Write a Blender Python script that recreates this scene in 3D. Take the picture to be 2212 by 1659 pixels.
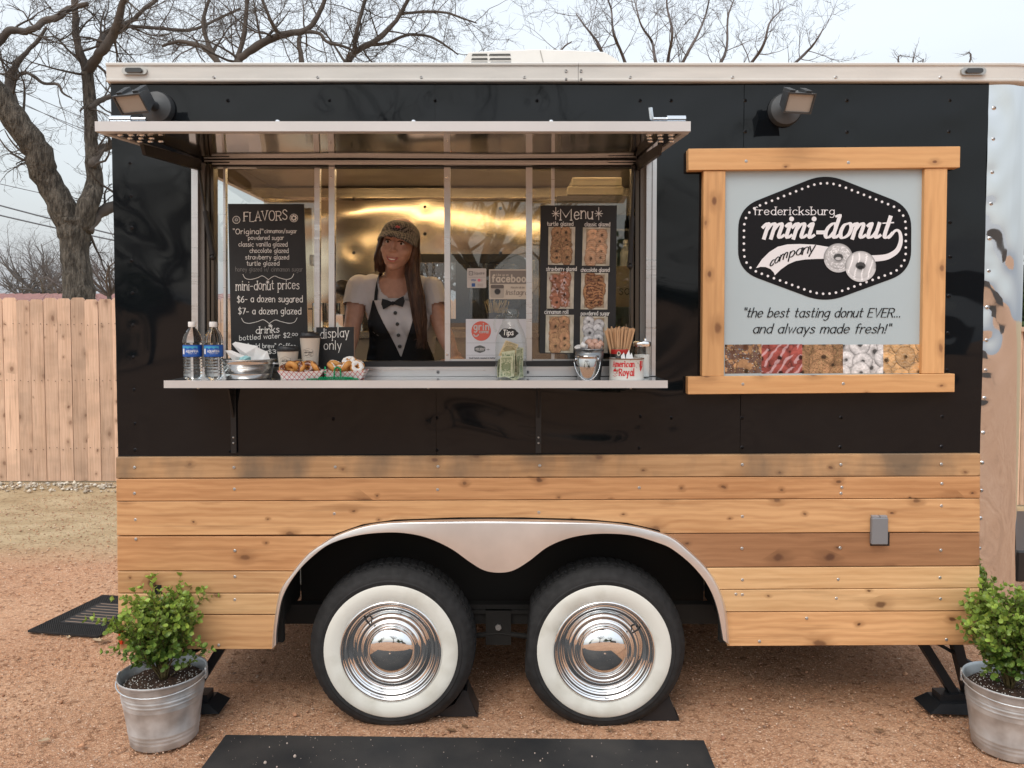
import bpy, bmesh, math, random
import numpy as np
from mathutils import Vector, Matrix, Euler
from mathutils.bvhtree import BVHTree

for o in list(bpy.data.objects):
    bpy.data.objects.remove(o, do_unlink=True)
scene = bpy.context.scene
COL = scene.collection
rnd = random.Random(7)
PI = math.pi

# ------------------------------------------------------------------ camera
F_PX, W_PX, H_PX = 1720.0, 2212.0, 1659.0
PITCH = math.radians(2.3)
SHIFT_Y = -0.0298
CAM = Vector((0.0, -3.21, 1.648))
cam_data = bpy.data.cameras.new('camera')
cam_data.sensor_width = 36.0
cam_data.lens = F_PX / W_PX * 36.0
cam_data.shift_y = SHIFT_Y
cam_data.clip_start = 0.05
cam_data.clip_end = 2000.0
cam = bpy.data.objects.new('camera', cam_data)
cam.location = CAM
cam.rotation_euler = (math.radians(90) - PITCH, 0, 0)
COL.objects.link(cam)
scene.camera = cam

# ------------------------------------------------------------------ world, sun, exposure
world = bpy.data.worlds.new('World')
scene.world = world
world.use_nodes = True
nt = world.node_tree
nt.nodes.clear()
wo = nt.nodes.new('ShaderNodeOutputWorld')
sky = nt.nodes.new('ShaderNodeTexSky')
sky.sky_type = 'NISHITA'
sky.sun_disc = False
SUN_EL, SUN_AZ = math.radians(52), math.radians(205)
sky.sun_elevation = SUN_EL
sky.sun_rotation = SUN_AZ
sky.air_density = 2.0
sky.dust_density = 4.0
b1 = nt.nodes.new('ShaderNodeBackground')
b1.inputs['Strength'].default_value = 0.05
nt.links.new(sky.outputs[0], b1.inputs['Color'])
tc = nt.nodes.new('ShaderNodeTexCoord')
sep = nt.nodes.new('ShaderNodeSeparateXYZ')
nt.links.new(tc.outputs['Generated'], sep.inputs[0])
ramp = nt.nodes.new('ShaderNodeValToRGB')
ramp.color_ramp.elements[0].position = 0.0
ramp.color_ramp.elements[0].color = (0.40, 0.44, 0.50, 1)
ramp.color_ramp.elements[1].position = 1.0
ramp.color_ramp.elements[1].color = (0.96, 0.98, 1.01, 1)
e = ramp.color_ramp.elements.new(0.09); e.color = (0.47, 0.51, 0.58, 1)
e = ramp.color_ramp.elements.new(0.30); e.color = (0.68, 0.705, 0.75, 1)
nt.links.new(sep.outputs[2], ramp.inputs[0])
nz = nt.nodes.new('ShaderNodeTexNoise')
nz.inputs['Scale'].default_value = 2.2
nz.inputs['Detail'].default_value = 5
mp = nt.nodes.new('ShaderNodeMapping'); mp.inputs['Scale'].default_value = (1, 1, 3)
nt.links.new(tc.outputs['Generated'], mp.inputs[0]); nt.links.new(mp.outputs[0], nz.inputs['Vector'])
mr = nt.nodes.new('ShaderNodeMapRange')
mr.inputs[1].default_value = 0.3; mr.inputs[2].default_value = 0.7
mr.inputs[3].default_value = 0.94; mr.inputs[4].default_value = 1.05
nt.links.new(nz.outputs[0], mr.inputs[0])
mx = nt.nodes.new('ShaderNodeVectorMath'); mx.operation = 'SCALE'
nt.links.new(ramp.outputs[0], mx.inputs[0]); nt.links.new(mr.outputs[0], mx.inputs['Scale'])
b2 = nt.nodes.new('ShaderNodeBackground')
b2.inputs['Strength'].default_value = 0.94
nt.links.new(mx.outputs[0], b2.inputs['Color'])
ad = nt.nodes.new('ShaderNodeAddShader')
nt.links.new(b1.outputs[0], ad.inputs[0]); nt.links.new(b2.outputs[0], ad.inputs[1])
nt.links.new(ad.outputs[0], wo.inputs[0])

sun_data = bpy.data.lights.new('sun', 'SUN')
sun_data.energy = 1.1
sun_data.angle = math.radians(35)
sun_data.color = (1.0, 0.96, 0.90)
sun = bpy.data.objects.new('sun', sun_data)
sd = Vector((math.sin(SUN_AZ) * math.cos(SUN_EL), math.cos(SUN_AZ) * math.cos(SUN_EL), math.sin(SUN_EL)))
sun.rotation_euler = (-sd).to_track_quat('-Z', 'Y').to_euler()
sun.location = (0, -4, 8)
COL.objects.link(sun)
scene.view_settings.view_transform = 'Standard'
scene.view_settings.look = 'None'
scene.view_settings.exposure = 0.25
scene.view_settings.gamma = 1
scene.view_settings.use_curve_mapping = False
scene.cycles.use_denoising = True
scene.cycles.max_bounces = 8
scene.cycles.transparent_max_bounces = 12
scene.cycles.transmission_bounces = 8
scene.cycles.sample_clamp_indirect = 6.0
scene.cycles.caustics_reflective = True
scene.cycles.caustics_refractive = False

# ------------------------------------------------------------------ where a pixel of the photo lies on a plane
_cp, _sp = math.cos(PITCH), math.sin(PITCH)
def P(u, v, Y=0.0):
    xc = (u - W_PX / 2) / F_PX
    yc = (H_PX / 2 - v) / F_PX + SHIFT_Y * W_PX / F_PX
    dx, dy, dz = xc, _cp + yc * _sp, -_sp + yc * _cp
    t = (Y - CAM.y) / dy
    return Vector((CAM.x + dx * t, Y, CAM.z + dz * t))
def G(u, v, z=0.0):
    xc = (u - W_PX / 2) / F_PX
    yc = (H_PX / 2 - v) / F_PX + SHIFT_Y * W_PX / F_PX
    dx, dy, dz = xc, _cp + yc * _sp, -_sp + yc * _cp
    t = (z - CAM.z) / dz
    return Vector((CAM.x + dx * t, CAM.y + dy * t, z))

# ------------------------------------------------------------------ materials
MATS = {}
def nodes_of(m):
    m.use_nodes = True
    n = m.node_tree
    return n, n.nodes['Principled BSDF']
def M(name, col=(.5, .5, .5), rough=.5, metal=0., var=0., vscale=8., bump=0., bscale=60., trans=0., ior=1.45,
      coat=0., emit=None, estr=0., col2=None, stretch=(1, 1, 1), alpha=1., rvar=0., spec=None, detail=4):
    if name in MATS: return MATS[name]
    m = bpy.data.materials.new(name); MATS[name] = m
    n, b = nodes_of(m)
    b.inputs['Base Color'].default_value = (*col, 1)
    b.inputs['Roughness'].default_value = rough
    b.inputs['Metallic'].default_value = metal
    b.inputs['IOR'].default_value = ior
    b.inputs['Transmission Weight'].default_value = trans
    b.inputs['Coat Weight'].default_value = coat
    b.inputs['Coat Roughness'].default_value = .05
    if spec is not None: b.inputs['Specular IOR Level'].default_value = spec
    if alpha < 1: b.inputs['Alpha'].default_value = alpha
    if emit:
        b.inputs['Emission Color'].default_value = (*emit, 1)
        b.inputs['Emission Strength'].default_value = estr
    if var or bump or col2 or rvar:
        t = n.nodes.new('ShaderNodeTexCoord')
        mp = n.nodes.new('ShaderNodeMapping'); mp.inputs['Scale'].default_value = stretch
        n.links.new(t.outputs['Object'], mp.inputs[0])
    if var or col2 or rvar:
        nz = n.nodes.new('ShaderNodeTexNoise'); nz.inputs['Scale'].default_value = vscale
        nz.inputs['Detail'].default_value = detail
        n.links.new(mp.outputs[0], nz.inputs['Vector'])
        if var or col2:
            r = n.nodes.new('ShaderNodeValToRGB')
            c2 = col2 or tuple(max(0, c * (1 + var)) for c in col)
            c1 = col if col2 else tuple(max(0, c * (1 - var)) for c in col)
            r.color_ramp.elements[0].position = .35; r.color_ramp.elements[0].color = (*c1, 1)
            r.color_ramp.elements[1].position = .65; r.color_ramp.elements[1].color = (*c2, 1)
            n.links.new(nz.outputs[0], r.inputs[0]); n.links.new(r.outputs[0], b.inputs['Base Color'])
        if rvar:
            q = n.nodes.new('ShaderNodeMapRange')
            q.inputs[1].default_value = .3; q.inputs[2].default_value = .7
            q.inputs[3].default_value = max(.02, rough - rvar); q.inputs[4].default_value = rough + rvar
            n.links.new(nz.outputs[0], q.inputs[0]); n.links.new(q.outputs[0], b.inputs['Roughness'])
    if bump:
        n2 = n.nodes.new('ShaderNodeTexNoise'); n2.inputs['Scale'].default_value = bscale
        n2.inputs['Detail'].default_value = 5
        n.links.new(mp.outputs[0], n2.inputs['Vector'])
        bp = n.nodes.new('ShaderNodeBump'); bp.inputs['Strength'].default_value = bump
        bp.inputs['Distance'].default_value = .01
        n.links.new(n2.outputs[0], bp.inputs['Height']); n.links.new(bp.outputs[0], b.inputs['Normal'])
    return m

def wood(name, light, mid, dark, axis='X', knots=.5, stain=0., kscale=1.0, rough=.6, vary=.16, ksize=1.0):
    """sawn softwood: grain along the axis, rings that bend round knots, each board different"""
    if name in MATS: return MATS[name]
    m = bpy.data.materials.new(name); MATS[name] = m
    n, b = nodes_of(m); N = n.nodes; L = n.links
    def math_(op, a=None, b_=None, c=None):
        q = N.new('ShaderNodeMath'); q.operation = op
        for i, x in enumerate((a, b_, c)):
            if x is None: continue
            if isinstance(x, (int, float)): q.inputs[i].default_value = x
            else: L.new(x, q.inputs[i])
        return q.outputs[0]
    t = N.new('ShaderNodeTexCoord'); oi = N.new('ShaderNodeObjectInfo')
    s = N.new('ShaderNodeSeparateXYZ'); L.new(t.outputs['Object'], s.inputs[0])
    a_, c_ = (s.outputs[0], s.outputs[2]) if axis == 'X' else (s.outputs[2], s.outputs[0])
    off = math_('MULTIPLY', oi.outputs['Random'], 91.7)
    A = math_('ADD', a_, off); Cc = math_('ADD', c_, off)
    v2 = N.new('ShaderNodeCombineXYZ')
    wn = N.new('ShaderNodeTexNoise'); wn.inputs['Scale'].default_value = 16; wn.inputs['Detail'].default_value = 3
    v0 = N.new('ShaderNodeCombineXYZ'); L.new(A, v0.inputs[0]); L.new(Cc, v0.inputs[1]); L.new(v0.outputs[0], wn.inputs['Vector'])
    ws_ = math_('MULTIPLY_ADD', wn.outputs[0], .16, -.08)
    L.new(math_('ADD', math_('MULTIPLY', A, 4.6 * kscale), ws_), v2.inputs[0]); L.new(math_('SUBTRACT', math_('MULTIPLY', Cc, 7.0 * kscale), ws_), v2.inputs[1])
    vo = N.new('ShaderNodeTexVoronoi'); vo.voronoi_dimensions = '2D'; vo.inputs['Scale'].default_value = 1.0
    L.new(v2.outputs[0], vo.inputs['Vector'])
    sc = N.new('ShaderNodeSeparateColor'); L.new(vo.outputs['Color'], sc.inputs[0])
    pick = math_('LESS_THAN', sc.outputs[0], knots)
    size = math_('MULTIPLY_ADD', math_('POWER', sc.outputs[1], 2.2), .13 * ksize, .030 * ksize)
    dn = math_('DIVIDE', vo.outputs['Distance'], size)
    kn = N.new('ShaderNodeMapRange'); kn.interpolation_type = 'SMOOTHSTEP'
    kn.inputs[1].default_value = 1.15; kn.inputs[2].default_value = .45; kn.inputs[3].default_value = 0; kn.inputs[4].default_value = 1
    L.new(dn, kn.inputs[0]); knot = math_('MULTIPLY', kn.outputs[0], pick)
    hal = N.new('ShaderNodeMapRange'); hal.interpolation_type = 'SMOOTHSTEP'
    hal.inputs[1].default_value = 3.4; hal.inputs[2].default_value = .8
    L.new(dn, hal.inputs[0]); halo = math_('MULTIPLY', hal.outputs[0], pick)
    # rings
    v3 = N.new('ShaderNodeCombineXYZ')
    L.new(math_('MULTIPLY', A, .30), v3.inputs[0]); L.new(math_('ADD', Cc, math_('MULTIPLY', halo, .014)), v3.inputs[1])
    wv = N.new('ShaderNodeTexWave'); wv.wave_type = 'BANDS'; wv.bands_direction = 'Y'
    wv.inputs['Scale'].default_value = 11; wv.inputs['Distortion'].default_value = 5
    wv.inputs['Detail'].default_value = 2; wv.inputs['Detail Scale'].default_value = 1.6
    L.new(v3.outputs[0], wv.inputs['Vector'])
    v4 = N.new('ShaderNodeCombineXYZ')
    L.new(math_('MULTIPLY', A, 5), v4.inputs[0]); L.new(math_('MULTIPLY', Cc, 190), v4.inputs[1])
    fn = N.new('ShaderNodeTexNoise'); fn.inputs['Scale'].default_value = 1; fn.inputs['Detail'].default_value = 4
    L.new(v4.outputs[0], fn.inputs['Vector'])
    bn = N.new('ShaderNodeTexNoise'); bn.inputs['Scale'].default_value = 1; bn.inputs['Detail'].default_value = 3
    v5 = N.new('ShaderNodeCombineXYZ')
    L.new(math_('MULTIPLY', A, 1.6), v5.inputs[0]); L.new(math_('MULTIPLY', Cc, 14), v5.inputs[1])
    L.new(v5.outputs[0], bn.inputs['Vector'])
    g = math_('ADD', math_('MULTIPLY', wv.outputs[0], .17), math_('ADD', math_('MULTIPLY', fn.outputs[0], .42), math_('MULTIPLY', bn.outputs[0], .78)))
    r = N.new('ShaderNodeValToRGB')
    r.color_ramp.elements[0].position = .32; r.color_ramp.elements[0].color = (*mid, 1)
    r.color_ramp.elements[1].position = .85; r.color_ramp.elements[1].color = (*light, 1)
    L.new(g, r.inputs[0])
    def mix(f, c1, c2):
        q = N.new('ShaderNodeMix'); q.data_type = 'RGBA'
        if isinstance(f, (int, float)): q.inputs[0].default_value = f
        else: L.new(f, q.inputs[0])
        for i, x in ((6, c1), (7, c2)):
            if isinstance(x, tuple): q.inputs[i].default_value = (*x, 1)
            else: L.new(x, q.inputs[i])
        return q.outputs[2]
    sv = N.new('ShaderNodeCombineXYZ'); L.new(math_('MULTIPLY', A, 2.2), sv.inputs[0]); L.new(math_('MULTIPLY', Cc, 30), sv.inputs[1])
    sn0 = N.new('ShaderNodeTexNoise'); sn0.inputs['Scale'].default_value = 1; sn0.inputs['Detail'].default_value = 6; L.new(sv.outputs[0], sn0.inputs['Vector'])
    st_ = N.new('ShaderNodeMapRange'); st_.inputs[1].default_value = .56; st_.inputs[2].default_value = .74; st_.inputs[3].default_value = 0; st_.inputs[4].default_value = .55; L.new(sn0.outputs[0], st_.inputs[0])
    c = mix(st_.outputs[0], r.outputs[0], tuple(x * .62 for x in mid))
    c = mix(math_('MULTIPLY', halo, .60), c, tuple(x * .72 for x in mid))
    c = mix(math_('MULTIPLY', knot, math_('MULTIPLY_ADD', sc.outputs[2], .45, .52)), c, dark)
    if stain:
        v6 = N.new('ShaderNodeCombineXYZ')
        L.new(math_('MULTIPLY', A, 7), v6.inputs[0]); L.new(math_('MULTIPLY', Cc, 3.5), v6.inputs[1])
        sn = N.new('ShaderNodeTexNoise'); sn.inputs['Detail'].default_value = 5; sn.inputs['Scale'].default_value = .55
        L.new(v6.outputs[0], sn.inputs['Vector'])
        q = N.new('ShaderNodeMapRange'); q.inputs[1].default_value = .47; q.inputs[2].default_value = .66
        q.inputs[3].default_value = 0; q.inputs[4].default_value = stain
        L.new(sn.outputs[0], q.inputs[0])
        c = mix(q.outputs[0], c, (.13, .10, .07))
    hs = N.new('ShaderNodeHueSaturation')
    L.new(c, hs.inputs['Color'])
    L.new(math_('MULTIPLY_ADD', oi.outputs['Random'], vary * 2, 1 - vary), hs.inputs['Value'])
    hs.inputs['Saturation'].default_value = 1.0
    L.new(hs.outputs[0], b.inputs['Base Color'])
    b.inputs['Roughness'].default_value = rough
    bp = N.new('ShaderNodeBump'); bp.inputs['Strength'].default_value = .22; bp.inputs['Distance'].default_value = .002
    L.new(math_('SUBTRACT', g, math_('MULTIPLY', knot, .5)), bp.inputs['Height']); L.new(bp.outputs[0], b.inputs['Normal'])
    return m

def attr_mat(name, rough=.4, spec=.3):
    if name in MATS: return MATS[name]
    m = bpy.data.materials.new(name); MATS[name] = m
    n, b = nodes_of(m)
    a = n.nodes.new('ShaderNodeAttribute'); a.attribute_name = 'Col'
    n.links.new(a.outputs['Color'], b.inputs['Base Color'])
    b.inputs['Roughness'].default_value = rough
    b.inputs['Specular IOR Level'].default_value = spec
    return m

# ------------------------------------------------------------------ mesh builder
class MB:
    def __init__(s): s.v = []; s.f = []
    def add(s, vs, fs):
        o = len(s.v); s.v.extend([tuple(x) for x in vs]); s.f.extend([tuple(i + o for i in f) for f in fs]); return s
    def box(s, x0, y0, z0, x1, y1, z1):
        return s.add([(x0,y0,z0),(x1,y0,z0),(x1,y1,z0),(x0,y1,z0),(x0,y0,z1),(x1,y0,z1),(x1,y1,z1),(x0,y1,z1)],
                     [(0,3,2,1),(4,5,6,7),(0,1,5,4),(1,2,6,5),(2,3,7,6),(3,0,4,7)])
    def bevbox(s, x0, y0, z0, x1, y1, z1, b=.004):
        """box whose edges are cut"""
        bm = bmesh.new()
        vs = [bm.verts.new(c) for c in [(x0,y0,z0),(x1,y0,z0),(x1,y1,z0),(x0,y1,z0),(x0,y0,z1),(x1,y0,z1),(x1,y1,z1),(x0,y1,z1)]]
        for f in [(0,3,2,1),(4,5,6,7),(0,1,5,4),(1,2,6,5),(2,3,7,6),(3,0,4,7)]: bm.faces.new([vs[i] for i in f])
        bmesh.ops.bevel(bm, geom=list(bm.edges), offset=b, segments=1, affect='EDGES')
        bm.verts.index_update()
        s.add([v.co[:] for v in bm.verts], [[v.index for v in f.verts] for f in bm.faces]); bm.free(); return s
    def quadbox(s, c4, Y0, Y1, b=0):
        """four picture corners (tl,tr,br,bl) on the plane Y0, thickness to Y1 behind"""
        fr = [P(u, v, Y0) for u, v in c4]
        bk = [Vector((p.x, Y1, p.z)) for p in fr]
        return s.add([*fr, *bk], [(3,2,1,0),(4,5,6,7),(0,1,5,4),(1,2,6,5),(2,3,7,6),(3,0,4,7)])
    def prism(s, pts, y0, y1):
        """polygon in x,z between two depths"""
        n = len(pts)
        vs = [(x, y0, z) for x, z in pts] + [(x, y1, z) for x, z in pts]
        fs = [tuple(range(n))[::-1], tuple(range(n, 2 * n))] + [(i, (i + 1) % n, n + (i + 1) % n, n + i) for i in range(n)]
        return s.add(vs, fs)
    def lathe(s, prof, c=(0,0,0), n=32, axis='Z', cap0=True, cap1=True, sx=1., sy=1.):
        vs, fs = [], []
        for r, h in prof:
            for k in range(n):
                a = 2 * PI * k / n
                x, y = r * math.cos(a) * sx, r * math.sin(a) * sy
                if axis == 'Z': vs.append((c[0] + x, c[1] + y, c[2] + h))
                elif axis == 'Y': vs.append((c[0] + x, c[1] + h, c[2] + y))
                else: vs.append((c[0] + h, c[1] + x, c[2] + y))
        m = len(prof)
        for i in range(m - 1):
            for k in range(n):
                k2 = (k + 1) % n
                f = (i*n+k, i*n+k2, (i+1)*n+k2, (i+1)*n+k)
                fs.append(f if axis != 'Y' else f[::-1])
        if cap0: fs.append(tuple(range(n))[::-1])
        if cap1: fs.append(tuple(range((m-1)*n, m*n)))
        return s.add(vs, fs)
    def tube(s, pts, r, n=6, cap=True):
        pts = [Vector(p) for p in pts]
        if not isinstance(r, (list, tuple)): r = [r] * len(pts)
        vs, fs = [], []; prev = None
        for i, p in enumerate(pts):
            d = (pts[min(i+1, len(pts)-1)] - pts[max(i-1, 0)])
            if d.length < 1e-9: d = Vector((0,0,1))
            d.normalize()
            if prev is None:
                a = d.orthogonal().normalized()
            else:
                a = prev - d * prev.dot(d)
                if a.length < 1e-6: a = d.orthogonal()
                a.normalize()
            prev = a; b = d.cross(a)
            for k in range(n):
                t = 2 * PI * k / n
                vs.append(p + (a * math.cos(t) + b * math.sin(t)) * r[i])
        for i in range(len(pts) - 1):
            for k in range(n):
                k2 = (k + 1) % n
                fs.append((i*n+k, i*n+k2, (i+1)*n+k2, (i+1)*n+k))
        if cap: fs.append(tuple(range(n))[::-1]); fs.append(tuple(range((len(pts)-1)*n, len(pts)*n)))
        return s.add(vs, fs)
    def ball(s, c, r, nu=12, nv=8, rot=None):
        if not isinstance(r, (list, tuple)): r = (r, r, r)
        vs = [(0, 0, -1)]
        for i in range(1, nv):
            t = -PI/2 + PI * i / nv
            for k in range(nu):
                a = 2 * PI * k / nu
                vs.append((math.cos(t) * math.cos(a), math.cos(t) * math.sin(a), math.sin(t)))
        vs.append((0, 0, 1)); T = len(vs) - 1
        fs = [(0, 1 + (k + 1) % nu, 1 + k) for k in range(nu)]
        for i in range(nv - 2):
            for k in range(nu):
                a = 1 + i * nu + k; b = 1 + i * nu + (k + 1) % nu
                fs.append((a, b, b + nu, a + nu))
        o = 1 + (nv - 2) * nu
        fs += [(o + k, o + (k + 1) % nu, T) for k in range(nu)]
        c = Vector(c); out = []
        for x, y, z in vs:
            q = Vector((x * r[0], y * r[1], z * r[2]))
            if rot is not None: q = rot @ q
            out.append(c + q)
        return s.add(out, fs)
    def torus(s, c, R, r, nu=20, nv=8, rot=None, squash=1.):
        vs, fs = [], []; c = Vector(c)
        for i in range(nu):
            a = 2 * PI * i / nu
            for k in range(nv):
                b = 2 * PI * k / nv
                q = Vector(((R + r * math.cos(b)) * math.cos(a), (R + r * math.cos(b)) * math.sin(a), r * squash * math.sin(b)))
                if rot is not None: q = rot @ q
                vs.append(c + q)
        for i in range(nu):
            for k in range(nv):
                fs.append((i*nv+k, ((i+1)%nu)*nv+k, ((i+1)%nu)*nv+(k+1)%nv, i*nv+(k+1)%nv))
        return s.add(vs, fs)
    def mesh(s, name, smooth=False, off=None):
        me = bpy.data.meshes.new(name)
        v = s.v
        if off is not None and off.length > 0: v = [(a - off.x, b - off.y, c - off.z) for a, b, c in v]
        me.from_pydata(v, [], s.f)
        if smooth: me.polygons.foreach_set('use_smooth', [True] * len(me.polygons))
        me.update(); return me
    def build(s, name, m, parent=None, smooth=False, world=True, auto=None, kind=None, label=None):
        off = None
        if parent is not None and world:
            r = parent
            while r.parent is not None: r = r.parent
            off = r.location
        me = s.mesh(name, smooth or auto is not None, off)
        return link(name, me, m, parent, auto, kind, label)
def link(name, me, m, parent=None, auto=None, kind=None, label=None):
    for q in (m if isinstance(m, (list, tuple)) else [m]): me.materials.append(q)
    if auto is not None:
        bm = bmesh.new(); bm.from_mesh(me)
        bmesh.ops.recalc_face_normals(bm, faces=bm.faces)
        for e in bm.edges:
            if len(e.link_faces) == 2 and e.calc_face_angle(0) > math.radians(auto): e.smooth = False
        bm.to_mesh(me); bm.free()
    o = bpy.data.objects.new(name, me); COL.objects.link(o)
    if parent is not None: o.parent = parent
    if kind: o['kind'] = kind
    if label: o['label'] = label
    return o
def thing(name, label, cat, loc=(0,0,0), group=None, rz=0):
    o = bpy.data.objects.new(name, None); o.empty_display_size = .1
    o.location = loc; o.rotation_euler = (0, 0, rz); COL.objects.link(o)
    o['label'] = label; o['category'] = cat
    if group: o['group'] = group
    return o
def tag(o, label, cat, group=None):
    o['label'] = label; o['category'] = cat
    if group: o['group'] = group
    return o
def setorigin(o, loc):
    """a single-mesh thing gets its origin at its base"""
    loc = Vector(loc); o.data.transform(Matrix.Translation(-loc)); o.location = loc; return o
def copy_tree(o, parent=None):
    c = o.copy(); COL.objects.link(c); c.parent = parent
    for ch in [x for x in bpy.data.objects if x.parent == o and x.name != c.name]: copy_tree(ch, c)
    return c

# ------------------------------------------------------------------ single-stroke lettering
GL = {
'a':(8,"~8,8 5,10 2,9 0,5 2,1 5,0 8,3|8,10 8,0"),'b':(8,"0,16 0,0|~0,7 3,10 6,9 8,5 6,1 3,0 0,2"),
'c':(7.5,"~7.5,8.5 5,10 2,9 0,5 2,1 5,0 7.5,1.5"),'d':(8,"8,16 8,0|~8,8 5,10 2,9 0,5 2,1 5,0 8,3"),
'e':(7.8,"~0.3,5 4,5.3 7.8,6 6.5,9 4,10 1.5,9 0,5 1.5,1 4.5,0 7.5,2"),'f':(5.5,"~6,15.4 4.2,16 2.5,14.5 2,12 2,0|0,10 5.5,10"),
'g':(8,"~8,8 5,10 2,9 0,5 2,1.5 5,1 8,4|~8,10 8,2 7.5,-3 4.5,-5.5 1,-4.5"),'h':(7.5,"0,16 0,0|~0,6 2.5,9.5 5.5,10 7.5,7.5 7.5,4 7.5,0"),
'i':(2,"1,10 1,0|1,13.6 1,14.8"),'j':(3,"~2,10 2,-2 1,-5 -1.5,-5|2,13.6 2,14.8"),'k':(7,"0,16 0,0|7,10 0,4|2.5,6.2 7,0"),
'l':(2,"1,16 1,0"),'m':(12,"0,10 0,0|~0,6 2,9.5 4.2,10 6,8 6,4 6,0|~6,6 8,9.5 10.2,10 12,8 12,4 12,0"),
'n':(7.5,"0,10 0,0|~0,6 2.5,9.5 5.5,10 7.5,7.5 7.5,4 7.5,0"),'o':(8,"~4,10 1.5,9 0,5 1.5,1 4,0 6.5,1 8,5 6.5,9 4,10"),
'p':(8,"0,10 0,-5.5|~0,7 3,10 6,9 8,5 6,1 3,0 0,2"),'q':(8,"8,10 8,-5.5|~8,8 5,10 2,9 0,5 2,1 5,0 8,3"),
'r':(5,"0,10 0,0|~0,6 2,9 4,10 5.6,9.3"),'s':(6.5,"~6.3,8.5 4,10 1.5,9.5 .8,7.5 3.5,5.4 6,3.5 6,1.2 3,0 0,1.3"),
't':(5.5,"~2.2,15 2.2,3 3,0.4 5.6,.8|0,10 5.2,10"),'u':(7.5,"~0,10 0,4 1,.8 3.5,0 6,1.5 7.5,4|7.5,10 7.5,0"),
'v':(7.5,"0,10 3.7,0 7.5,10"),'w':(11,"0,10 2.8,0 5.5,9 8.2,0 11,10"),'x':(7,"0,10 7,0|7,10 0,0"),
'y':(7.5,"0,10 3.9,.5|7.5,10 2.2,-5.5"),'z':(7,"0.3,10 7,10 0,0 7,0"),
'A':(10,"0,0 5,15 10,0|1.8,5.5 8.2,5.5"),'B':(9,"0,15 0,0|~0,15 5,15 7.6,13 7.4,9.5 5,8 0,8|~0,8 5.5,8 8.6,6 8.6,2 5.5,0 0,0"),
'C':(10,"~10,12.5 7,15 3,14 0,10 0,5 3,1 7,0 10,2.5"),'D':(10,"0,15 0,0|~0,15 5,15 9,12 10,7.5 9,3 5,0 0,0"),
'E':(8,"8,15 0,15 0,0 8,0|0,8 6.5,8"),'F':(8,"8,15 0,15 0,0|0,8 6.5,8"),
'G':(10,"~10,12.5 7,15 3,14 0,10 0,5 3,1 7,0 10,3|10,0 10,7 6,7"),'H':(9,"0,15 0,0|9,15 9,0|0,8 9,8"),
'I':(2,"1,15 1,0"),'L':(7.5,"0,15 0,0 7.5,0"),'M':(12,"0,0 0,15 6,4 12,15 12,0"),'N':(10,"0,0 0,15 10,0 10,15"),
'O':(11,"~5.5,15 2,13.5 0,7.5 2,1.5 5.5,0 9,1.5 11,7.5 9,13.5 5.5,15"),'P':(9,"0,15 0,0|~0,15 5.5,15 9,13 8.8,8.5 5.5,7 0,7"),
'Q':(11,"~5.5,15 2,13.5 0,7.5 2,1.5 5.5,0 9,1.5 11,7.5 9,13.5 5.5,15|6.5,4 11,-1"),
'R':(9,"0,15 0,0|~0,15 5.5,15 8.8,13 8.6,9 5.5,7.5 0,7.5|4.5,7.5 9,0"),
'S':(8.5,"~8.2,12.5 5,15 1.5,14 .6,10.8 4,8.2 7.8,5.6 8,2 4.5,0 0,2"),'T':(10,"0,15 10,15|5,15 5,0"),
'U':(9.5,"~0,15 0,5 2,1 4.7,0 7.5,1 9.5,5 9.5,15"),'V':(10,"0,15 5,0 10,15"),'W':(14,"0,15 3.5,0 7,14 10.5,0 14,15"),
'Y':(10,"0,15 5,8 10,15|5,8 5,0"),'0':(8,"~4,15 1,13 0,7.5 1,2 4,0 7,2 8,7.5 7,13 4,15"),'1':(4,"0,12 3,15 3,0"),
'2':(8,"~0,12 2,14.8 5.5,15 7.8,12 6.5,8 0,0|0,0 8,0"),'3':(8,"~0,13.5 3,15 7,14 7,10 3,8|~3,8 7,7 8,3 5,0 0,1.5"),
'6':(8,"~7,14.5 3,12 0,6 1,1.5 4,0 7.5,2 8,5.5 5,8.5 1.5,7 .3,5"),'7':(8,"0,15 8,15 2.5,0"),
'$':(8.5,"~8,12.5 5,14.4 1.5,13.6 .6,10.8 4,8.2 7.8,5.6 8,2.4 4.5,.6 0,2|4.3,17 4.3,-2"),
'-':(6,"0,6 6,6"),'.':(1.5,".6,0 .6,1"),',':(2,"1,1 0,-2.5"),'!':(2,"1,15 1,4.5|1,0 1,1"),'"':(4,"0,16 .6,12.5|3,16 3.6,12.5"),
'/':(7,"0,-2 7,17"),'+':(8,"0,5 8,5|4,9 4,1"),' ':(4.5,""),"'":(1.5,"0,16 .6,12.5"),'*':(8,"4,10 4,0|0,5 8,5|1,8.5 7,1.5|7,8.5 1,1.5"),
}
def _smooth(p, n=5):
    if len(p) < 3: return p
    q = [p[0]] + p + [p[-1]]; out = []
    for i in range(1, len(q) - 2):
        for k in range(n):
            t = k / n
            out.append(tuple(.5 * ((2*q[i][j]) + (-q[i-1][j]+q[i+1][j])*t + (2*q[i-1][j]-5*q[i][j]+4*q[i+1][j]-q[i+2][j])*t*t
                       + (-q[i-1][j]+3*q[i][j]-3*q[i+1][j]+q[i+2][j])*t**3) for j in (0, 1)))
    out.append(p[-1]); return out
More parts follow.
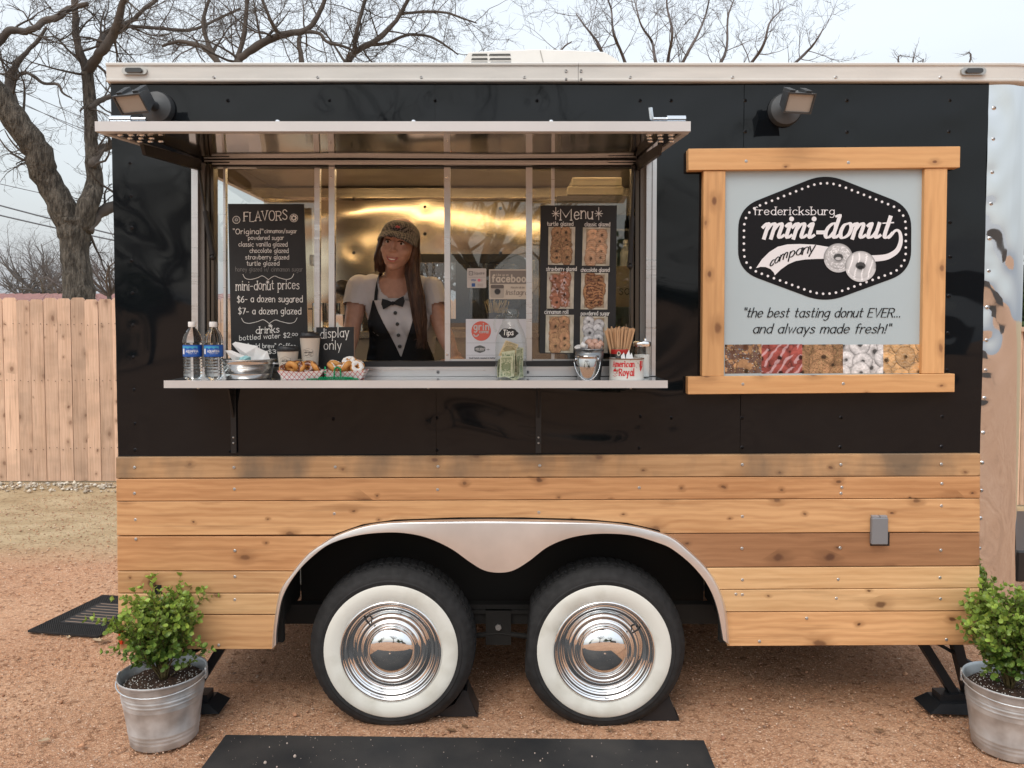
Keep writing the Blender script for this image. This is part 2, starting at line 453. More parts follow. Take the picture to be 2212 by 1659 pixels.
def ribbon(mb, pts, w, fn, nib=None, k=[0]):
    """flat stroke along picture points; fn(u,v,lift) gives the place; nib=(angle, thin share)"""
    pts = [p for i, p in enumerate(pts) if i == 0 or (abs(p[0]-pts[i-1][0]) + abs(p[1]-pts[i-1][1])) > 1e-4]
    if len(pts) < 2: return
    k[0] += 1; base = (k[0] % 9) * .00004
    a, b = pts[0], pts[1]; L = math.hypot(b[0]-a[0], b[1]-a[1]) or 1
    pts[0] = (a[0] - (b[0]-a[0]) / L * w * .35, a[1] - (b[1]-a[1]) / L * w * .35)
    a, b = pts[-1], pts[-2]; L = math.hypot(b[0]-a[0], b[1]-a[1]) or 1
    pts[-1] = (a[0] - (b[0]-a[0]) / L * w * .35, a[1] - (b[1]-a[1]) / L * w * .35)
    vs, fs = [], []
    for i, p in enumerate(pts):
        a = pts[max(i-1, 0)]; b = pts[min(i+1, len(pts)-1)]
        dx, dy = b[0]-a[0], b[1]-a[1]; L = math.hypot(dx, dy) or 1; dx /= L; dy /= L
        ww = w
        if nib: ww = w * (nib[1] + (1 - nib[1]) * abs(math.sin(math.atan2(-dy, dx) - nib[0])))
        if 0 < i < len(pts)-1:
            e1 = (p[0]-a[0], p[1]-a[1]); l1 = math.hypot(*e1) or 1
            c = max(.55, abs((e1[0]*dx + e1[1]*dy) / l1)); ww /= c
        lf = base + i * .000004
        vs += [fn(p[0] - dy*ww/2, p[1] + dx*ww/2, lf), fn(p[0] + dy*ww/2, p[1] - dx*ww/2, lf)]
    for i in range(len(pts)-1): fs.append((2*i, 2*i+2, 2*i+3, 2*i+1))
    mb.add(vs, fs)
def text(mb, s, u0, u1, v, xh, w, fn, slant=0., nib=None, jit=0., rise=0., serif=0., gap=3.2, seed=1, curve=None, xonly=False):
    """write s from u0 to u1 (None: natural width) on baseline v with x-height xh (all in picture pixels)"""
    rg = random.Random(seed * 131 + len(s))
    tot = sum(GL[c][0] + gap for c in s) - gap
    sy = xh / 10.; sx = (u1 - u0) / tot if u1 is not None else sy
    x = 0.
    for c in s:
        wd, spec = GL[c]
        jy = rg.uniform(-jit, jit) * xh; jr = rg.uniform(-jit, jit) * .5; js = 1 + rg.uniform(-jit, jit) * .6
        for st in (spec.split('|') if spec else []):
            sm = st[0] == '~'; st = st.lstrip('~')
            pp = [tuple(float(q) for q in a.split(',')) for a in st.split()]
            lines = [pp]
            if serif and not sm:
                for e, o in ((pp[0], pp[1]), (pp[-1], pp[-2])):
                    if abs(e[0]-o[0]) < abs(e[1]-o[1]) and abs(e[1]-o[1]) > 3: lines.append([(e[0]-serif, e[1]), (e[0]+serif, e[1])])
            if sm: lines = [_smooth(pp)]
            for ln in lines:
                out = []
                for a, b in ln:
                    a2 = a - wd/2; a3 = a2 * math.cos(jr) - b * math.sin(jr) * .3; b3 = b * js + a2 * math.sin(jr)
                    X = (x + wd/2 + a3) * sx + b3 * sy * slant; Yv = b3 * sy + jy
                    if curve: out.append(curve(u0 + X, Yv, X / ((u1 - u0) if u1 else tot * sx)))
                    else: out.append((u0 + X, v - Yv - rise * X))
                ribbon(mb, out, w, fn, nib)
        x += wd + gap
def flat(Y):
    return lambda u, v, l=0.: P(u, v, Y - l)
def disc(mb, u, v, r, fn, n=14, lift=0., ry=None):
    ry = ry or r
    mb.add([fn(u + r*math.cos(2*PI*k/n), v - ry*math.sin(2*PI*k/n), lift) for k in range(n)], [tuple(range(n))])
def poly(mb, pts, fn, lift=0.):
    """flat polygon from picture points, filled by ear clipping"""
    from mathutils.geometry import tessellate_polygon
    tri = tessellate_polygon([[Vector((a, b, 0)) for a, b in pts]])
    mb.add([fn(a, b, lift) for a, b in pts], [tuple(t) for t in tri])

def print_grid(name, c4, Y, nx, ny, colfn, parent, m=None, fn=None):
    """a printed picture: a fine flat grid whose colours are computed"""
    U, V = np.meshgrid((np.arange(nx + 1)) / nx, (np.arange(ny + 1)) / ny)
    (a, b), (c, d), (e_, f_), (g, h) = c4
    uu = (a*(1-U) + c*U)*(1-V) + (g*(1-U) + e_*U)*V
    vv = (b*(1-U) + d*U)*(1-V) + (h*(1-U) + f_*U)*V
    q = fn or flat(Y)
    co = [q(x, y, 0.) for x, y in zip(uu.ravel(), vv.ravel())]
    mb = MB(); mb.v = [tuple(p) for p in co]
    w = nx + 1
    mb.f = [(j*w+i, (j+1)*w+i, (j+1)*w+i+1, j*w+i+1) for j in range(ny) for i in range(nx)]
    o = mb.build(name, m or attr_mat('printed_paper'), parent, smooth=True)
    rgb = np.clip(colfn(U.ravel(), V.ravel()), 0, 1)
    at = o.data.color_attributes.new('Col', 'FLOAT_COLOR', 'POINT')
    at.data.foreach_set('color', np.concatenate([rgb, np.ones((len(rgb), 1))], 1).astype(np.float32).ravel())
    return o
def vnoise(U, V, s, seed):
    rs = np.random.RandomState(seed); n = int(s) + 3
    g = rs.rand(n, n); x = U * s; y = V * s
    i = np.clip(x.astype(int), 0, n-2); j = np.clip(y.astype(int), 0, n-2); fx = x - i; fy = y - j
    fx = fx*fx*(3-2*fx); fy = fy*fy*(3-2*fy)
    return (g[j, i]*(1-fx) + g[j, i+1]*fx)*(1-fy) + (g[j+1, i]*(1-fx) + g[j+1, i+1]*fx)*fy
def donut_picture(style, seed, cols=2, rows=5, tray=True, R=.2, asp=1.4, jit=.03):
    def f(U, V):
        rs = np.random.RandomState(seed); n = len(U)
        n1 = vnoise(U, V, 50, seed); n2 = vnoise(U, V, 23, seed + 5); n3 = vnoise(U, V, 7, seed + 9)
        if tray:
            c = np.stack([.56 - .12*n3, .53 - .12*n3, .46 - .14*n3], 1)
            corner = (np.abs(U - .5) + np.abs(V - .5) * .6) > .62
            c[corner] = c[corner] * .85
            inner = (np.abs(U - .5) < .37) & (np.abs(V - .5) < .46)
            c[inner] = c[inner] * np.array([.62, .5, .4])
        else:
            c = np.tile(np.array([[.06, .025, .012]]), (n, 1)) if style != 'powder' else np.tile(np.array([[.36, .34, .45]]), (n, 1))
        base = {'turtle': (.40, .20, .08), 'classic': (.56, .28, .12), 'straw': (.36, .13, .06), 'choc': (.42, .19, .06),
                'cinn': (.46, .22, .09), 'powder': (.60, .60, .62), 'red': (.34, .05, .035), 'sprink': (.50, .25, .09), 'gold': (.62, .32, .08)}[style]
        cen = []
        for r in range(rows):
            for q in range(cols):
                cen.append(((q + .5) / cols if not tray else .5 + (q - (cols-1)/2) * .32, (r + .5) / rows if not tray else .12 + .76 * (r + .5) / rows))
        if not tray: cen += [((q) / cols, (r) / rows) for r in range(rows + 1) for q in range(cols + 1)]
        for k, (a, b) in enumerate(cen):
            a += rs.uniform(-jit, jit); b += rs.uniform(-jit, jit); el = rs.uniform(.65, 1.35)
            d = np.sqrt(((U - a) * 1.0) ** 2 + ((V - b) * asp * el) ** 2) / (R * rs.uniform(.88, 1.08))
            m = d < 1
            sh = np.clip(1 - ((d - .58) / .42) ** 2, 0, 1) ** .6
            li = .42 + .75 * sh + .18 * np.clip((b - V) * 6, -1, 1)
            bs = np.array(base); bs = (bs * .78 + bs.mean() * .22) * .9
            col = bs[None] * rs.uniform(.75, 1.2) * li[:, None] * (.8 + .4 * n2[:, None])
            hole = np.sqrt((U - a - .02) ** 2 + ((V - b + .01) * asp) ** 2) / R < rs.uniform(.10, .24)
            col[hole] *= .3
            col[(d > .90)] *= .84
            if style == 'turtle': k2 = (n1 > .55) & (sh > .35); col[k2] = col[k2] * .35 + (.10, .07, .03) * (n2[k2, None] > .5) + (.28, .2, .1) * (n2[k2, None] < .35)
            if style == 'classic' or style == 'gold': k2 = (np.sin((V * 3.2 + U * .9 + .05*np.sin(U*30)) * 36) > .72) & (sh > .3); col[k2] = col[k2] * .4 + np.array((.42, .36, .28))
            if style == 'straw': k2 = (n2 > .62) & (n3 > .5); col[k2] = col[k2] * .5 + np.array((.32, .30, .32))
            if style == 'choc': k2 = (np.sin((V + .10 * n3) * 75) + 3.2*(n2-.5) > .1) & (np.abs(U - .5) < .31); col[k2] = np.array((.12, .045, .022)) * (.7 + .8*n1[k2, None]) + .14 * (n1[k2, None] > .84)
            if style == 'cinn': k2 = (n1 > .62) & (n3 > .35); col[k2] = col[k2] * .5 + np.array((.30, .2, .1))
            if style == 'powder': col = col * (.85 + .25 * n1[:, None])
            if style == 'red': k2 = (np.sin((U * .8 + V * .4 + .1 * n3) * 34) > .5) & (sh > .2) & (n3 > .35); col[k2] = col[k2] * .5 + np.array((.36, .28, .30))
            if style == 'sprink':
                k2 = (n3 + .4*n2 > .72); col[k2] = np.array((.10, .04, .02)) + .05 * sh[k2, None]
                k3 = (n1 > .86) & (n3 > .4); hue = rs.randint(0, 3)
                col[k3] = np.array([(.1, .35, .55), (.6, .6, .55), (.6, .5, .2)])[(n3[k3] * 9).astype(int) % 3]
            c[m] = col[m]
        return c
    def g(U, V):
        return f(U, V) * (.86 + .28 * vnoise(U, V, 11, seed + 77)[:, None])
    return g
# ------------------------------------------------------------------ shared materials
cedar = wood('cedar', (.64, .375, .18), (.40, .19, .075), (.09, .035, .014), 'X', .8, vary=.17, ksize=.9)
cedar_warm = wood('cedar_warm', (.58, .31, .14), (.36, .16, .06), (.08, .03, .012), 'X', .8, vary=.06, ksize=1.0)
cedar_pale = wood('cedar_pale', (.70, .45, .23), (.50, .28, .12), (.10, .04, .015), 'X', .75, vary=.06, ksize=.8)
cedar_worn = wood('cedar_worn', (.50, .30, .15), (.33, .18, .08), (.14, .06, .03), 'X', .8, stain=.8, vary=.04)
cedar_brown = wood('cedar_brown', (.36, .18, .085), (.25, .115, .05), (.08, .03, .015), 'X', .55, vary=.04, ksize=1.2)
cedar_sign = wood('cedar_sign', (.68, .385, .17), (.54, .275, .11), (.14, .05, .02), 'X', .62, vary=.05, kscale=1.1)
cedar_post = wood('cedar_post', (.68, .385, .17), (.54, .275, .11), (.14, .05, .02), 'Z', .62, vary=.05, kscale=1.1)
picket_wood = wood('picket_wood', (.70, .48, .35), (.53, .335, .225), (.20, .10, .06), 'Z', .45, stain=.22, vary=.22, rough=.75)
black_paint = M('black_gloss_paint', (.0045, .006, .008), .05, spec=.40, rvar=.02, vscale=3)
white_trim = M('white_enamel', (.62, .61, .58), .32, var=.05, vscale=9, stretch=(.5, 1, 4))
alu = M('mill_aluminium', (.60, .60, .61), .34, 1., rvar=.08, vscale=20, stretch=(.2, 1, 6), bump=.03, bscale=120)
alu_white = M('satin_aluminium_edge', (.58, .57, .57), .45, .35, var=.03, vscale=6)
alu_satin = M('satin_fender_metal', (.74, .72, .71), .34, .85, var=.08, vscale=5, bump=.02, bscale=200)
steel = M('polished_steel', (.62, .60, .57), .16, 1., rvar=.05, vscale=5)
steel_in = M('interior_steel', (.50, .45, .37), .20, 1., rvar=.05, vscale=30, stretch=(.15, 1, 5))
steel_far = M('buckled_steel', (.62, .54, .42), .17, 1., rvar=.02, vscale=30, stretch=(.15, 1, 5))
chrome = M('chrome', (.86, .87, .88), .03, 1.)
mirror = M('polished_corner_metal', (.70, .71, .72), .04, 1., rvar=.03, vscale=4)
black_iron = M('black_iron', (.012, .012, .013), .42, bump=.1)
black_rub = M('black_rubber', (.017, .017, .018), .75, var=.25, vscale=30, bump=.15, bscale=150)
dark_void = M('dark_underbody', (.012, .011, .010), .8)
white_rub = M('white_rubber', (.72, .72, .67), .5, col2=(.58, .57, .51), vscale=5, detail=10, bump=.05)
white_rub.node_tree.nodes['Color Ramp'].color_ramp.elements[0].position = .5
glassm = M('clear_glass', (.95, .97, .96), .0, trans=1., ior=1.45)
pane_m = bpy.data.materials.new('window_glass'); MATS['window_glass'] = pane_m
n_, b_ = nodes_of(pane_m)
n_.nodes.remove(b_)
_o = n_.nodes['Material Output']; _t = n_.nodes.new('ShaderNodeBsdfTransparent'); _g = n_.nodes.new('ShaderNodeBsdfGlossy'); _m = n_.nodes.new('ShaderNodeMixShader')
_t.inputs[0].default_value = (.86, .87, .86, 1); _g.inputs['Roughness'].default_value = .01; _g.inputs['Color'].default_value = (1, 1, 1, 1)
_lw = n_.nodes.new('ShaderNodeLayerWeight'); _lw.inputs[0].default_value = .5
_pw = n_.nodes.new('ShaderNodeMath'); _pw.operation = 'POWER'; _pw.inputs[1].default_value = 3.5; n_.links.new(_lw.outputs['Facing'], _pw.inputs[0])
_f = n_.nodes.new('ShaderNodeMath'); _f.name = 'gloss_share'; _f.operation = 'MULTIPLY_ADD'; _f.inputs[1].default_value = .75; _f.inputs[2].default_value = .075; n_.links.new(_pw.outputs[0], _f.inputs[0])
n_.links.new(_f.outputs[0], _m.inputs[0]); n_.links.new(_t.outputs[0], _m.inputs[1]); n_.links.new(_g.outputs[0], _m.inputs[2]); n_.links.new(_m.outputs[0], _o.inputs[0])
paper = M('white_paper', (.78, .78, .78), .6)
chalk = M('chalk', (.74, .74, .72), .9, var=.15, vscale=300)
chalk_dim = M('faded_chalk', (.17, .17, .17), .9)
slate = M('chalkboard', (.014, .015, .017), .55, var=.2, vscale=12)
zinc = M('galvanised_steel', (.58, .62, .65), .45, .7, var=.18, vscale=14, rvar=.1, bump=.05, bscale=30)
screwm = M('zinc_screw', (.50, .52, .53), .35, .9)
bark = M('oak_bark', (.048, .042, .035), .95, col2=(.165, .145, .12), vscale=9, bump=1.0, bscale=16, stretch=(3.2, 3.2, .75), detail=9)
for _x in bark.node_tree.nodes:
    if _x.type == 'BUMP': _x.inputs['Distance'].default_value = .06
    if _x.type == 'VALTORGB': _x.color_ramp.elements[0].position = .36; _x.color_ramp.elements[1].position = .66
twigm = M('bare_twig', (.098, .084, .074), .9, var=.3, vscale=3)
twigm2 = M('reddish_twig', (.125, .105, .10), .9, var=.3, vscale=3)

# ------------------------------------------------------------------ ground
def ground_material():
    m = bpy.data.materials.new('decomposed_granite'); n, b = nodes_of(m); N = n.nodes; L = n.links
    t = N.new('ShaderNodeTexCoord'); s = N.new('ShaderNodeSeparateXYZ'); L.new(t.outputs['Object'], s.inputs[0])
    def ramp(src, stops):
        r = N.new('ShaderNodeValToRGB')
        while len(r.color_ramp.elements) < len(stops): r.color_ramp.elements.new(.5)
        for e, (p, c) in zip(r.color_ramp.elements, stops): e.position = p; e.color = (*c, 1)
        L.new(src, r.inputs[0]); return r.outputs[0]
    def noise(sc, det=4, st=(1, 1, 1)):
        mp = N.new('ShaderNodeMapping'); mp.inputs['Scale'].default_value = st; L.new(t.outputs['Object'], mp.inputs[0])
        q = N.new('ShaderNodeTexNoise'); q.inputs['Scale'].default_value = sc; q.inputs['Detail'].default_value = det
        L.new(mp.outputs[0], q.inputs['Vector']); return q.outputs[0]
    def mix(f, a, c, mode='MIX'):
        q = N.new('ShaderNodeMix'); q.data_type = 'RGBA'; q.blend_type = mode
        if isinstance(f, float): q.inputs[0].default_value = f
        else: L.new(f, q.inputs[0])
        for i, x in ((6, a), (7, c)):
            if isinstance(x, tuple): q.inputs[i].default_value = (*x, 1)
            else: L.new(x, q.inputs[i])
        return q.outputs[2]
    v = N.new('ShaderNodeTexVoronoi'); v.inputs['Scale'].default_value = 150; L.new(t.outputs['Object'], v.inputs['Vector'])
    sc = N.new('ShaderNodeSeparateColor'); L.new(v.outputs['Color'], sc.inputs[0])
    grain = ramp(sc.outputs[0], [(0, (.24, .12, .07)), (.45, (.46, .25, .145)), (.8, (.62, .37, .23)), (1, (.76, .58, .44))])
    big = ramp(noise(1.1, 9), [(.28, (.33, .18, .108)), (.5, (.49, .28, .17)), (.72, (.60, .38, .245))])
    c = mix(.48, big, grain)
    # sandy yellow strip in front of the fence
    nb = noise(.8, 5, (.35, 1, 1))
    ma = N.new('ShaderNodeMath'); ma.operation = 'MULTIPLY_ADD'; ma.inputs[1].default_value = 1.6; L.new(nb, ma.inputs[0]); L.new(s.outputs[1], ma.inputs[2])
    mr = N.new('ShaderNodeMapRange'); mr.interpolation_type = 'SMOOTHSTEP'; mr.inputs[1].default_value = 2.7; mr.inputs[2].default_value = 3.7; L.new(ma.outputs[0], mr.inputs[0])
    sand = ramp(noise(5, 8, (.5, 1, 1)), [(.3, (.36, .26, .15)), (.7, (.52, .41, .26))])
    c = mix(mr.outputs[0], c, sand)
    sp = ramp(noise(28, 3), [(.0, (.55, .5, .45)), (.36, (.62, .58, .55)), (.42, (1, 1, 1))])
    c = mix(1.0, c, sp, 'MULTIPLY')
    L.new(c, b.inputs['Base Color']); b.inputs['Roughness'].default_value = .92; b.inputs['Specular IOR Level'].default_value = .2
    bp = N.new('ShaderNodeBump'); bp.inputs['Strength'].default_value = .7; bp.inputs['Distance'].default_value = .006
    L.new(v.outputs['Distance'], bp.inputs['Height'])
    bp2 = N.new('ShaderNodeBump'); bp2.inputs['Strength'].default_value = .6; bp2.inputs['Distance'].default_value = .02
    L.new(noise(18, 6), bp2.inputs['Height']); L.new(bp.outputs[0], bp2.inputs['Normal']); L.new(bp2.outputs[0], b.inputs['Normal'])
    return m
gm = ground_material()
xs = np.unique(np.concatenate([[-900, -300, -100, -40, -15], np.arange(-7, 7.01, .08), [15, 40, 100, 300, 900]]))
ys = np.unique(np.concatenate([[-900, -300, -100, -40, -12], np.arange(-4, 5.41, .08), [8, 15, 40, 100, 300, 900]]))
X, Y = np.meshgrid(xs, ys)
Z = .006*np.sin(X*3.1+1.3*Y)*np.sin(Y*2.3+.7*X) + .004*np.sin(X*9+2*np.sin(Y*5)) * np.sin(Y*11) - .006
Z[(np.abs(X) > 7) | (Y < -4) | (Y > 5.3)] = -.006
mb = MB(); mb.v = list(map(tuple, np.stack([X.ravel(), Y.ravel(), Z.ravel()], 1)))
w = len(xs)
mb.f = [(j*w+i, j*w+i+1, (j+1)*w+i+1, (j+1)*w+i) for j in range(len(ys)-1) for i in range(w-1)]
mb.build('ground', gm, smooth=True, kind='structure')

def pebbles(name, n, gen, mats_c, seed, lo, hi, label, hz=.6):
    """a scatter of small angular stones, joined"""
    rs = np.random.RandomState(seed)
    base = np.array([(1,0,0),(0,1,0),(-1,0,0),(0,-1,0),(0,0,1),(0,0,-1)], float)
    tri = np.array([(0,1,4),(1,2,4),(2,3,4),(3,0,4),(1,0,5),(2,1,5),(3,2,5),(0,3,5)])
    P0 = gen(rs, n); n = len(P0)
    r = lo * (hi / lo) ** (rs.rand(n) ** 2.2)
    a = rs.rand(n) * 6.28; ca, sa = np.cos(a), np.sin(a)
    sc = np.stack([r * rs.uniform(.7, 1.3, n), r * rs.uniform(.7, 1.3, n), r * hz * rs.uniform(.6, 1.2, n)], 1)
    V = base[None] * sc[:, None] * rs.uniform(.75, 1.25, (n, 6, 1))
    x = V[..., 0]*ca[:, None] - V[..., 1]*sa[:, None]; y = V[..., 0]*sa[:, None] + V[..., 1]*ca[:, None]
    V = np.stack([x, y, V[..., 2]], 2) + P0[:, None]
    V[..., 2] += r[:, None] * .25
    Fs = (tri[None] + (np.arange(n) * 6)[:, None, None]).reshape(-1, 3)
    me = bpy.data.meshes.new(name)
    me.vertices.add(n*6); me.vertices.foreach_set('co', V.reshape(-1).astype(np.float32))
    me.loops.add(len(Fs)*3); me.loops.foreach_set('vertex_index', Fs.reshape(-1).astype(np.int32))
    me.polygons.add(len(Fs)); me.polygons.foreach_set('loop_start', np.arange(0, len(Fs)*3, 3, dtype=np.int32))
    me.update(calc_edges=True); me.validate()
    cm = np.array(mats_c)[rs.randint(0, len(mats_c), n)] * rs.uniform(.75, 1.2, (n, 1))
    at = me.color_attributes.new('Col', 'FLOAT_COLOR', 'POINT')
    at.data.foreach_set('color', np.repeat(np.concatenate([cm, np.ones((n, 1))], 1), 6, 0).astype(np.float32).ravel())
    o = link(name, me, attr_mat('stone_grains', .9, .2), kind='stuff')
    o['label'] = label; o['category'] = 'gravel'
    return o
reds = [(.53, .30, .185), (.46, .25, .15), (.60, .39, .26), (.36, .185, .115), (.70, .52, .40), (.50, .27, .16), (.57, .335, .21)]
pebbles('gravel', 62000, lambda rs, n: np.stack([rs.uniform(-2.5, 2.3, n), -.72 + 2.3 * rs.rand(n) ** 1.5, np.zeros(n)], 1), reds, 3, .0017, .0058,
        'reddish granite gravel spread under and around the trailer')
pebbles('gravel', 9000, lambda rs, n: np.stack([rs.uniform(-4.5, -1.2, n), 1.3 + 3.0 * rs.rand(n), np.zeros(n)], 1), reds, 4, .003, .009,
        'loose reddish gravel on the open ground left of the trailer')
pebbles('gravel', 420, lambda rs, n: np.stack([rs.uniform(-2.6, 2.3, n), rs.uniform(-.72, 2.2, n), np.zeros(n)], 1), reds + [(.30, .2, .15)], 14, .006, .015,
        'scattered larger reddish stones among the gravel')
pale = [(.62, .56, .46), (.52, .45, .36), (.70, .66, .58), (.42, .34, .26)]
pebbles('rubble', 2600, lambda rs, n: np.stack([rs.uniform(-5.2, 5, n), 4.82 - .40 * rs.rand(n) ** 2, np.zeros(n)], 1), pale, 5, .008, .034,
        'pale limestone rubble along the foot of the fence', .7)
def leafc(rs, n): return np.stack([rs.uniform(-2.6, 2.2, n), rs.uniform(-.4, 3.5, n), np.full(n, .004)], 1)
# fallen leaves and bigger single stones one can pick out
leaf_m = M('dead_leaf', (.20, .11, .055), .8, var=.3, vscale=40)
leaf_pale = M('pale_dead_leaf', (.42, .31, .20), .8, var=.2, vscale=40)
def fallen(u, v, s, rot, m, lab):
    p = G(u, v); mb = MB()
    pts = [(0, -1), (.25, -.55), (.55, -.5), (.35, -.1), (.6, .25), (.28, .3), (.2, .75), (0, 1), (-.2, .7), (-.3, .3), (-.6, .2), (-.33, -.1), (-.5, -.5), (-.2, -.6)]
    c, sn = math.cos(rot), math.sin(rot)
    vs = [(0, 0, .004)] + [((a*c - b*sn)*s, (a*sn + b*c)*s, .004 + .35*s*abs(a) + .12*s*(b*b)) for a, b in pts]
    mb.add(vs, [(0, i + 1, (i + 1) % len(pts) + 1) for i in range(len(pts))])
    o = mb.build('fallen_leaf', m, world=False); o.location = p
    return tag(o, lab, 'leaf', 'dead leaves lying on the gravel')
fallen(210, 1385, .035, 1.1, leaf_pale, 'curled brown leaf beside the corner of the perforated rubber mat')
fallen(225, 1388, .04, 2.2, leaf_m, 'dark curled leaf just left of the left bucket shrub')
fallen(148, 1378, .022, .4, leaf_pale, 'small leaf at the front edge of the perforated mat')
fallen(95, 1602, .025, 1.9, leaf_pale, 'pale dead leaf on open gravel left of the left bucket')
fallen(445, 1594, .022, 2.6, leaf_m, 'brown leaf beside the foot of the left bucket')
fallen(975, 1580, .022, 1.4, leaf_m, 'brown leaf on gravel between the wheels and the black mat')
fallen(1003, 1571, .018, .8, leaf_m, 'leaf fragment in front of the left wheel chock')
fallen(1318, 1579, .02, 1.7, leaf_m, 'brown leaf in front of the right wheel')
fallen(1160, 1583, .012, .3, leaf_m, 'tiny dark leaf midway between the two wheels')
fallen(1405, 1588, .014, 2.9, leaf_m, 'small dark leaf at the edge of the black mat by the right chock')
fallen(1900, 1580, .024, 1.0, leaf_m, 'dark leaf on gravel left of the right bucket')
fallen(332, 1300, .02, 1.0, leaf_pale, 'leaf lying behind the left shrub')
fallen(1380, 1562, .02, 1.9, leaf_m, 'leaf against the foot of the right tyre')
def stone(u, v, r, col, lab):
    mb = MB(); mb.ball((0, 0, r*.5), (r, r*.8, r*.7), 8, 5, Euler((.3, .2, u)).to_matrix())
    rr = random.Random(int(u)); mb.v = [(a*(1+rr.uniform(-.12, .12)), b*(1+rr.uniform(-.12, .12)), c) for a, b, c in mb.v]
    o = mb.build('stone', M('granite_stone_%d' % col, reds[col], .9, var=.2, vscale=50), world=False, smooth=True); o.location = G(u, v)
    return tag(o, lab, 'stone')
stone(637, 1546, .013, 1, 'round brown pebble on the gravel left of the left tyre')
stone(1018, 1497, .008, 5, 'small pebble behind the left wheel chock')
stone(1562, 1597, .011, 3, 'dark pebble on gravel right of the black mat')
stone(545, 1490, .011, 1, 'pebble in shade behind the left bucket')
stone(1838, 1566, .010, 0, 'pebble in front of the right stabiliser leg')

# ------------------------------------------------------------------ fence behind on the left
FY = 4.92
fence = thing('picket_fence', 'tall dog-eared cedar picket fence behind the trailer on the left', 'fence', (-2.2, FY, 0))
fr = random.Random(11)
x = -5.75; k = 0
rails = MB()
while x < 1.9:
    wd = .134 + fr.uniform(-.004, .006); top = 1.880 + fr.uniform(-.012, .012) - .008 * (x + 5) * 0; y0 = FY + fr.uniform(-.004, .004); c = .022
    mb = MB(); lean = fr.uniform(-.003, .003)
    pts = [(x, 0.01), (x + wd, .01), (x + wd + lean, top - c), (x + wd - c + lean, top), (x + c + lean, top), (x + lean, top - c)]
    mb.prism(pts, y0, y0 + .016)
    mb.build('picket', picket_wood, fence)
    x += wd + .0045; k += 1
for z in (.30, 1.0, 1.58): rails.box(-5.75, FY + .022, z, 1.9, FY + .06, z + .09)
r_ = rails.build('rail', picket_wood, fence)
nl = MB()
x = -5.75
for i in range(54):
    for z in (.345, 1.045, 1.62):
        for dx in (.028, .105):
            q = (x + i * .1395 + dx, FY - .007, z + fr.uniform(-.012, .012)); nl.ball(q, .0045, 6, 4)
nl.build('nail', M('rusted_nail', (.08, .05, .04), .7, .3), fence, kind='stuff')
# shorter fence seen past the right end
RY = 3.85
rf = thing('plank_fence', 'plank fence with a cap rail seen past the polished right corner', 'fence', (4.6, RY, 0))
x = 3.4
while x < 6.2:
    mb = MB(); mb.box(x, RY + fr.uniform(-.003, .003), 0.01, x + .137, RY + .018, 1.56); mb.build('picket', picket_wood, rf); x += .142
MB().box(3.35, RY - .03, 1.56, 6.25, RY + .06, 1.60).build('cap_rail', picket_wood, rf)

# ------------------------------------------------------------------ trees
def grow(mb, p, d, L, r, lev, rg, n=5, gnarl=.35, up=.05, kids=(5, 5, 4), tips=None):
    seg = max(3, int(4 + (lev < 2) * 2)); pts = [p.copy()]; rad = [r]; q = p.copy(); dd = d.normalized()
    for i in range(seg):
        dd = (dd + Vector((rg.gauss(0, gnarl), rg.gauss(0, gnarl), rg.gauss(0, gnarl) + up)) * .55).normalized()
        q = q + dd * (L / seg); pts.append(q.copy()); rad.append(r * (1 - .72 * (i + 1) / seg))
    mb.tube(pts, rad, 5 if lev == 0 else (4 if lev == 1 else 3), cap=False)
    if lev >= len(kids): return
    for k in range(kids[lev]):
        t = rg.uniform(.18, 1.0); i = min(seg - 1, int(t * seg)); base = pts[i].lerp(pts[i+1], t * seg - i)
        ax = Vector((rg.gauss(0, 1), rg.gauss(0, 1), rg.gauss(0, 1))).normalized()
        dirn = ((pts[i+1] - pts[i]).normalized() + ax * .95).normalized()
        grow(mb, base, dirn, L * rg.uniform(.42, .72), max(.0021, rad[i] * .52), lev + 1, rg, n, gnarl, up, kids, tips)
def limb(mb, pts, nside=10, bump=.06, seed=0):
    """pts: (u, v, Y, radius in picture pixels)"""
    rg = random.Random(seed); raw = [(P(u, v, Y), r * (Y - CAM.y) / F_PX) for u, v, Y, r in pts]
    out, rad = [], []
    for i in range(len(raw) - 1):
        a0 = raw[max(i-1, 0)]; a1 = raw[i]; a2 = raw[i+1]; a3 = raw[min(i+2, len(raw)-1)]
        for k in range(4):
            t = k / 4
            f = lambda A, B, C, D: .5*((2*B)+(-A+C)*t+(2*A-5*B+4*C-D)*t*t+(-A+3*B-3*C+D)*t**3)
            q = f(a0[0], a1[0], a2[0], a3[0]); rr = a1[1]*(1-t) + a2[1]*t
            out.append(q + Vector((rg.gauss(0, 1), rg.gauss(0, 1), rg.gauss(0, 1))) * rr * bump); rad.append(rr * (1 + rg.uniform(-bump, bump)))
    out.append(raw[-1][0]); rad.append(raw[-1][1])
    mb.tube(out, rad, nside); return out, rad
def spawn(mb, out, rad, n, L, rg, kids=(5, 5, 4), frm=.0, bias=Vector((0, 0, 0)), gnarl=.35, up=.05):
    for k in range(n):
        t = frm + (1 - frm) * (k + rg.random()) / n; i = min(len(out) - 2, int(t * (len(out) - 1)))
        ax = Vector((rg.gauss(0, 1), rg.gauss(0, .8), rg.gauss(0, 1)))
        dirn = ((out[i+1] - out[i]).normalized() * .5 + ax.normalized() + bias).normalized()
        grow(mb, out[i], dirn, L * rg.uniform(.55, 1.15), max(.005, min(rad[i] * .34, .020)), 0, rg, gnarl=gnarl, up=up, kids=kids)
rg = random.Random(21)
Y1 = 6.9
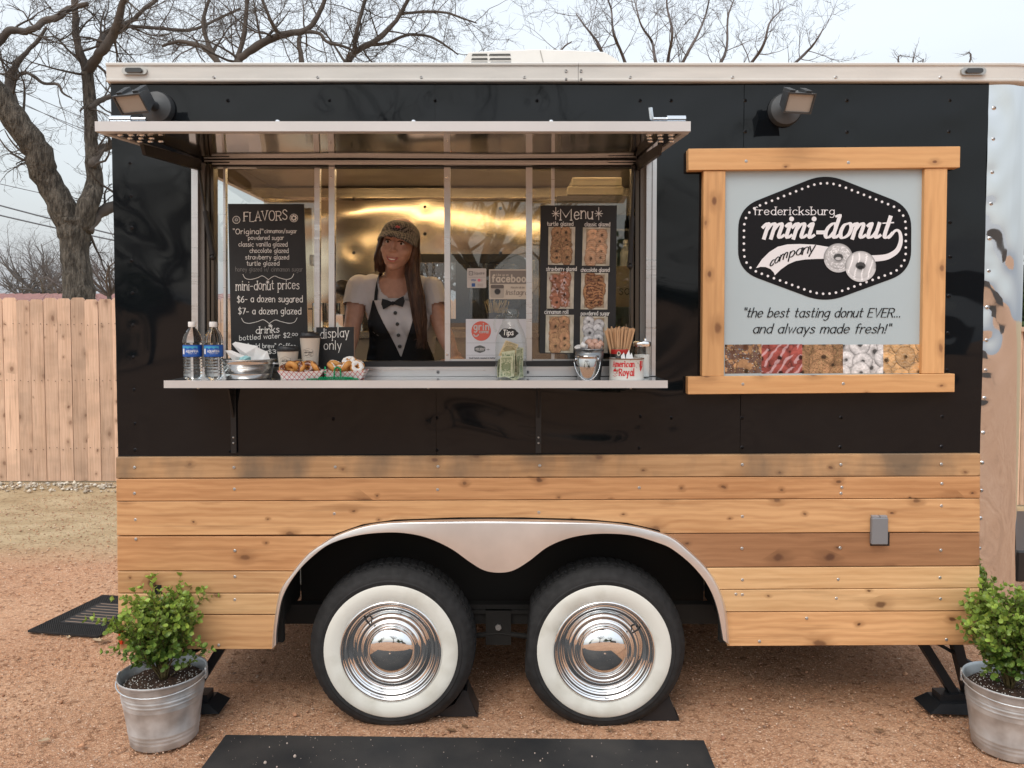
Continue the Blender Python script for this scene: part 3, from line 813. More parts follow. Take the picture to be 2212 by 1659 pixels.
oak = thing('bare_oak', 'big leafless oak with forked rough trunk left of the trailer', 'tree', P(175, 700, Y1) * 1)
oak.location.z = 0
tm, cr = MB(), MB()
base = [(178, 1003, Y1, 48), (176, 760, Y1, 40), (172, 660, Y1, 34), (167, 600, Y1, 29), (162, 545, Y1, 28), (160, 500, Y1, 33), (158, 468, Y1, 36)]
limb(tm, base, 16, .04, 1)
LB = []
LB.append(limb(tm, [(156, 490, Y1, 30), (128, 435, Y1-.1, 28), (98, 375, Y1-.2, 27), (75, 315, Y1-.3, 27), (35, 262, Y1-.4, 26), (-5, 205, Y1-.5, 25), (-70, 130, Y1-.7, 22)], 14, .05, 2))
LB.append(limb(tm, [(172, 492, Y1, 25), (192, 440, Y1, 21), (204, 400, Y1+.1, 18), (201, 350, Y1+.1, 14.5), (198, 312, Y1+.1, 13.5), (196, 260, Y1+.1, 14), (193, 205, Y1+.2, 12.5), (188, 156, Y1+.2, 12)], 12, .05, 3))
cr1 = []
def br(pts, s, n=8, bump=.09):
    r = limb(cr, pts, n, bump, s); cr1.append(r); return r
br([(189, 160, Y1+.2, 10), (176, 120, Y1+.2, 8), (166, 87, Y1+.2, 7.5), (163, 40, Y1+.2, 7), (161, -10, Y1+.2, 6.5), (165, -80, Y1, 5)], 4)
br([(190, 156, Y1+.2, 11), (205, 130, Y1+.1, 10), (222, 108, Y1, 10), (243, 76, Y1, 9.5), (254, 50, Y1-.1, 8.5), (264, 10, Y1-.2, 7), (290, -30, Y1-.3, 6)], 5)
br([(212, 100, Y1, 6), (225, 75, Y1+.3, 6), (250, 60, Y1+.3, 6), (285, 45, Y1+.4, 5), (310, 20, Y1+.4, 4.5), (340, 0, Y1+.5, 4)], 6)
br([(250, 62, Y1, 4.5), (280, 57, Y1, 4), (312, 59, Y1+.1, 4), (355, 62, Y1+.1, 3.6), (399, 66, Y1+.2, 3.6), (430, 60, Y1+.2, 3.3), (462, 45, Y1+.3, 3), (520, 18, Y1+.3, 2.4)], 7)
br([(-20, 110, Y1-.6, 9), (0, 87, Y1-.5, 8), (20, 66, Y1-.5, 7.5), (55, 68, Y1-.4, 7), (75, 60, Y1-.4, 7), (97, 45, Y1-.3, 7.5), (125, 38, Y1-.3, 7), (148, 20, Y1-.2, 7), (190, 8, Y1-.2, 5)], 8)
br([(60, 300, Y1-.3, 14), (30, 230, Y1-.1, 12), (20, 180, Y1, 9), (30, 150, Y1, 6), (50, 120, Y1, 5), (80, 90, Y1+.1, 4), (100, 60, Y1+.1, 3)], 9)
br([(28, 172, Y1, 4), (50, 157, Y1, 3.6), (70, 163, Y1-.1, 3.6), (95, 180, Y1-.1, 3.2), (125, 182, Y1-.2, 3), (135, 200, Y1-.2, 2.4), (155, 212, Y1-.2, 1.6)], 10)
br([(190, 500, Y1, 13), (205, 470, Y1+.1, 12), (232, 450, Y1+.2, 11.5), (270, 435, Y1+.4, 10), (330, 380, Y1+.8, 8)], 11)
br([(200, 360, Y1, 10), (215, 325, Y1+.2, 9), (235, 315, Y1+.3, 8), (265, 300, Y1+.4, 7), (320, 240, Y1+.6, 5)], 12)
br([(195, 235, Y1, 6), (215, 218, Y1+.1, 5.5), (238, 208, Y1+.2, 5), (270, 200, Y1+.3, 4)], 13)
for (o_, r_), n in zip(cr1, (5, 7, 5, 6, 7, 7, 5, 4, 4, 3)): spawn(cr, o_, r_, n + 2, .78, rg, (5, 4, 3))
spawn(cr, LB[0][0], LB[0][1], 6, .6, rg, (4, 4, 3), .3)
spawn(cr, LB[1][0], LB[1][1], 2, .3, rg, (4, 4, 3), .5)
tm.build('trunk', bark, oak, smooth=True)
cr.build('crown', twigm, oak, smooth=True)

# second oak, its trunk behind the trailer
Y2 = 6.2
oak2 = thing('bare_oak', 'leafless spreading tree rising behind the roof left of the air conditioner', 'tree', (P(560, 700, Y2).x, Y2, 0))
cr = MB(); cr1 = []
tk = MB(); limb(tk, [(640, 1050, Y2, 36), (632, 700, Y2, 28), (610, 420, Y2, 24), (600, 250, Y2, 20)], 12, .05, 30); tk.build('trunk', bark, oak2, smooth=True)
br([(600, 260, Y2, 14), (560, 190, Y2, 11), (515, 140, Y2, 9), (522, 125, Y2, 8), (555, 100, Y2, 8.5), (607, 76, Y2, 8), (659, 66, Y2, 6.5), (680, 45, Y2, 5.5), (700, 5, Y2, 4.5), (715, -40, Y2, 4)], 31)
br([(515, 150, Y2, 7), (513, 130, Y2, 6), (526, 80, Y2, 5.5), (531, 40, Y2, 5), (534, -10, Y2, 4.5)], 32)
br([(640, 240, Y2, 10), (652, 150, Y2, 6), (645, 90, Y2, 5), (650, 78, Y2, 4)], 33)
br([(607, 77, Y2, 5), (590, 55, Y2-.2, 4), (575, 20, Y2-.3, 3.4), (560, -20, Y2-.3, 3)], 34)
br([(655, 68, Y2, 4.5), (690, 72, Y2, 4), (705, 90, Y2, 3.4), (735, 98, Y2, 3.2), (765, 110, Y2+.1, 3)], 35)
br([(700, 300, Y2+.5, 14), (735, 180, Y2+.5, 10), (752, 130, Y2+.5, 8), (772, 110, Y2+.5, 7), (817, 84, Y2+.5, 6), (850, 50, Y2+.5, 5), (870, 22, Y2+.5, 4.5), (890, -20, Y2+.4, 4)], 36)
br([(765, 120, Y2+.5, 5), (768, 80, Y2+.3, 4.5), (780, 30, Y2+.3, 4), (792, -10, Y2+.3, 3.5)], 37)
br([(790, 98, Y2+.5, 4), (840, 92, Y2+.6, 3.6), (880, 75, Y2+.6, 3.2), (930, 80, Y2+.7, 2.8), (965, 100, Y2+.7, 2.2), (990, 118, Y2+.7, 1.6)], 38)
br([(860, 30, Y2+.5, 3.4), (920, 25, Y2+.6, 3), (965, 28, Y2+.7, 2.6), (1000, 40, Y2+.7, 2), (1030, 50, Y2+.7, 1.4)], 39)
br([(480, 150, Y2+.3, 8), (450, 110, Y2+.3, 6), (420, 95, Y2+.3, 5), (385, 90, Y2+.3, 4), (350, 100, Y2+.3, 3)], 40)
br([(470, 140, Y2+.3, 6), (445, 80, Y2+.3, 5), (440, 40, Y2+.3, 4), (455, -10, Y2+.3, 3)], 41)
for (o_, r_), n in zip(cr1, (9, 4, 3, 4, 5, 8, 5, 7, 7, 5, 5)): spawn(cr, o_, r_, n + 2, .72, rg, (5, 4, 3), .12)
cr.build('crown', twigm, oak2, smooth=True)

# finer tree over the right half
Y3 = 7.2
el = thing('bare_elm', 'fine twigged leafless tree behind the roof right of the air conditioner', 'tree', (P(1450, 700, Y3).x, Y3, 0))
tk = MB(); limb(tk, [(1440, 1040, Y3, 26), (1440, 600, Y3, 20), (1440, 300, Y3, 16)], 10, .05, 50); tk.build('trunk', bark, el, smooth=True)
cr = MB(); cr1 = []
for i, pts in enumerate([
    [(1440, 320), (1425, 180), (1415, 130), (1408, 90), (1385, 55), (1372, 5), (1365, -40)],
    [(1440, 320), (1442, 180), (1443, 130), (1452, 70), (1440, 10), (1445, -40)],
    [(1440, 320), (1460, 190), (1475, 135), (1505, 80), (1525, 30), (1535, -20)],
    [(1440, 330), (1370, 220), (1310, 130), (1290, 90), (1262, 55), (1245, 30)],
    [(1440, 330), (1380, 210), (1345, 120), (1325, 70), (1320, 20), (1305, -20)],
    [(1440, 300), (1520, 200), (1555, 140), (1570, 100), (1572, 40), (1585, 0)],
    [(1440, 300), (1560, 210), (1620, 140), (1650, 95), (1662, 50), (1690, 20)],
    [(1440, 300), (1600, 230), (1700, 150), (1745, 110), (1765, 85), (1778, 62)],
    [(1440, 320), (1330, 260), (1225, 180), (1200, 140), (1215, 105), (1235, 90)]]):
    br([(u, v, Y3 + rg.uniform(-.4, .4) * (k > 1), max(1.2, 5.2 - k * .8)) for k, (u, v) in enumerate(pts)], 60 + i, 5)
for (o_, r_), n in zip(cr1, (10, 11, 10, 9, 9, 10, 10, 9, 6)): spawn(cr, o_, r_, n, .56, rg, (4, 3, 2), .3, Vector((0, 0, .55)), gnarl=.22, up=.12)
cr.build('crown', twigm2, el, smooth=True)

# sapling tops just over the roof at the right
sp = thing('sapling', 'twig tops of a small tree poking over the roof near the right marker lamp', 'tree', (P(2015, 700, 9.).x, 9., 0))
cr = MB(); cr1 = []
for u, v in ((1945, 118), (1975, 122), (1995, 127), (2092, 112)):
    br([(2020, 900, 9., 3), (2015, 300, 9., 3), (u, v + 30, 9., 2), (u, v, 9., 1)], int(u), 4); spawn(cr, *cr1[-1], 5, .22, rg, (3,), .8)
cr.build('crown', twigm2, sp, smooth=True)
# small bare trees between trunk and trailer, and a far row on the horizon
def small_tree(u, v0, Yt, h, lab, seed, spread=1., m=twigm2, kids=(6, 5, 3), n=9):
    p = P(u, v0, Yt); t = thing('bare_tree', lab, 'tree', (p.x, Yt, 0)); r2 = random.Random(seed)
    a, c = MB(), MB(); top = Vector((p.x, Yt, p.z))
    a.tube([Vector((p.x, Yt, 0)), Vector((p.x + .05, Yt, top.z * .5)), top], [h * .035, h * .028, h * .02], 7)
    for k in range(n):
        an = 2 * PI * k / n; d = Vector((math.cos(an) * spread, math.sin(an) * spread, .9))
        grow(c, top, d, h * r2.uniform(.45, .62), h * .014, 0, r2, gnarl=.3, up=.05, kids=kids)
    a.build('trunk', bark, t, smooth=True); c.build('crown', m, t, smooth=True); return t
small_tree(236, 640, 11, 1.9, 'small twiggy tree between the oak trunk and the trailer end', 5, 1., twigm2, (4, 4, 3), 8)
small_tree(150, 640, 14, 1.4, 'low bare tree showing just left of the oak trunk base', 6)
far_m = M('far_twigs', (.16, .15, .15), .95)
for i, (u, h, lab) in enumerate([(48, 2.6, 'far grey tree at the left, lowest of the horizon row'), (92, 4.0, 'far grey tree above the pink roof, tallest of the horizon row'),
                     (125, 3.4, 'far grey tree beside the oak trunk on the horizon'), (232, 3.0, 'far grey tree on the horizon beside the trailer edge')]):
    small_tree(u, 640, 42, h * 1.5, lab, 70 + i, 1.3, far_m, (6, 4, 3), 12)
# trees seen past the right corner
green_m = M('evergreen_leaves', (.05, .085, .03), .8, var=.5, vscale=3)
def leafy(name, lab, x, y, z0, rx, rz, n, seed, m, size=.05):
    t = thing(name, lab, 'tree', (x, y, 0)); rs = np.random.RandomState(seed)
    tk = MB().tube([(x, y, 0), (x + .1, y, z0)], [.12, .06], 7); tk.build('trunk', bark, t, smooth=True)
    mb = MB(); cl = [(rs.normal(0, .45, 3) * (rx, rx, rz)) for _ in range(14)]
    for k in range(n):
        c = cl[rs.randint(14)] + rs.normal(0, .22, 3) * (rx, rx, rz) + (x, y, z0)
        a = rs.normal(0, 1, 3); b = rs.normal(0, 1, 3); a *= size / np.linalg.norm(a); b *= size * .6 / np.linalg.norm(b)
        mb.add([c - a, c - b, c + a, c + b], [(0, 1, 2, 3)])
    mb.build('crown', m, t); return t
leafy('evergreen_tree', 'green leafy tree over the fence past the right corner', 6.9, 7.6, 1.95, .9, .55, 5000, 3, green_m)
small_tree(2235, 560, 9.5, 3.4, 'bare tree rising past the polished right corner', 8, 1., twigm, (6, 5, 3), 10)

small_tree(925, 640, 8.2, 2.0, 'bushy bare tree glimpsed through the far door window', 91, 1.2, twigm, (7, 6, 4), 14)
small_tree(1010, 640, 10, 2.2, 'second bare tree glimpsed through the far door window', 92, 1.2, twigm, (7, 5, 3), 12)
# pink metal roof and its building beyond the fence
hb = thing('metal_roof_building', 'long low building with a pinkish ribbed metal roof beyond the fence', 'building', (-14, 22, 0))
w_ = MB(); w_.box(-22, 21, 0, -5, 27, 2.23); w_.build('wall', M('pink_wall', (.40, .30, .27), .8), hb)
r_ = MB(); a = [(-22.5, 20.4, 2.22), (-4.6, 20.4, 2.22), (-4.6, 24, 2.58), (-22.5, 24, 2.58), (-4.6, 27.6, 2.22), (-22.5, 27.6, 2.22)]
r_.add(a, [(0, 1, 2, 3), (3, 2, 4, 5)]); pinkr = M('pink_metal_roof', (.50, .29, .26), .5, var=.06, vscale=2)
r_.build('roof', pinkr, hb)
rb = MB()
for i in range(60):
    xx = -22.4 + i * .3; rb.tube([(xx, 20.4, 2.24), (xx, 24, 2.60)], .02, 4)
rb.build('roof_rib', pinkr, hb, kind='stuff')

# power lines
pm = M('overhead_cable', (.10, .11, .13), .6)
for i, (a, b, d, rr) in enumerate([((-200, 388), (420, 546), 19, .022), ((-200, 416), (420, 553), 19, .022), ((-200, 350), (420, 485), 26, .014),
                        ((-200, 120), (420, 372), 22, .012), ((-200, 90), (420, 350), 22, .012), ((-100, 150), (420, 392), 24, .012)]):
    A, B = P(*a, d), P(*b, d + 2); mb = MB(); pts = []
    for k in range(13):
        t = k / 12; q = A.lerp(B, t); q.z -= .25 * 4 * t * (1 - t) * .3; pts.append(q)
    mb.tube(pts, rr, 5); o = mb.build('power_line', pm, None)
    labs = ['thick cable crossing the sky left of the oak, upper of the low pair', 'thick cable crossing the sky left of the oak, lower of the low pair',
            'thin cable just above the low pair of power lines', 'thin cable high on the left, middle of the upper three', 'thin cable high on the left, topmost of the upper three',
            'thin cable high on the left, lowest of the upper three']
    tag(o, labs[i], 'cable', 'power lines behind the oak')

# ------------------------------------------------------------------ what lies behind the photographer (seen in the chrome and gloss paint)
def back_tree(x, y, h, seed, lab, n=10):
    t = thing('bare_tree', lab, 'tree', (x, y, 0)); r2 = random.Random(seed); a, c = MB(), MB(); top = Vector((x, y, h * .3))
    a.tube([(x, y, 0), (x, y, h * .15), top], [h * .03, h * .024, h * .022], 8)
    for k in range(n):
        an = 2 * PI * k / n; grow(c, top, Vector((math.cos(an), math.sin(an), 1.0)), h * r2.uniform(.38, .5), h * .011, 0, r2, gnarl=.22, up=.08, kids=(5, 4, 3))
    a.build('trunk', bark, t, smooth=True); c.build('crown', twigm, t, smooth=True)
back_tree(-.8, -17, 9, 101, 'bare tree mirrored in the centre of both hubcaps')
back_tree(9, -24, 9, 102, 'bare tree behind the photographer to the right')
back_tree(-13, -26, 10, 103, 'bare tree behind the photographer to the left')
leafy('evergreen_tree', 'dark round tree across the yard, mirrored in the hubcaps', 4.5, -26, 2.2, 2.6, 1.8, 3500, 5, green_m, .16)
leafy('evergreen_tree', 'second dark tree across the yard, mirrored in the hubcaps', 9.5, -30, 2.4, 2.6, 1.8, 3500, 6, green_m, .16)
leafy('evergreen_tree', 'dark tree far left across the yard', -17, -28, 2.4, 3.6, 2.0, 3500, 8, green_m, .16)
tb = thing('picnic_table', 'wooden picnic table across the yard, mirrored in the hubcaps', 'table', (-.6, -13, 0))
gw = M('grey_timber', (.22, .19, .16), .8)
MB().box(-1.5, -13.4, .72, .3, -12.6, .76).build('tabletop', gw, tb)
for yy in (-13.9, -12.4): MB().box(-1.5, yy, .42, .3, yy + .28, .46).build('bench', gw, tb)
for xx in (-1.3, .05): MB().box(xx, -13.8, 0, xx + .08, -12.2, .08).box(xx, -13.1, 0, xx + .08, -12.9, .72).build('leg', gw, tb)
bb = thing('barn', 'grey barn with pale roof across the yard behind the photographer', 'building', (16, -34, 0))
MB().box(12, -38, 0, 20, -32, 3.2).build('wall', M('barn_wall', (.16, .15, .14), .8), bb)
MB().add([(11.6, -31.6, 3.1), (20.4, -31.6, 3.1), (20.4, -35, 5), (11.6, -35, 5), (20.4, -38.4, 3.1), (11.6, -38.4, 3.1)], [(0, 1, 2, 3), (3, 2, 4, 5)]).build('roof', M('pale_roof', (.5, .5, .5), .5), bb)
# ------------------------------------------------------------------ the trailer
T = thing('food_trailer', 'black food trailer clad below in cedar boards, with an open serving window and whitewall tyres', 'food trailer', (0, 1.0, 0))
XL, XR = P(255, 985).x, P(2117, 985).x
ZB = P(1000, 984).z          # foot of the black panel
ZT = P(1000, 176).z
WX0, WX1 = P(427, 600).x, P(1397, 600).x          # window opening
WZ0, WZ1 = P(900, 806).z, P(900, 352).z
BY = 2.1                      # inner face of the far wall
def grid_panel(name, x0, x1, z0, z1, y, disp, m, parent, holes=(), step=.011, face=-1, label=None):
    nx = max(2, int((x1 - x0) / step)); nz = max(2, int((z1 - z0) / step))
    gx = np.linspace(x0, x1, nx + 1); gz = np.linspace(z0, z1, nz + 1)
    for h in holes:
        for a in (h[0], h[1]):
            if x0 < a < x1: gx[np.argmin(abs(gx - a))] = a
        for a in (h[2], h[3]):
            if z0 < a < z1: gz[np.argmin(abs(gz - a))] = a
    X, Z = np.meshgrid(gx, gz); Yd = y + disp(X, Z)
    W = nx + 1; vs = np.stack([X.ravel(), Yd.ravel(), Z.ravel()], 1)
    cx = (gx[:-1] + gx[1:]) / 2; cz = (gz[:-1] + gz[1:]) / 2
    fs = []
    for j in range(nz):
        for i in range(nx):
            if any(h[0] < cx[i] < h[1] and h[2] < cz[j] < h[3] for h in holes): continue
            a = j * W + i
            fs.append((a, a + 1, a + 1 + W, a + W) if face < 0 else (a, a + W, a + 1 + W, a + 1))
    mb = MB(); mb.v = list(map(tuple, vs)); mb.f = fs
    return mb.build(name, m, parent, smooth=True, label=label)
RV = []   # rivets (u, v)
for u in (492, 712, 940, 1160, 1383, 1610, 1830, 2052): RV.append((u, 217))
for u, v in ((1610, 284), (1830, 285), (2050, 284), (281, 280), (281, 352), (283, 423), (284, 492), (284, 563), (286, 633), (287, 703), (288, 772), (290, 842), (292, 915), (292, 972),
             (944, 903), (1383, 900), (1603, 903), (1817, 902), (2035, 900), (944, 972), (1380, 968), (1603, 967), (1815, 966), (2034, 965), (498, 975), (720, 905), (2053, 480), (2053, 555), (2050, 640), (2048, 720), (2046, 800),
             (1450, 903), (1450, 217)): RV.append((u, v))
RVW = [P(u, v) for u, v in RV]
def dents(X, Z):
    d = .0021 * np.sin(X * 5.1 + 2.0 * np.sin(Z * 3.3)) * np.sin(Z * 8.3 + 1.6 * np.sin(X * 2.1)) + .0008 * np.sin(X * 12.7 + 3 * np.sin(Z * 6.1 + 1)) * np.sin(Z * 14 + 2 * np.sin(X * 4.4))
    lo_ = np.clip((WZ0 - .02 - Z) / .05, 0, 1) * np.clip((Z - ZB) / .06, 0, 1); d = d + lo_ * .0026 * np.sin(Z * 25 + 2.4 * np.sin(X * 2.6 + .4)) * np.clip(np.sin(X * 2.1 + 1.1), 0, 1) ** 2
    for p in RVW:
        r2 = (X - p.x) ** 2 + (Z - p.z) ** 2
        d = d + (.0003 if p.x < XL + .2 else .0016) * np.exp(-r2 / (2 * .030 ** 2)) - .0005 * np.exp(-r2 / (2 * .012 ** 2))
    return d
hole = (WX0, WX1, WZ0, WZ1)
s1, s2 = P(941, 500).x, P(1604, 500).x
for a, b in ((XL, s1 - .0015), (s1 + .0015, s2 - .0015), (s2 + .0015, XR)):
    grid_panel('side_panel', a, b, ZB, ZT + .03, 0, dents, black_paint, T, (hole,))
for s, z0, z1 in ((s1, ZB, WZ0), (s1, WZ1, ZT), (s2, ZB, ZT)): MB().box(s - .006, .0045, z0, s + .006, .006, z1).build('seam_strip', black_paint, T)
rv = MB()
for p in RVW: rv.lathe([(.0075, 0), (.0065, -.003), (.003, -.0048)], (p.x, .001, p.z), 10, 'Y')
rv.build('rivet', M('dark_rivet', (.05, .05, .055), .25, .8), T, kind='stuff', smooth=True)
# lower backing behind the boards with room for the wheels, floor, far wall, ends, roof
AX0, AX1 = P(600, 1300).x, P(1566, 1300).x
FLZ = .42
bk = MB(); bk.box(XL, 0, .335, AX0 + .02, .03, ZB).box(AX1 - .02, 0, .335, XR, .03, ZB).box(AX0 + .02, 0, P(1000, 1110).z, AX1 - .02, .03, ZB)
bk.build('skirt_backing', dark_void, T)
MB().box(XL, .375, FLZ, XR, BY, FLZ + .03).build('floor', M('diamond_floor', (.10, .10, .10), .5), T)
wl = MB(); wz = P(1000, 1118).z
wl.box(AX0 - .01, .0, wz - .01, AX1 + .01, .36, wz + .01).box(AX0 - .02, .0, .40, AX0 - .005, .36, wz).box(AX1 + .005, .0, .40, AX1 + .02, .36, wz).box(AX0, .36, .335, AX1, .37, wz)
wl.build('wheel_well', dark_void, T)
ZC = 2.533
# rear end wall with its doorway open to the yard
rw = MB(); rw.box(XL, .012, .35, XL + .03, .42, ZT).box(XL, 1.95, .35, XL + .03, BY, ZT).box(XL, .42, 2.418, XL + .03, 1.95, ZT).box(XL, .42, .35, XL + .03, 1.95, .47)
rw.build('rear_wall', steel_in, T)
MB().box(XR, .14, .35, XR + .22, BY, ZT).build('front_wall', steel_in, T)
def wav(X, Z):
    d = .0062 * np.sin(Z * 13 + 1.4 * np.sin(X * 2.3 + .5)) * (.6 + .4 * np.sin(X * 1.7 + 2)) * np.clip((Z - 1.65) / .4, .2, 1) + .0016 * np.sin(X * 6.3 + 2 * np.sin(Z * 5))+.0018*np.sin(Z*23+2*np.sin(X*3.1))
    for u, v in ((764, 407 + 25), (918, 447), (918, 505), (764, 546), (1081, 450), (1081, 546), (600, 440), (1250, 450)):
        p = P(u, v, BY); r2 = (X - p.x) ** 2 + (Z - p.z) ** 2
        d = d + .003 * np.exp(-r2 / (2 * .04 ** 2))
    return d
wa, wb, wc, wd = P(870, 556, BY), P(1136, 556, BY), P(870, 700, BY), P(1136, 700, BY)
hw = (wa.x, wb.x, wc.z, wa.z)
grid_panel('far_wall', XL + .03, XR, FLZ, ZC - .05, BY, wav, steel_far, T, (hw,), .016)
MB().box(XL, BY + .03, .20, XR, BY + .05, wc.z).box(XL, BY + .03, wa.z, XR, BY + .05, ZT).box(XL, BY + .03, wc.z, wa.x, BY + .05, wa.z).box(wb.x, BY + .03, wc.z, XR, BY + .05, wa.z).build('far_wall_shading_skin', black_paint, T)  # unseen lower edge dropped to block light and darken the ground underneath
rv = MB()
for u, v in ((764, 432), (918, 447), (918, 505), (764, 546), (1081, 450), (1081, 546)):
    p = P(u, v, BY); rv.lathe([(.012, 0), (.010, -.004), (.004, -.007)], (p.x, BY + .003, p.z), 10, 'Y')
rv.build('wall_screw', black_iron, T, kind='stuff')
MB().box(XL + .03, BY - .05, ZC - .07, XR, BY - .002, ZC - .01).build('wall_cornice', steel_in, T)
ceil_m = M('ceiling_metal', (.46, .41, .34), .38, .7, rvar=.06, vscale=8)
MB().box(XL, .012, ZC, XR, BY + .05, ZC + .02).build('ceiling', ceil_m, T)
# door window in the far wall: thick dark frame with round corners
wf = MB()
def rrect(x0, x1, z0, z1, r, n=6):
    pts = []
    for cx, cz, a0 in ((x1-r, z1-r, 0), (x0+r, z1-r, 90), (x0+r, z0+r, 180), (x1-r, z0+r, 270)):
        for k in range(n + 1):
            a = math.radians(a0 + 90 * k / n); pts.append((cx + r*math.cos(a), cz + r*math.sin(a)))
    return pts
def ring(mb, o, i, y0, y1):
    n = len(o)
    vs = [(x, y0, z) for x, z in o] + [(x, y0, z) for x, z in i] + [(x, y1, z) for x, z in o] + [(x, y1, z) for x, z in i]
    for k in range(n):
        j = (k + 1) % n
    fs = []
    for k in range(n):
        j = (k + 1) % n
        fs += [(k, j, n+j, n+k), (2*n+j, 2*n+k, 3*n+k, 3*n+j), (j, k, 2*n+k, 2*n+j), (n+k, n+j, 3*n+j, 3*n+k)]
    mb.add(vs, fs)
ring(wf, rrect(hw[0]-.02, hw[1]+.02, hw[2]-.02, hw[3]+.02, .10), rrect(hw[0]+.035, hw[1]-.035, hw[2]+.035, hw[3]-.035, .07), BY - .035, BY + .03)
mid = P(985, 600, BY).x; wf.box(mid, BY-.03, hw[2]+.03, mid+.09, BY+.02, hw[3]-.03)
dwf = wf.build('door_window_frame', black_iron, T)
q_ = P(985, 600, BY).x + .09; MB().box(q_, BY-.006, hw[2]+.03, hw[1]-.03, BY-.002, hw[3]-.03).build('door_panel', M('tinted_panel', (.022, .024, .024), .25), dwf)
MB().add([(hw[0]+.03, BY-.01, hw[2]+.03), (hw[1]-.03, BY-.01, hw[2]+.03), (hw[1]-.03, BY-.01, hw[3]-.03), (hw[0]+.03, BY-.01, hw[3]-.03)], [(0,1,2,3)]).build('glass_pane', pane_m, dwf)
# roof cap and corner
tz0, tz1 = P(1000, 177, -.02).z, P(1000, 137, -.02).z
xl, XC, RC = P(230, 150, -.02).x, XR + .085, .13
def corner_path(y, n=10, out=0.):
    """plan outline: along the side, round the nose corner, along the front"""
    pts = [(XC, y)]
    for k in range(1, n + 1):
        a = -PI/2 + PI/2 * k / n; pts.append((XC + (RC + out) * math.cos(a), RC + y + out + (RC + out) * math.sin(a)))
    pts.append((XC + RC + out, 2.0)); return pts
tr = MB(); path = [(xl, -.022), (P(1249, 150, -.02).x - .0008, -.022)]
def sweep(mb, path, prof):
    n = len(prof); vs = []
    for i, (x, y) in enumerate(path):
        a = path[max(i-1, 0)]; b = path[min(i+1, len(path)-1)]; d = Vector((b[0]-a[0], b[1]-a[1])).normalized(); nn = Vector((d.y, -d.x))
        for o_, z in prof: vs.append((x + nn.x * o_, y + nn.y * o_, z))
    fs = [(i*n+k, (i+1)*n+k, (i+1)*n+(k+1) % n, i*n+(k+1) % n) for i in range(len(path)-1) for k in range(n)]
    fs += [tuple(range(n)), tuple(range((len(path)-1)*n, len(path)*n))[::-1]]
    mb.add(vs, fs)
prof = [(-.03, tz0), (.0, tz0), (.003, tz0+.004), (.003, tz0+.010), (0, tz0+.012), (0, tz1-.012), (.005, tz1-.009), (.006, tz1-.002), (0, tz1+.003), (-.03, tz1+.003)]
sweep(tr, path, prof); tr.build('roof_trim', white_trim, T, auto=30)
tr = MB(); sweep(tr, [(P(1249, 150, -.02).x + .0008, -.022)] + corner_path(-.022), prof); tr.build('roof_trim', white_trim, T, auto=30)
MB().box(xl, -.0, tz1 - .03, XC + .1, BY + .08, tz1 - .005).build('roof', M('white_roof', (.7, .69, .66), .4), T)
MB().box(xl, .05, tz0, xl + .03, BY + .08, tz1).build('rear_roof_trim', white_trim, T)
rv = MB()
for u in (462, 686, 910, 1133, 1362, 1583, 1806, 2032):
    p = P(u, 167, -.024); rv.lathe([(.007, 0), (.006, -.003), (.002, -.005)], (p.x, -.0225, p.z), 10, 'Y')
for u in (1228, 1246 + 10):
    for v in (154 - 1, 171): p = P(u - 4, v, -.024); rv.lathe([(.007, 0), (.006, -.003), (.002, -.005)], (p.x + (.006 if u > 1240 else -.002), -.0225, p.z), 10, 'Y')
rv.build('trim_rivet', M('bright_rivet', (.8, .8, .8), .2, 1.), T, kind='stuff', smooth=True)
# polished nose corner with dimples round each screw
cz0, cz1 = .40, tz0
nz, ncirc = 150, 22
plan = [(XR + .085 * k / 8, 0.) for k in range(9)]
for k in range(1, 14):
    a = -PI/2 + PI/2 * k / 13; plan.append((XC + RC * math.cos(a), RC + RC * math.sin(a)))
plan.append((XC + RC, 1.2)); vs, fs = [], []
SC = [P(2150 - (v - 180) * .034, v, 0) for v in (233, 300, 372, 440, 515, 585, 664, 735, 800, 860, 935, 1000, 1060, 1120, 1185, 1245)]
for j in range(nz + 1):
    z = cz0 + (cz1 - cz0) * j / nz
    for i, (x, y) in enumerate(plan):
        d = .0021 * math.sin(z * 15 + x * 34 + 1.5 * math.sin(z * 7)) + .0004 * math.sin(z * 37 - x * 50 + 2) if i < 12 else .0006 * math.sin(z * 9)
        for p in SC: d += .0017 * math.exp(-((x - p.x) ** 2 + (z - p.z) ** 2) / (2 * .017 ** 2)) if i < 12 else 0
        vs.append((x, y + d, z))
n = len(plan)
fs = [(j*n+i, j*n+i+1, (j+1)*n+i+1, (j+1)*n+i) for j in range(nz) for i in range(n-1)]
mb = MB(); mb.v = vs; mb.f = fs; cp = mb.build('corner_panel', mirror, T, smooth=True)
rv = MB()
for p in SC: rv.lathe([(.0085, 0), (.007, -.004), (.003, -.006)], (p.x, .002, p.z), 10, 'Y')
rv.build('corner_screw', M('bright_rivet'), cp, kind='stuff', smooth=True)
# black tongue box showing past the corner
tb_ = MB(); q = P(2199, 1185, .9); tb_.bevbox(q.x - .1, .75, P(2205, 1258, .75).z, q.x + .75, 1.6, P(2205, 1190, .75).z, .01)
tg = tb_.build('tongue_box', M('black_plastic', (.02, .02, .022), .35), T)
MB().box(q.x + .02, .746, P(2205, 1210, .75).z, q.x + .06, .749, P(2205, 1195, .75).z).build('label', paper, tg)
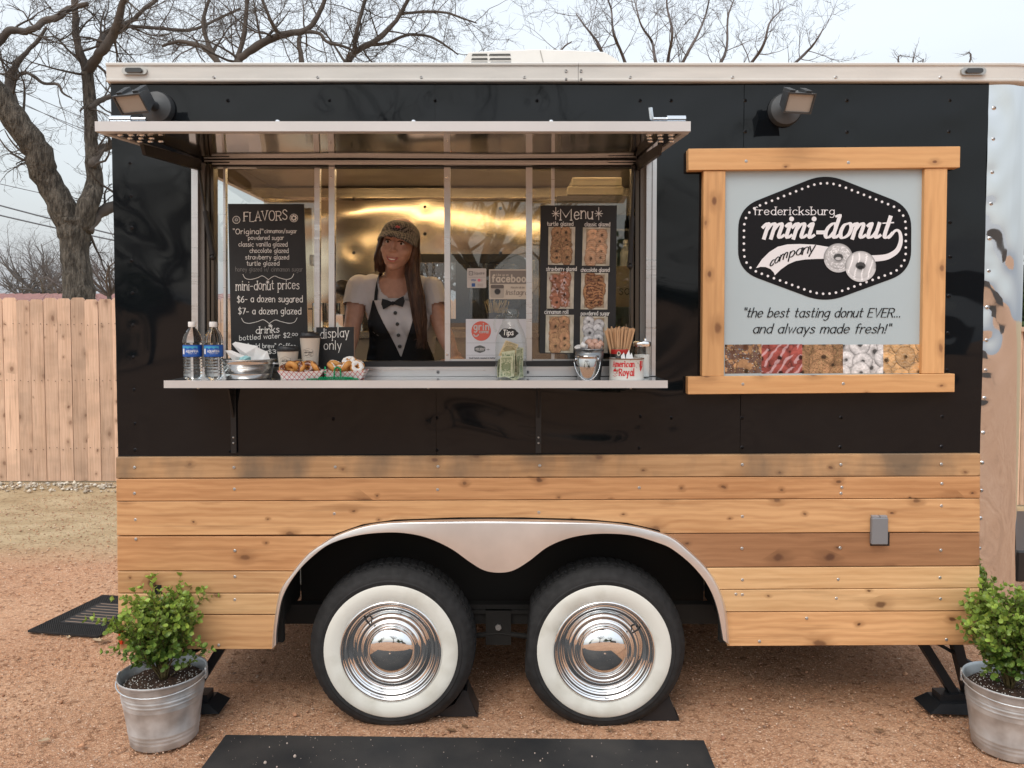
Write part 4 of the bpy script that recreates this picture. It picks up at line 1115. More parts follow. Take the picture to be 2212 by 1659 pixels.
# marker lamps
def marker(u, v):
    p = P(u, v, -.024); mb = MB(); mb.prism(rrect(p.x-.049, p.x+.049, p.z-.014, p.z+.014, .013), -.033, -.0225)
    o = mb.build('marker_lamp', M('bare_zinc', (.45, .44, .42), .35, .9), T, auto=30)
    m2 = MB(); m2.prism(rrect(p.x-.033, p.x+.033, p.z-.009, p.z+.009, .008), -.041, -.0325)
    m2.build('lamp_lens', M('smoky_lens', (.03, .03, .03), .1, coat=.5), o, auto=30)
marker(292, 154); marker(2101, 155)

# ------------------------------------------------------------------ air conditioner
ac = MB(); ya = .55
def pz(u, v): p = P(u, v, ya); return (p.x, p.z)
pts = [pz(996, 150), pz(998, 136), pz(1012, 114), pz(1075, 111), pz(1160, 108), pz(1170, 108), pz(1240, 110), pz(1308, 114), pz(1330, 127), pz(1345, 140), pz(1346, 150)]
n = len(pts); vs = []
for dy, ins in ((0, 0.0), (.05, .02), (.6, .02), (.65, 0)):
    for x, z in pts: vs.append((x, ya + dy, z + (ins if z > pts[0][1] + .02 else 0)))
fs = [tuple(range(n))[::-1], tuple(range(3*n, 4*n))] + [(j*n+i, j*n+(i+1) % n, (j+1)*n+(i+1) % n, (j+1)*n+i) for j in range(3) for i in range(n)]
ac.add(vs, fs); aco = ac.build('air_conditioner', M('white_plastic', (.72, .71, .68), .45, var=.04, vscale=5), T, auto=35)
dkm = M('vent_dark', (.07, .07, .065), .6)
for r, v in enumerate((118.3, 127.5, 135.5)):
    for a, b in ((1020 - r * 1.2, 1052 + r * .5), (1057 + r, 1102 + r)):
        c = MB(); c.quadbox([(a + 1, v - 2.1), (b, v - 2.4), (b + 1, v + 1.6), (a - 1, v + 1.6)], ya - .003, ya + .01); c.build('vent_slot', dkm, aco)
MB().quadbox([(1166, 109), (1168, 109), (1176, 141), (1174, 141)], ya - .002, ya + .01).build('housing_seam', M('ac_seam', (.35, .34, .32), .6), aco)

# ------------------------------------------------------------------ window wall: jambs, sill, mullions, glass
GY = .035
fr_ = MB()
fr_.quadbox([(413, 352), (427, 352), (427.5, 810), (414, 810)], -.022, .03).build('window_jamb', alu, T)
MB().quadbox([(1397, 330), (1419, 330), (1416, 812), (1395, 812)], -.022, .03).build('window_jamb', alu, T)
MB().quadbox([(1408.5, 331), (1410, 331), (1407.5, 811), (1406, 811)], -.0235, -.0225).build('jamb_groove_shadow', M('painted_groove_shadow', (.08, .08, .08), .6), T)  # dark strip on the jamb face, painted in for a groove's shade
rs_ = MB()
for q_ in ([(428, 350), (441, 352), (442, 808), (429, 808)], [(1384, 352), (1396, 350), (1394, 806), (1382, 808)]): MB().quadbox(q_, -.004, .05).build('jamb_seal', M('grey_seal', (.16, .155, .15), .5), T)
rs_ = MB()
for q_ in ([(446, 355), (452, 355), (453, 800), (447, 800)], [(455, 355), (461, 355), (462, 800), (456, 800)], [(1364, 355), (1369, 355), (1368, 800), (1363, 800)], [(1373, 355), (1381, 355), (1380, 800), (1372, 800)]):
    MB().quadbox(q_, .005 if q_[0][0] in (446, 1373) else .012, .06).build('slider_track', M('bronze_track', (.10, .085, .07), .35, .8), T)
for q_ in ([(427, 352), (463, 352), (463, 803), (427, 803)], [(1366, 352), (1398, 352), (1396, 803), (1366, 803)]): MB().quadbox(q_, .0615, .09).build('inner_jamb', dark_void, T)
# header of three stepped bars
hd = MB(); hd.quadbox([(441, 346), (1384, 347), (1384, 349.5), (441, 349)], -.004, .05).quadbox([(458, 349.5), (1368, 350.5), (1368, 356), (458, 355.5)], -.001, .06)
hd.build('window_header', alu, T)
MB().quadbox([(458, 357), (1368, 358), (1368, 360.5), (458, 359.5)], 0, .05).build('header_gasket', black_iron, T)
# sill: black track and aluminium apron
MB().quadbox([(470, 781), (1380, 779.5), (1380, 791), (470, 793)], -.004, .06).build('sill_track', M('black_plastic'), T)
sl = MB(); sl.quadbox([(428, 793.5), (1395, 791.5), (1395, 798), (428, 800)], -.020, .03).quadbox([(428, 800), (1395, 798), (1395, 812), (428, 814)], -.014, .03)
sl.build('window_sill', alu, T)
rv = MB()
for u in (946, 1140, 1365):
    p = P(u, 804, -.016); rv.lathe([(.0075, 0), (.0065, -.004), (.003, -.006)], (p.x, -.0135, p.z), 10, 'Y')
rv.build('sill_screw', M('bright_rivet'), T, kind='stuff', smooth=True)
def sash(ul, ur, vt, vb, bars, y, name='window_sash'):
    """one glazed sash: rails round a pane"""
    mb = MB()
    for c in bars: mb.quadbox(c, y - .012, y + .012)
    o = mb.build(name, alu, T)
    a, b = P(ul, vt, y), P(ur, vb, y)
    MB().box(a.x, y - .0015, b.z, b.x, y + .0015, a.z).build('glass_pane', pane_m, o)
sash(464, 684, 358, 780, [[(679, 357), (691, 357), (690, 781), (679, 781)], [(462, 359), (679, 359), (679, 362), (462, 362)], [(462, 777), (679, 777), (679, 781), (462, 781)], [(482, 357), (487, 357), (488, 781), (483, 781)]], GY)
MB().quadbox([(710, 353), (723, 353), (722, 781), (710, 781)], .0, .03).build('window_mullion', alu, T)
sash(962, 1146, 358, 780, [[(959, 354), (972.5, 354), (972.5, 781), (961, 781)], [(1136, 354), (1150, 354), (1149, 781), (1137, 781)], [(972, 357), (1136, 357), (1136, 361), (972, 361)], [(972, 776), (1137, 776), (1137, 780), (972, 780)]], .022)
sash(1150, 1366, 358, 780, [[(1150, 776), (1366, 776), (1366, 780), (1150, 780)], [(1191, 360), (1198, 360), (1198, 776), (1191, 776)]], GY + .01)
rv = MB()
for u, v in ((716, 383), (966, 384), (966, 766)):
    p = P(u, v, 0); rv.ball((p.x, -.002, p.z), .005, 8, 5)
rv.build('mullion_rivet', M('bright_rivet'), T, kind='stuff')

# ------------------------------------------------------------------ awning hatch
HZ = P(900, 346, 0).z
AWX0, AWX1 = P(413, 345, 0).x, P(1419, 345, 0).x
fy = -.71; f0 = P(205, 284, fy); f1 = P(1492, 283, fy)
AWX0, AWX1 = f0.x, f1.x
zf = (f0.z + f1.z) / 2; zt = P(850, 262, fy).z
aw = MB(); zh = HZ
vs = [(AWX0, fy, zf), (AWX1, fy, zf), (AWX1, -.01, zh), (AWX0, -.01, zh), (AWX0, fy, zt), (AWX1, fy, zt), (AWX1, -.01, zh + .034), (AWX0, -.01, zh + .034)]
aw.add(vs, [(4, 5, 6, 7), (2, 3, 7, 6)])
awo = aw.build('awning_hatch', black_paint, T, label='raised black serving hatch with polished underside and aluminium edge')
ed = MB()
ed.add([(AWX0, fy, zf), (AWX1, fy, zf), (AWX1, fy, zt), (AWX0, fy, zt), (AWX0, fy+.03, zf-.0005), (AWX1, fy+.03, zf-.0005), (AWX0, fy+.03, zt+.001), (AWX1, fy+.03, zt+.001)],
       [(0, 1, 2, 3), (0, 4, 5, 1), (3, 2, 7, 6)])
for X0, X1 in ((AWX0, AWX0 + .02), (AWX1 - .02, AWX1)):
    o_ = [(X0, fy+.0305, zf-.001), (X1, fy+.0305, zf-.001), (X1, -.012, zh-.001), (X0, -.012, zh-.001), (X0, fy+.0305, zt+.001), (X1, fy+.0305, zt+.001), (X1, -.012, zh+.035), (X0, -.012, zh+.035)]
    ed.add(o_, [(0,3,2,1),(4,5,6,7),(0,1,5,4),(1,2,6,5),(2,3,7,6),(3,0,4,7)])
ed.build('hatch_edge', alu_white, awo)
# polished underside, gently buckled
nx, ny = 120, 50; vs, fs = [], []
for j in range(ny + 1):
    for i in range(nx + 1):
        x = AWX0 + .022 + (AWX1 - AWX0 - .044) * i / nx; t = j / ny; y = fy + .032 + (-.036 - fy) * t
        vs.append((x, y, zf + (zh - zf) * t + .003 + .0009 * math.sin(x * 5 + 2 * t) * math.sin(t * 5 + x) + .0002 * math.sin(x * 17)))
fs = [(j*(nx+1)+i, (j+1)*(nx+1)+i, (j+1)*(nx+1)+i+1, j*(nx+1)+i+1) for j in range(ny) for i in range(nx)]
mb = MB(); mb.v = vs; mb.f = fs; mb.build('hatch_lining', M('polished_lining', (.52, .51, .49), .07, 1.), awo, smooth=True)
rv = MB()
for u in (597, 892, 1191): p = P(u, 262, fy); rv.ball((p.x, fy + .012, zt), .008, 8, 5)
rv.build('edge_bolt', M('bright_rivet'), awo, kind='stuff')
sr = MB()
for sx, X0 in ((1, AWX0 + .05), (-1, AWX1 - .05)):
    for k in range(9): sr.lathe([(.010, 0), (.009, -.004), (.004, -.006)], (X0 + sx * (k % 3) * .035 + .01 * (k // 3), fy + .06 + (k // 3) * .045, zf + .0035 - .0), 8, 'Z')
sr.build('lining_screw', M('bright_rivet'), awo, kind='stuff', smooth=True)
# arms and gas struts either side
for side, ua, X in ((1, 440, P(436, 352, 0).x), (-1, 1365, P(1375, 352, 0).x)):
    mb = MB(); a = (X, -.02, zh - .012); b = (X, -.50, zf + .004)
    pts = [(-.015, zh + .0), (-.02, zh - .045), (-.10, zh - .052), (-.50, zf - .030), (-.52, zf + .002)]
    n = 5; w = .006
    vs = [(X - w, y, z) for y, z in pts] + [(X + w, y, z) for y, z in pts]
    mb.add(vs, [tuple(range(5)), tuple(range(5, 10))[::-1]] + [(i, n + i, n + (i+1) % n, (i+1) % n) for i in range(n)])
    mb.build('hatch_arm', black_iron, T)
    mb = MB()
    if side == 1: A, B, C_ = P(428, 356, -.03), P(444, 470, -.02), P(460, 556, -.012)
    else: A, B, C_ = P(1370, 360, -.03), P(1372, 470, -.03), P(1361, 575, -.012)
    mb.tube([A, A.lerp(C_, .52)], .006, 8); mb.tube([A.lerp(C_, .5), A.lerp(C_, .97)], .011, 10); mb.ball(C_, .012, 8, 6); mb.ball(A, .012, 8, 6)
    mb.build('gas_strut', black_iron, T, auto=40)
# barrel bolts lying on top of the hatch
for nm, u0, u1, v0, v1, rod in (('l', 235, 312, 250, 257, 0), ('r', 1404, 1482, 250, 257, 1)):
    a = P(u0, 255, fy + .02); b = P(u1, 255, fy + .02); z = zt + .014; y = fy + .03
    mb = MB(); L = b.x - a.x
    mb.box(a.x, y - .014, zt + .001, b.x, y + .014, zt + .004)
    if rod: mb.tube([(a.x + L*.1, y, z), (b.x - L*.15, y, z)], .006, 8); mb.tube([(a.x + L*.48, y, z), (b.x, y, z)], .011, 10)
    else: mb.tube([(a.x + L*.1, y, z), (b.x, y, z)], .006, 8); mb.tube([(a.x, y, z), (a.x + L*.6, y, z)], .011, 10)
    if rod: q = P(1403, 256, fy + .02); mb.tube([(a.x + L*.1, y, z), (a.x + L*.06, y, z), (a.x + L*.02, y, z + .035)], .007, 8)
    mb.build('barrel_bolt', M('bright_zinc', (.62, .66, .70), .25, .95), T, auto=35)
sf = P(900, 824, -.235)
# ------------------------------------------------------------------ counter shelf
SZ = P(900, 822, -.235).z; SX0, SX1 = P(355, 830, -.235).x, P(1441.5, 830, -.235).x
sh = MB(); sh.bevbox(SX0, -.235, SZ - .027, SX1, -.016, SZ, .0025)
SHM = M('shelf_metal', (.52, .53, .55), .13, .9, rvar=.05, vscale=6)
so = sh.build('counter_shelf', [SHM], T)
ef = MB(); ef.box(SX0 - .001, -.2375, SZ - .028, SX1 + .001, -.2352, SZ + .0005); ef.build('shelf_edge', alu_white, so)
for u in (506, 1163):
    X = P(u, 900, 0).x; mb = MB()
    zt_, zb_ = SZ - .028, P(u, 978, 0).z
    mb.box(X - .011, -.012, zb_, X + .011, -.004, zt_)
    mb.box(X - .009, -.10, zt_ - .012, X + .009, -.012, zt_ - .001)
    mb.add([(X - .004, -.012, zt_ - .02), (X - .004, -.065, zt_ - .02), (X - .004, -.012, zt_ - .14), (X + .004, -.012, zt_ - .02), (X + .004, -.065, zt_ - .02), (X + .004, -.012, zt_ - .14)],
           [(0, 1, 2), (5, 4, 3), (0, 3, 4, 1), (1, 4, 5, 2), (2, 5, 3, 0)])
    bo = mb.build('shelf_bracket', black_iron, T)
    m2 = MB()
    for v in (945, 957): p = P(u, v, -.012); m2.ball((X, -.013, p.z), .0045, 8, 5)
    m2.build('bracket_screw', screwm, bo, kind='stuff')
rv = MB()
for u in (426, 925, 1363): p = P(u, 841, -.22); rv.ball((p.x, -.21, SZ - .029), .006, 8, 5)
rv.build('shelf_bolt', screwm, so, kind='stuff')

# ------------------------------------------------------------------ floodlights
fl_m = M('grey_lamp_body', (.065, .07, .075), .42, .3, var=.15, vscale=20)
def flood(uc, vc, hu, hv, tilt, yaw, w=.155):
    c = P(uc, vc, -.02); h = P(hu, hv, -.17)
    mb = MB(); mb.lathe([(.064, .02), (.066, -.012), (.060, -.028), (.030, -.036), (.012, -.038)], (c.x, 0, c.z), 28, 'Y')
    base = mb.build('floodlight', fl_m, T, auto=35)
    m2 = MB(); m2.tube([(c.x, -.03, c.z), ((c.x*.6+h.x*.4), -.08, (c.z + h.z) / 2 + .01), (h.x, h.y + .05, h.z + .005)], [.020, .018, .020], 10); m2.ball((h.x, h.y + .045, h.z + .035), .016, 10, 7)
    m2.tube([(h.x, h.y + .05, h.z + .04), (h.x + .025, h.y + .045, h.z + .045)], .008, 8)
    m2.build('knuckle', fl_m, base, auto=40)
    R = Euler((math.radians(tilt), 0, math.radians(yaw)), 'XYZ').to_matrix()
    def tf(p): return Vector((h.x, h.y, h.z)) + R @ Vector(p)
    m3 = MB(); a, b = w / 2, .062
    # housing: wide mouth forward-down, narrower back
    fr = [(-a, -.035, -b*.62), (a, -.035, -b*.62), (a, -.035, b*.62), (-a, -.035, b*.62)]
    bk = [(-a*.72, .04, -b*.42), (a*.72, .04, -b*.42), (a*.72, .04, b*.42), (-a*.72, .04, b*.42)]
    m3.add([tf(p) for p in fr + bk], [(4, 5, 6, 7)[::-1], (0, 4, 5, 1)[::-1], (1, 5, 6, 2)[::-1], (2, 6, 7, 3)[::-1], (3, 7, 4, 0)[::-1]])
    i = [(x * .90, -.035, z * .84) for x, _, z in fr]; d = [(x, -.028, z) for x, _, z in i]
    m3.add([tf(p) for p in fr + i + d], [(k, (k+1) % 4, 4 + (k+1) % 4, 4 + k) for k in range(4)] + [(4+k, 4 + (k+1) % 4, 8 + (k+1) % 4, 8 + k) for k in range(4)])
    for k in range(4):
        for s_ in (-1, 1):
            x = s_ * (a * .42 + k * a * .11); pts = [(x-.002, -.02, b*.55), (x+.002, -.02, b*.55), (x+.002, .035, b*.40), (x-.002, .035, b*.40), (x-.002, -.02, b*.55+.010), (x+.002, -.02, b*.55+.010), (x+.002, .035, b*.40+.016), (x-.002, .035, b*.40+.016)]
            m3.add([tf(p) for p in pts], [(4,5,6,7),(0,1,5,4),(1,2,6,5),(2,3,7,6),(3,0,4,7)])
    m3.build('lamp_head', fl_m, base)
    MB().add([tf(p) for p in d], [(0, 1, 2, 3)]).build('lamp_lens', M('frosted_lens', (.40, .37, .33), .5), base)
flood(338, 232, 293, 217, 40, -18, .128)
flood(1697, 236, 1719, 218, 30, 10, .113)

# ------------------------------------------------------------------ boards
WY = -.028
arch_out = [(587, 1403), (590, 1360), (602, 1284), (625, 1246), (660, 1201), (694, 1175), (726, 1156), (783, 1136), (852, 1126), (991, 1121), (1130, 1121), (1269, 1125), (1356, 1133),
            (1425, 1149), (1459, 1164), (1489, 1189), (1527, 1227), (1552, 1267), (1569, 1319), (1576, 1393)]
def arch_u(v, side):
    """outer edge of the fender at height v"""
    p = arch_out if side < 0 else arch_out[::-1]; v = min(v, 1402.9 if side < 0 else 1392.9)
    for a, b in zip(p, p[1:]):
        if min(a[1], b[1]) <= v <= max(a[1], b[1]): t = (v - a[1]) / (b[1] - a[1]) if b[1] != a[1] else 0; return a[0] + (b[0] - a[0]) * t
    return p[0][0]
def board(poly_uv, m, y=WY, th=.026, name='board'):
    """board outline in picture points, with cut edges"""
    pts = [P(u, v, y) for u, v in poly_uv]; bm = bmesh.new()
    vs = [bm.verts.new(p) for p in pts]; f = bm.faces.new(vs)
    r = bmesh.ops.extrude_face_region(bm, geom=[f])
    for v in [g for g in r['geom'] if isinstance(g, bmesh.types.BMVert)]: v.co.y = y + th
    bmesh.ops.recalc_face_normals(bm, faces=bm.faces)
    fe = [e for e in bm.edges if all(abs(v.co.y - y) < 1e-5 for v in e.verts)]
    bmesh.ops.bevel(bm, geom=fe, offset=.0022, segments=1, affect='EDGES')
    bmesh.ops.recalc_face_normals(bm, faces=bm.faces)
    me = bpy.data.meshes.new(name); bm.to_mesh(me); bm.free(); me.transform(Matrix.Translation(-T.location))
    return link(name, me, m, T)
LE, RE = (250, 258), (2118, 2115)
rowsv = [(988.5, 1033, 980.5, 1028), (1035, 1082.5, 1029.5, 1076), (1084, 1157, 1077.5, 1149), (1159, 1233, 1151, 1222), (1235, 1281, 1224, 1270), (1283, 1327, 1271.5, 1319), (1329, 1402.5, 1320.5, 1393)]
def vv(a, b, u): return a + (b - a) * (u - 250) / (2118 - 250)
for i, (a, b, c, d) in enumerate(rowsv):
    lu0 = 250 + i * 1.0; ru = 2118 - i * .4
    th = .026 + (i % 3) * .0012; y = WY - (i % 3) * .0012
    if i < 2: board([(lu0, a), (ru, c), (ru, d), (lu0, b)], cedar_worn if i == 0 else cedar_warm, y, th); continue
    if i == 2:
        # long board notched over the crown of the fender
        lo = [(ru, vv(a, c, ru) + (d - c))]
        lo = [(ru, d)] + [(u, vv(b, d, u)) for u in (1427,)]
        cut = [(u, v - 3) for u, v in arch_out[::-1] if v - 3 < vv(b, d, u)]
        board([(lu0, a), (ru, c)] + [(ru, d), (cut[0][0] + 3, vv(b, d, cut[0][0]))] + cut + [(cut[-1][0] - 3, vv(b, d, cut[-1][0])), (lu0, b)], cedar, y, th)
        continue
    n = 5
    L_ = [(arch_u(a + (b - a) * k / n, -1) + 4, a + (b - a) * k / n) for k in range(n + 1)]
    board([(lu0, a)] + L_ + [(lu0, b)], (cedar, cedar, cedar_pale, cedar_warm, cedar, cedar_pale, cedar)[i], y, th)
    R_ = [(arch_u(c + 2 + (d - c) * k / n, 1) - 4, vv(a, c, 1560) + (vv(b, d, 1560) - vv(a, c, 1560)) * k / n) for k in range(n + 1)]
    if i == 6: R_ = [(u, v) for u, v in R_]
    board([*R_[::-1], (ru, c), (ru, d)] if False else [(ru, c), (ru, d)] + R_[::-1], (cedar, cedar, cedar, cedar_brown, cedar_pale, cedar_pale, cedar)[i], y, th)
sc = MB()
for u, v in ((290, 1010), (505, 1010), (724, 1009), (946, 1008), (1166, 1006), (1604, 1004), (1817, 1004), (2034, 1003), (290, 1066), (506, 1057), (945, 1058), (1381, 1054), (1819, 1053), (2035, 1045), (1817, 1066),
             (292, 1123), (722, 1110), (1164, 1107), (1604, 1116), (2034, 1093), (293, 1165), (507, 1190), (1603, 1185), (1815, 1184), (2033, 1189), (507, 1246), (1604, 1253), (1811, 1252), (2031, 1248),
             (507, 1296), (1590, 1284), (1604, 1285), (1807, 1293), (2032, 1294), (472, 1394), (1743, 1336), (1641, 1386), (2045, 1382)):
    p = P(u, v, WY - .003); sc.lathe([(.0062, .004), (.0062, -.0002), (.005, -.0012), (.0022, -.0014), (.001, .0005)], (p.x, WY - .0022, p.z), 10, 'Y')
sc.build('board_screw', screwm, T, kind='stuff', smooth=False)
# electric inlet box set into the boards
MB().quadbox([(1880.5, 1111), (1922.5, 1111), (1921.5, 1179), (1880, 1179)], WY - .0012, WY + .01).build('outlet_recess', black_iron, T)
ob = MB(); p, q = P(1883.5, 1119, WY - .02), P(1918, 1176.5, WY - .02); ob.bevbox(p.x, WY - .022, q.z, q.x, WY - .0015, p.z, .003)
obo = ob.build('outlet_cover', M('grey_plastic', (.20, .205, .22), .45), T, label='grey hinged outlet cover let into the boards')
h_ = MB(); p, q = P(1885, 1114.5, WY - .02), P(1917.5, 1118.5, WY - .02); h_.box(p.x, WY - .018, q.z, q.x - .032, WY - .002, p.z).box(p.x + .033, WY - .018, q.z, q.x, WY - .002, p.z)
h_.build('hinge', M('grey_plastic_light', (.30, .30, .32), .4), obo)
MB().quadbox([(334, 1264), (348, 1264), (348, 1284), (334, 1284)], WY - .0045, WY + .002).build('side_port', black_iron, T)
MB().quadbox([(256, 1361), (264, 1361), (264, 1392), (256, 1392)], WY - .012, WY - .004).build('reflector', M('red_reflector', (.5, .04, .01), .2), T)
MB().quadbox([(2106, 1361), (2114, 1361), (2114, 1392), (2106, 1392)], WY - .012, WY - .004).build('reflector', M('amber_reflector', (.5, .12, .01), .2), T)

# ------------------------------------------------------------------ fender
inn = [(596, 1393), (598, 1354), (611, 1288), (642, 1236), (681, 1197), (715, 1174), (765, 1158), (817, 1151), (869, 1151), (921, 1161), (974, 1185), (1015, 1214), (1046, 1232), (1078, 1237), (1109, 1232), (1144, 1211),
       (1182, 1182), (1227, 1163), (1276, 1154), (1328, 1153), (1373, 1158), (1420, 1172), (1452, 1186), (1496, 1222), (1531, 1267), (1551, 1319), (1563, 1385)]
def resample(p, n):
    p = _smooth(p, 8); d = [0]
    for a, b in zip(p, p[1:]): d.append(d[-1] + math.hypot(b[0]-a[0], b[1]-a[1]))
    out = []
    for k in range(n + 1):
        t = d[-1] * k / n; i = max(j for j in range(len(d)) if d[j] <= t + 1e-9); i = min(i, len(p) - 2)
        f = (t - d[i]) / max(1e-9, d[i+1] - d[i]); out.append((p[i][0] + (p[i+1][0]-p[i][0])*f, p[i][1] + (p[i+1][1]-p[i][1])*f))
    return out
NF = 150
# pair inner points to outer ones by x so the sheet does not twist
so_ = resample(arch_out, NF)
si0 = resample(inn, 600)
def pair(i):
    t = i / NF; best = None
    if t < .2: tt = t / .2; tgt = [q for q in si0 if q[0] < 765]; return tgt[min(len(tgt)-1, int(tt * (len(tgt)-1)))]
    if t > .8: tt = (t - .8) / .2; tgt = [q for q in si0 if q[0] > 1400]; return tgt[min(len(tgt)-1, int(tt * (len(tgt)-1)))]
    tgt = [q for q in si0 if 765 <= q[0] <= 1400]; tt = (t - .2) / .6; return tgt[min(len(tgt)-1, int(tt * (len(tgt)-1)))]
si_ = [pair(i) for i in range(NF + 1)]
rowsf = []
for i in range(NF + 1):
    o_, q = so_[i], si_[i]; ln = math.hypot(o_[0]-q[0], o_[1]-q[1]) or 1; dx, dy = (q[0]-o_[0]) / ln, (q[1]-o_[1]) / ln
    row = []
    for s_, yy in ((0, .0), (0, -.030), (.9, -.044), (2.6, -.058), (5.0, -.067), (8.0, -.071)):
        s2 = min(s_, ln * .75); row.append(P(o_[0] + dx*s2, o_[1] + dy*s2, yy))
    s2 = min(10.5, ln * .9)
    row.append(P(o_[0] + dx*s2, o_[1] + dy*s2, -.072)); row.append(P(q[0], q[1], -.072)); row.append(P(q[0], q[1], -.069)); row.append(P(q[0] , q[1] , -.069) + Vector((0, .02, 0)))
    rowsf.append(row)
fe = MB(); m_ = len(rowsf[0]); fe.v = [tuple(p) for r in rowsf for p in r]
fe.f = [(i*m_+k, i*m_+k+1, (i+1)*m_+k+1, (i+1)*m_+k) for i in range(NF) for k in range(m_ - 1)]
fe.build('fender', alu_satin, T, auto=50)

# ------------------------------------------------------------------ wheels
def make_wheel(cx, cz, first=True):
    w = bpy.data.objects.new('wheel', None); COL.objects.link(w); w.parent = T; w.location = Vector((cx, -.02, cz)) - T.location
    N = 240
    # tyre: carcass with a shoulder and blocky tread; y runs from the outer face (0) back
    prof = [(.205, .012, 0), (.215, .0, 0), (.262, -.010, 0), (.275, -.012, 0), (.280, -.008, 0), (.292, -.006, 0), (.300, .000, 0), (.306, .006, 1), (.316, .016, 1), (.322, .026, 1), (.3235, .034, 0), (.317, .0345, 0), (.317, .039, 0), (.3255, .0395, 2), (.327, .056, 2),
            (.3275, .064, 2), (.319, .0645, 0), (.319, .070, 0), (.328, .0705, 3), (.3285, .10, 3), (.3285, .118, 3), (.319, .1185, 0), (.319, .124, 0), (.328, .1245, 2), (.3275, .150, 2), (.318, .151, 0), (.318, .156, 0), (.323, .160, 1), (.312, .176, 1), (.29, .188, 0), (.24, .19, 0), (.20, .17, 0)]
    vs, fs = [], []; m = len(prof)
    for k in range(N):
        for i, (r, y, t) in enumerate(prof):
            a = 2 * PI * (k + (.6 if t == 2 else 0) + (.35 * (i % 3) if t == 3 else 0)) / N
            if t and (k % 4 == 0): r -= .005 if t > 1 else .0022
            vs.append((r * math.cos(a), y, r * math.sin(a)))
    for k in range(N):
        for i in range(m - 1): fs.append((k*m+i, k*m+i+1, ((k+1) % N)*m+i+1, ((k+1) % N)*m+i))
    vs = [(x * 1.042, y, max(z * 1.042, -cz + .001)) for x, y, z in vs]
    mb = MB(); mb.v = vs; mb.f = fs; ty = mb.build('tyre', black_rub, w, world=False, auto=28)
    mb = MB(); mb.lathe([(.203, .006), (.207, -.008), (.215, -.0125), (.242, -.0165), (.266, -.0155), (.2725, -.0115)], (0, 0, 0), 96, 'Y', False, False)
    mb.build('whitewall', white_rub, w, world=False, smooth=True)
    # rim: trim ring with rolled steps, dark slots behind, then the cap
    rim = [(.209, -.004), (.206, -.014), (.201, -.017), (.196, -.015), (.193, -.006), (.188, -.001), (.184, -.004), (.179, -.003), (.176, .004), (.170, .010), (.165, .009), (.160, .013), (.152, .026), (.146, .030)]
    MB().lathe(rim, (0, 0, 0), 96, 'Y', False, False).build('trim_ring', chrome, w, world=False, smooth=True)
    MB().lathe([(.150, .030), (.146, .034), (.120, .036)], (0, 0, 0), 64, 'Y', False, False).build('rim_well', M('dark_chrome', (.25, .25, .26), .15, 1.), w, world=False, smooth=True)
    capp = [(.149, .034), (.147, .018), (.142, .010), (.134, .007), (.128, .010), (.125, .013), (.121, .008), (.116, .003), (.111, .001), (.107, .004), (.104, .009), (.101, .008), (.098, -.002), (.093, -.012), (.083, -.0205), (.069, -.0270), (.051, -.0315), (.032, -.0348), (.016, -.036), (.006, -.0364), (.0003, -.0365)]
    cap = MB().lathe(capp, (0, 0, 0), 96, 'Y', False, True).build('hub_cap', chrome, w, world=False, smooth=True)
    mb = MB(); a = math.radians(128); mb.tube([(.175 * math.cos(a), .006, .175 * math.sin(a)), (.160 * math.cos(a), -.006, .160 * math.sin(a)), (.135 * math.cos(a), -.004, .135 * math.sin(a))], [.004, .004, .003], 8)
    mb.build('valve_stem', black_iron, w, world=False, smooth=True)
    return w
w1p, w2p = P(845, 1403, -.02), P(1304.5, 1407, -.02)
WZc = w1p.z - .004
w1 = make_wheel(w1p.x, WZc)
def copy_part(o, parent, loc):
    c = o.copy(); COL.objects.link(c); c.parent = parent; c.location = loc
    for ch in [x for x in bpy.data.objects if x.parent == o]:
        d = ch.copy(); COL.objects.link(d); d.parent = c
    return c
w2 = copy_part(w1, T, Vector((w2p.x, -.02, WZc)) - T.location); w2.rotation_euler = (0, math.radians(95), 0)
# axle, equaliser and frame rail in the gap
mb = MB()
mb.box(XL + .1, .20, .335, XR - .1, .25, .42)
for X in (w1p.x, w2p.x): mb.tube([(X, .15, WZc), (X, 1.9, WZc)], .032, 8)
xm = (w1p.x + w2p.x) / 2
mb.box(xm - .055, .18, P(xm, 1360, .2).z if False else .25, xm + .055, .22, .40)
mb.tube([(w1p.x + .1, .19, .30), (xm - .12, .19, .285), (xm, .19, .30), (xm + .12, .19, .285), (w2p.x - .1, .19, .30)], .012, 8)
mb.box(xm - .22, .185, .385, xm + .22, .215, .40)
mb.build('axle_frame', dark_void, T)
MB().tube([(xm, .185, .33), (xm, .17, .33)], .014, 6).build('shackle_bolt', screwm, T)
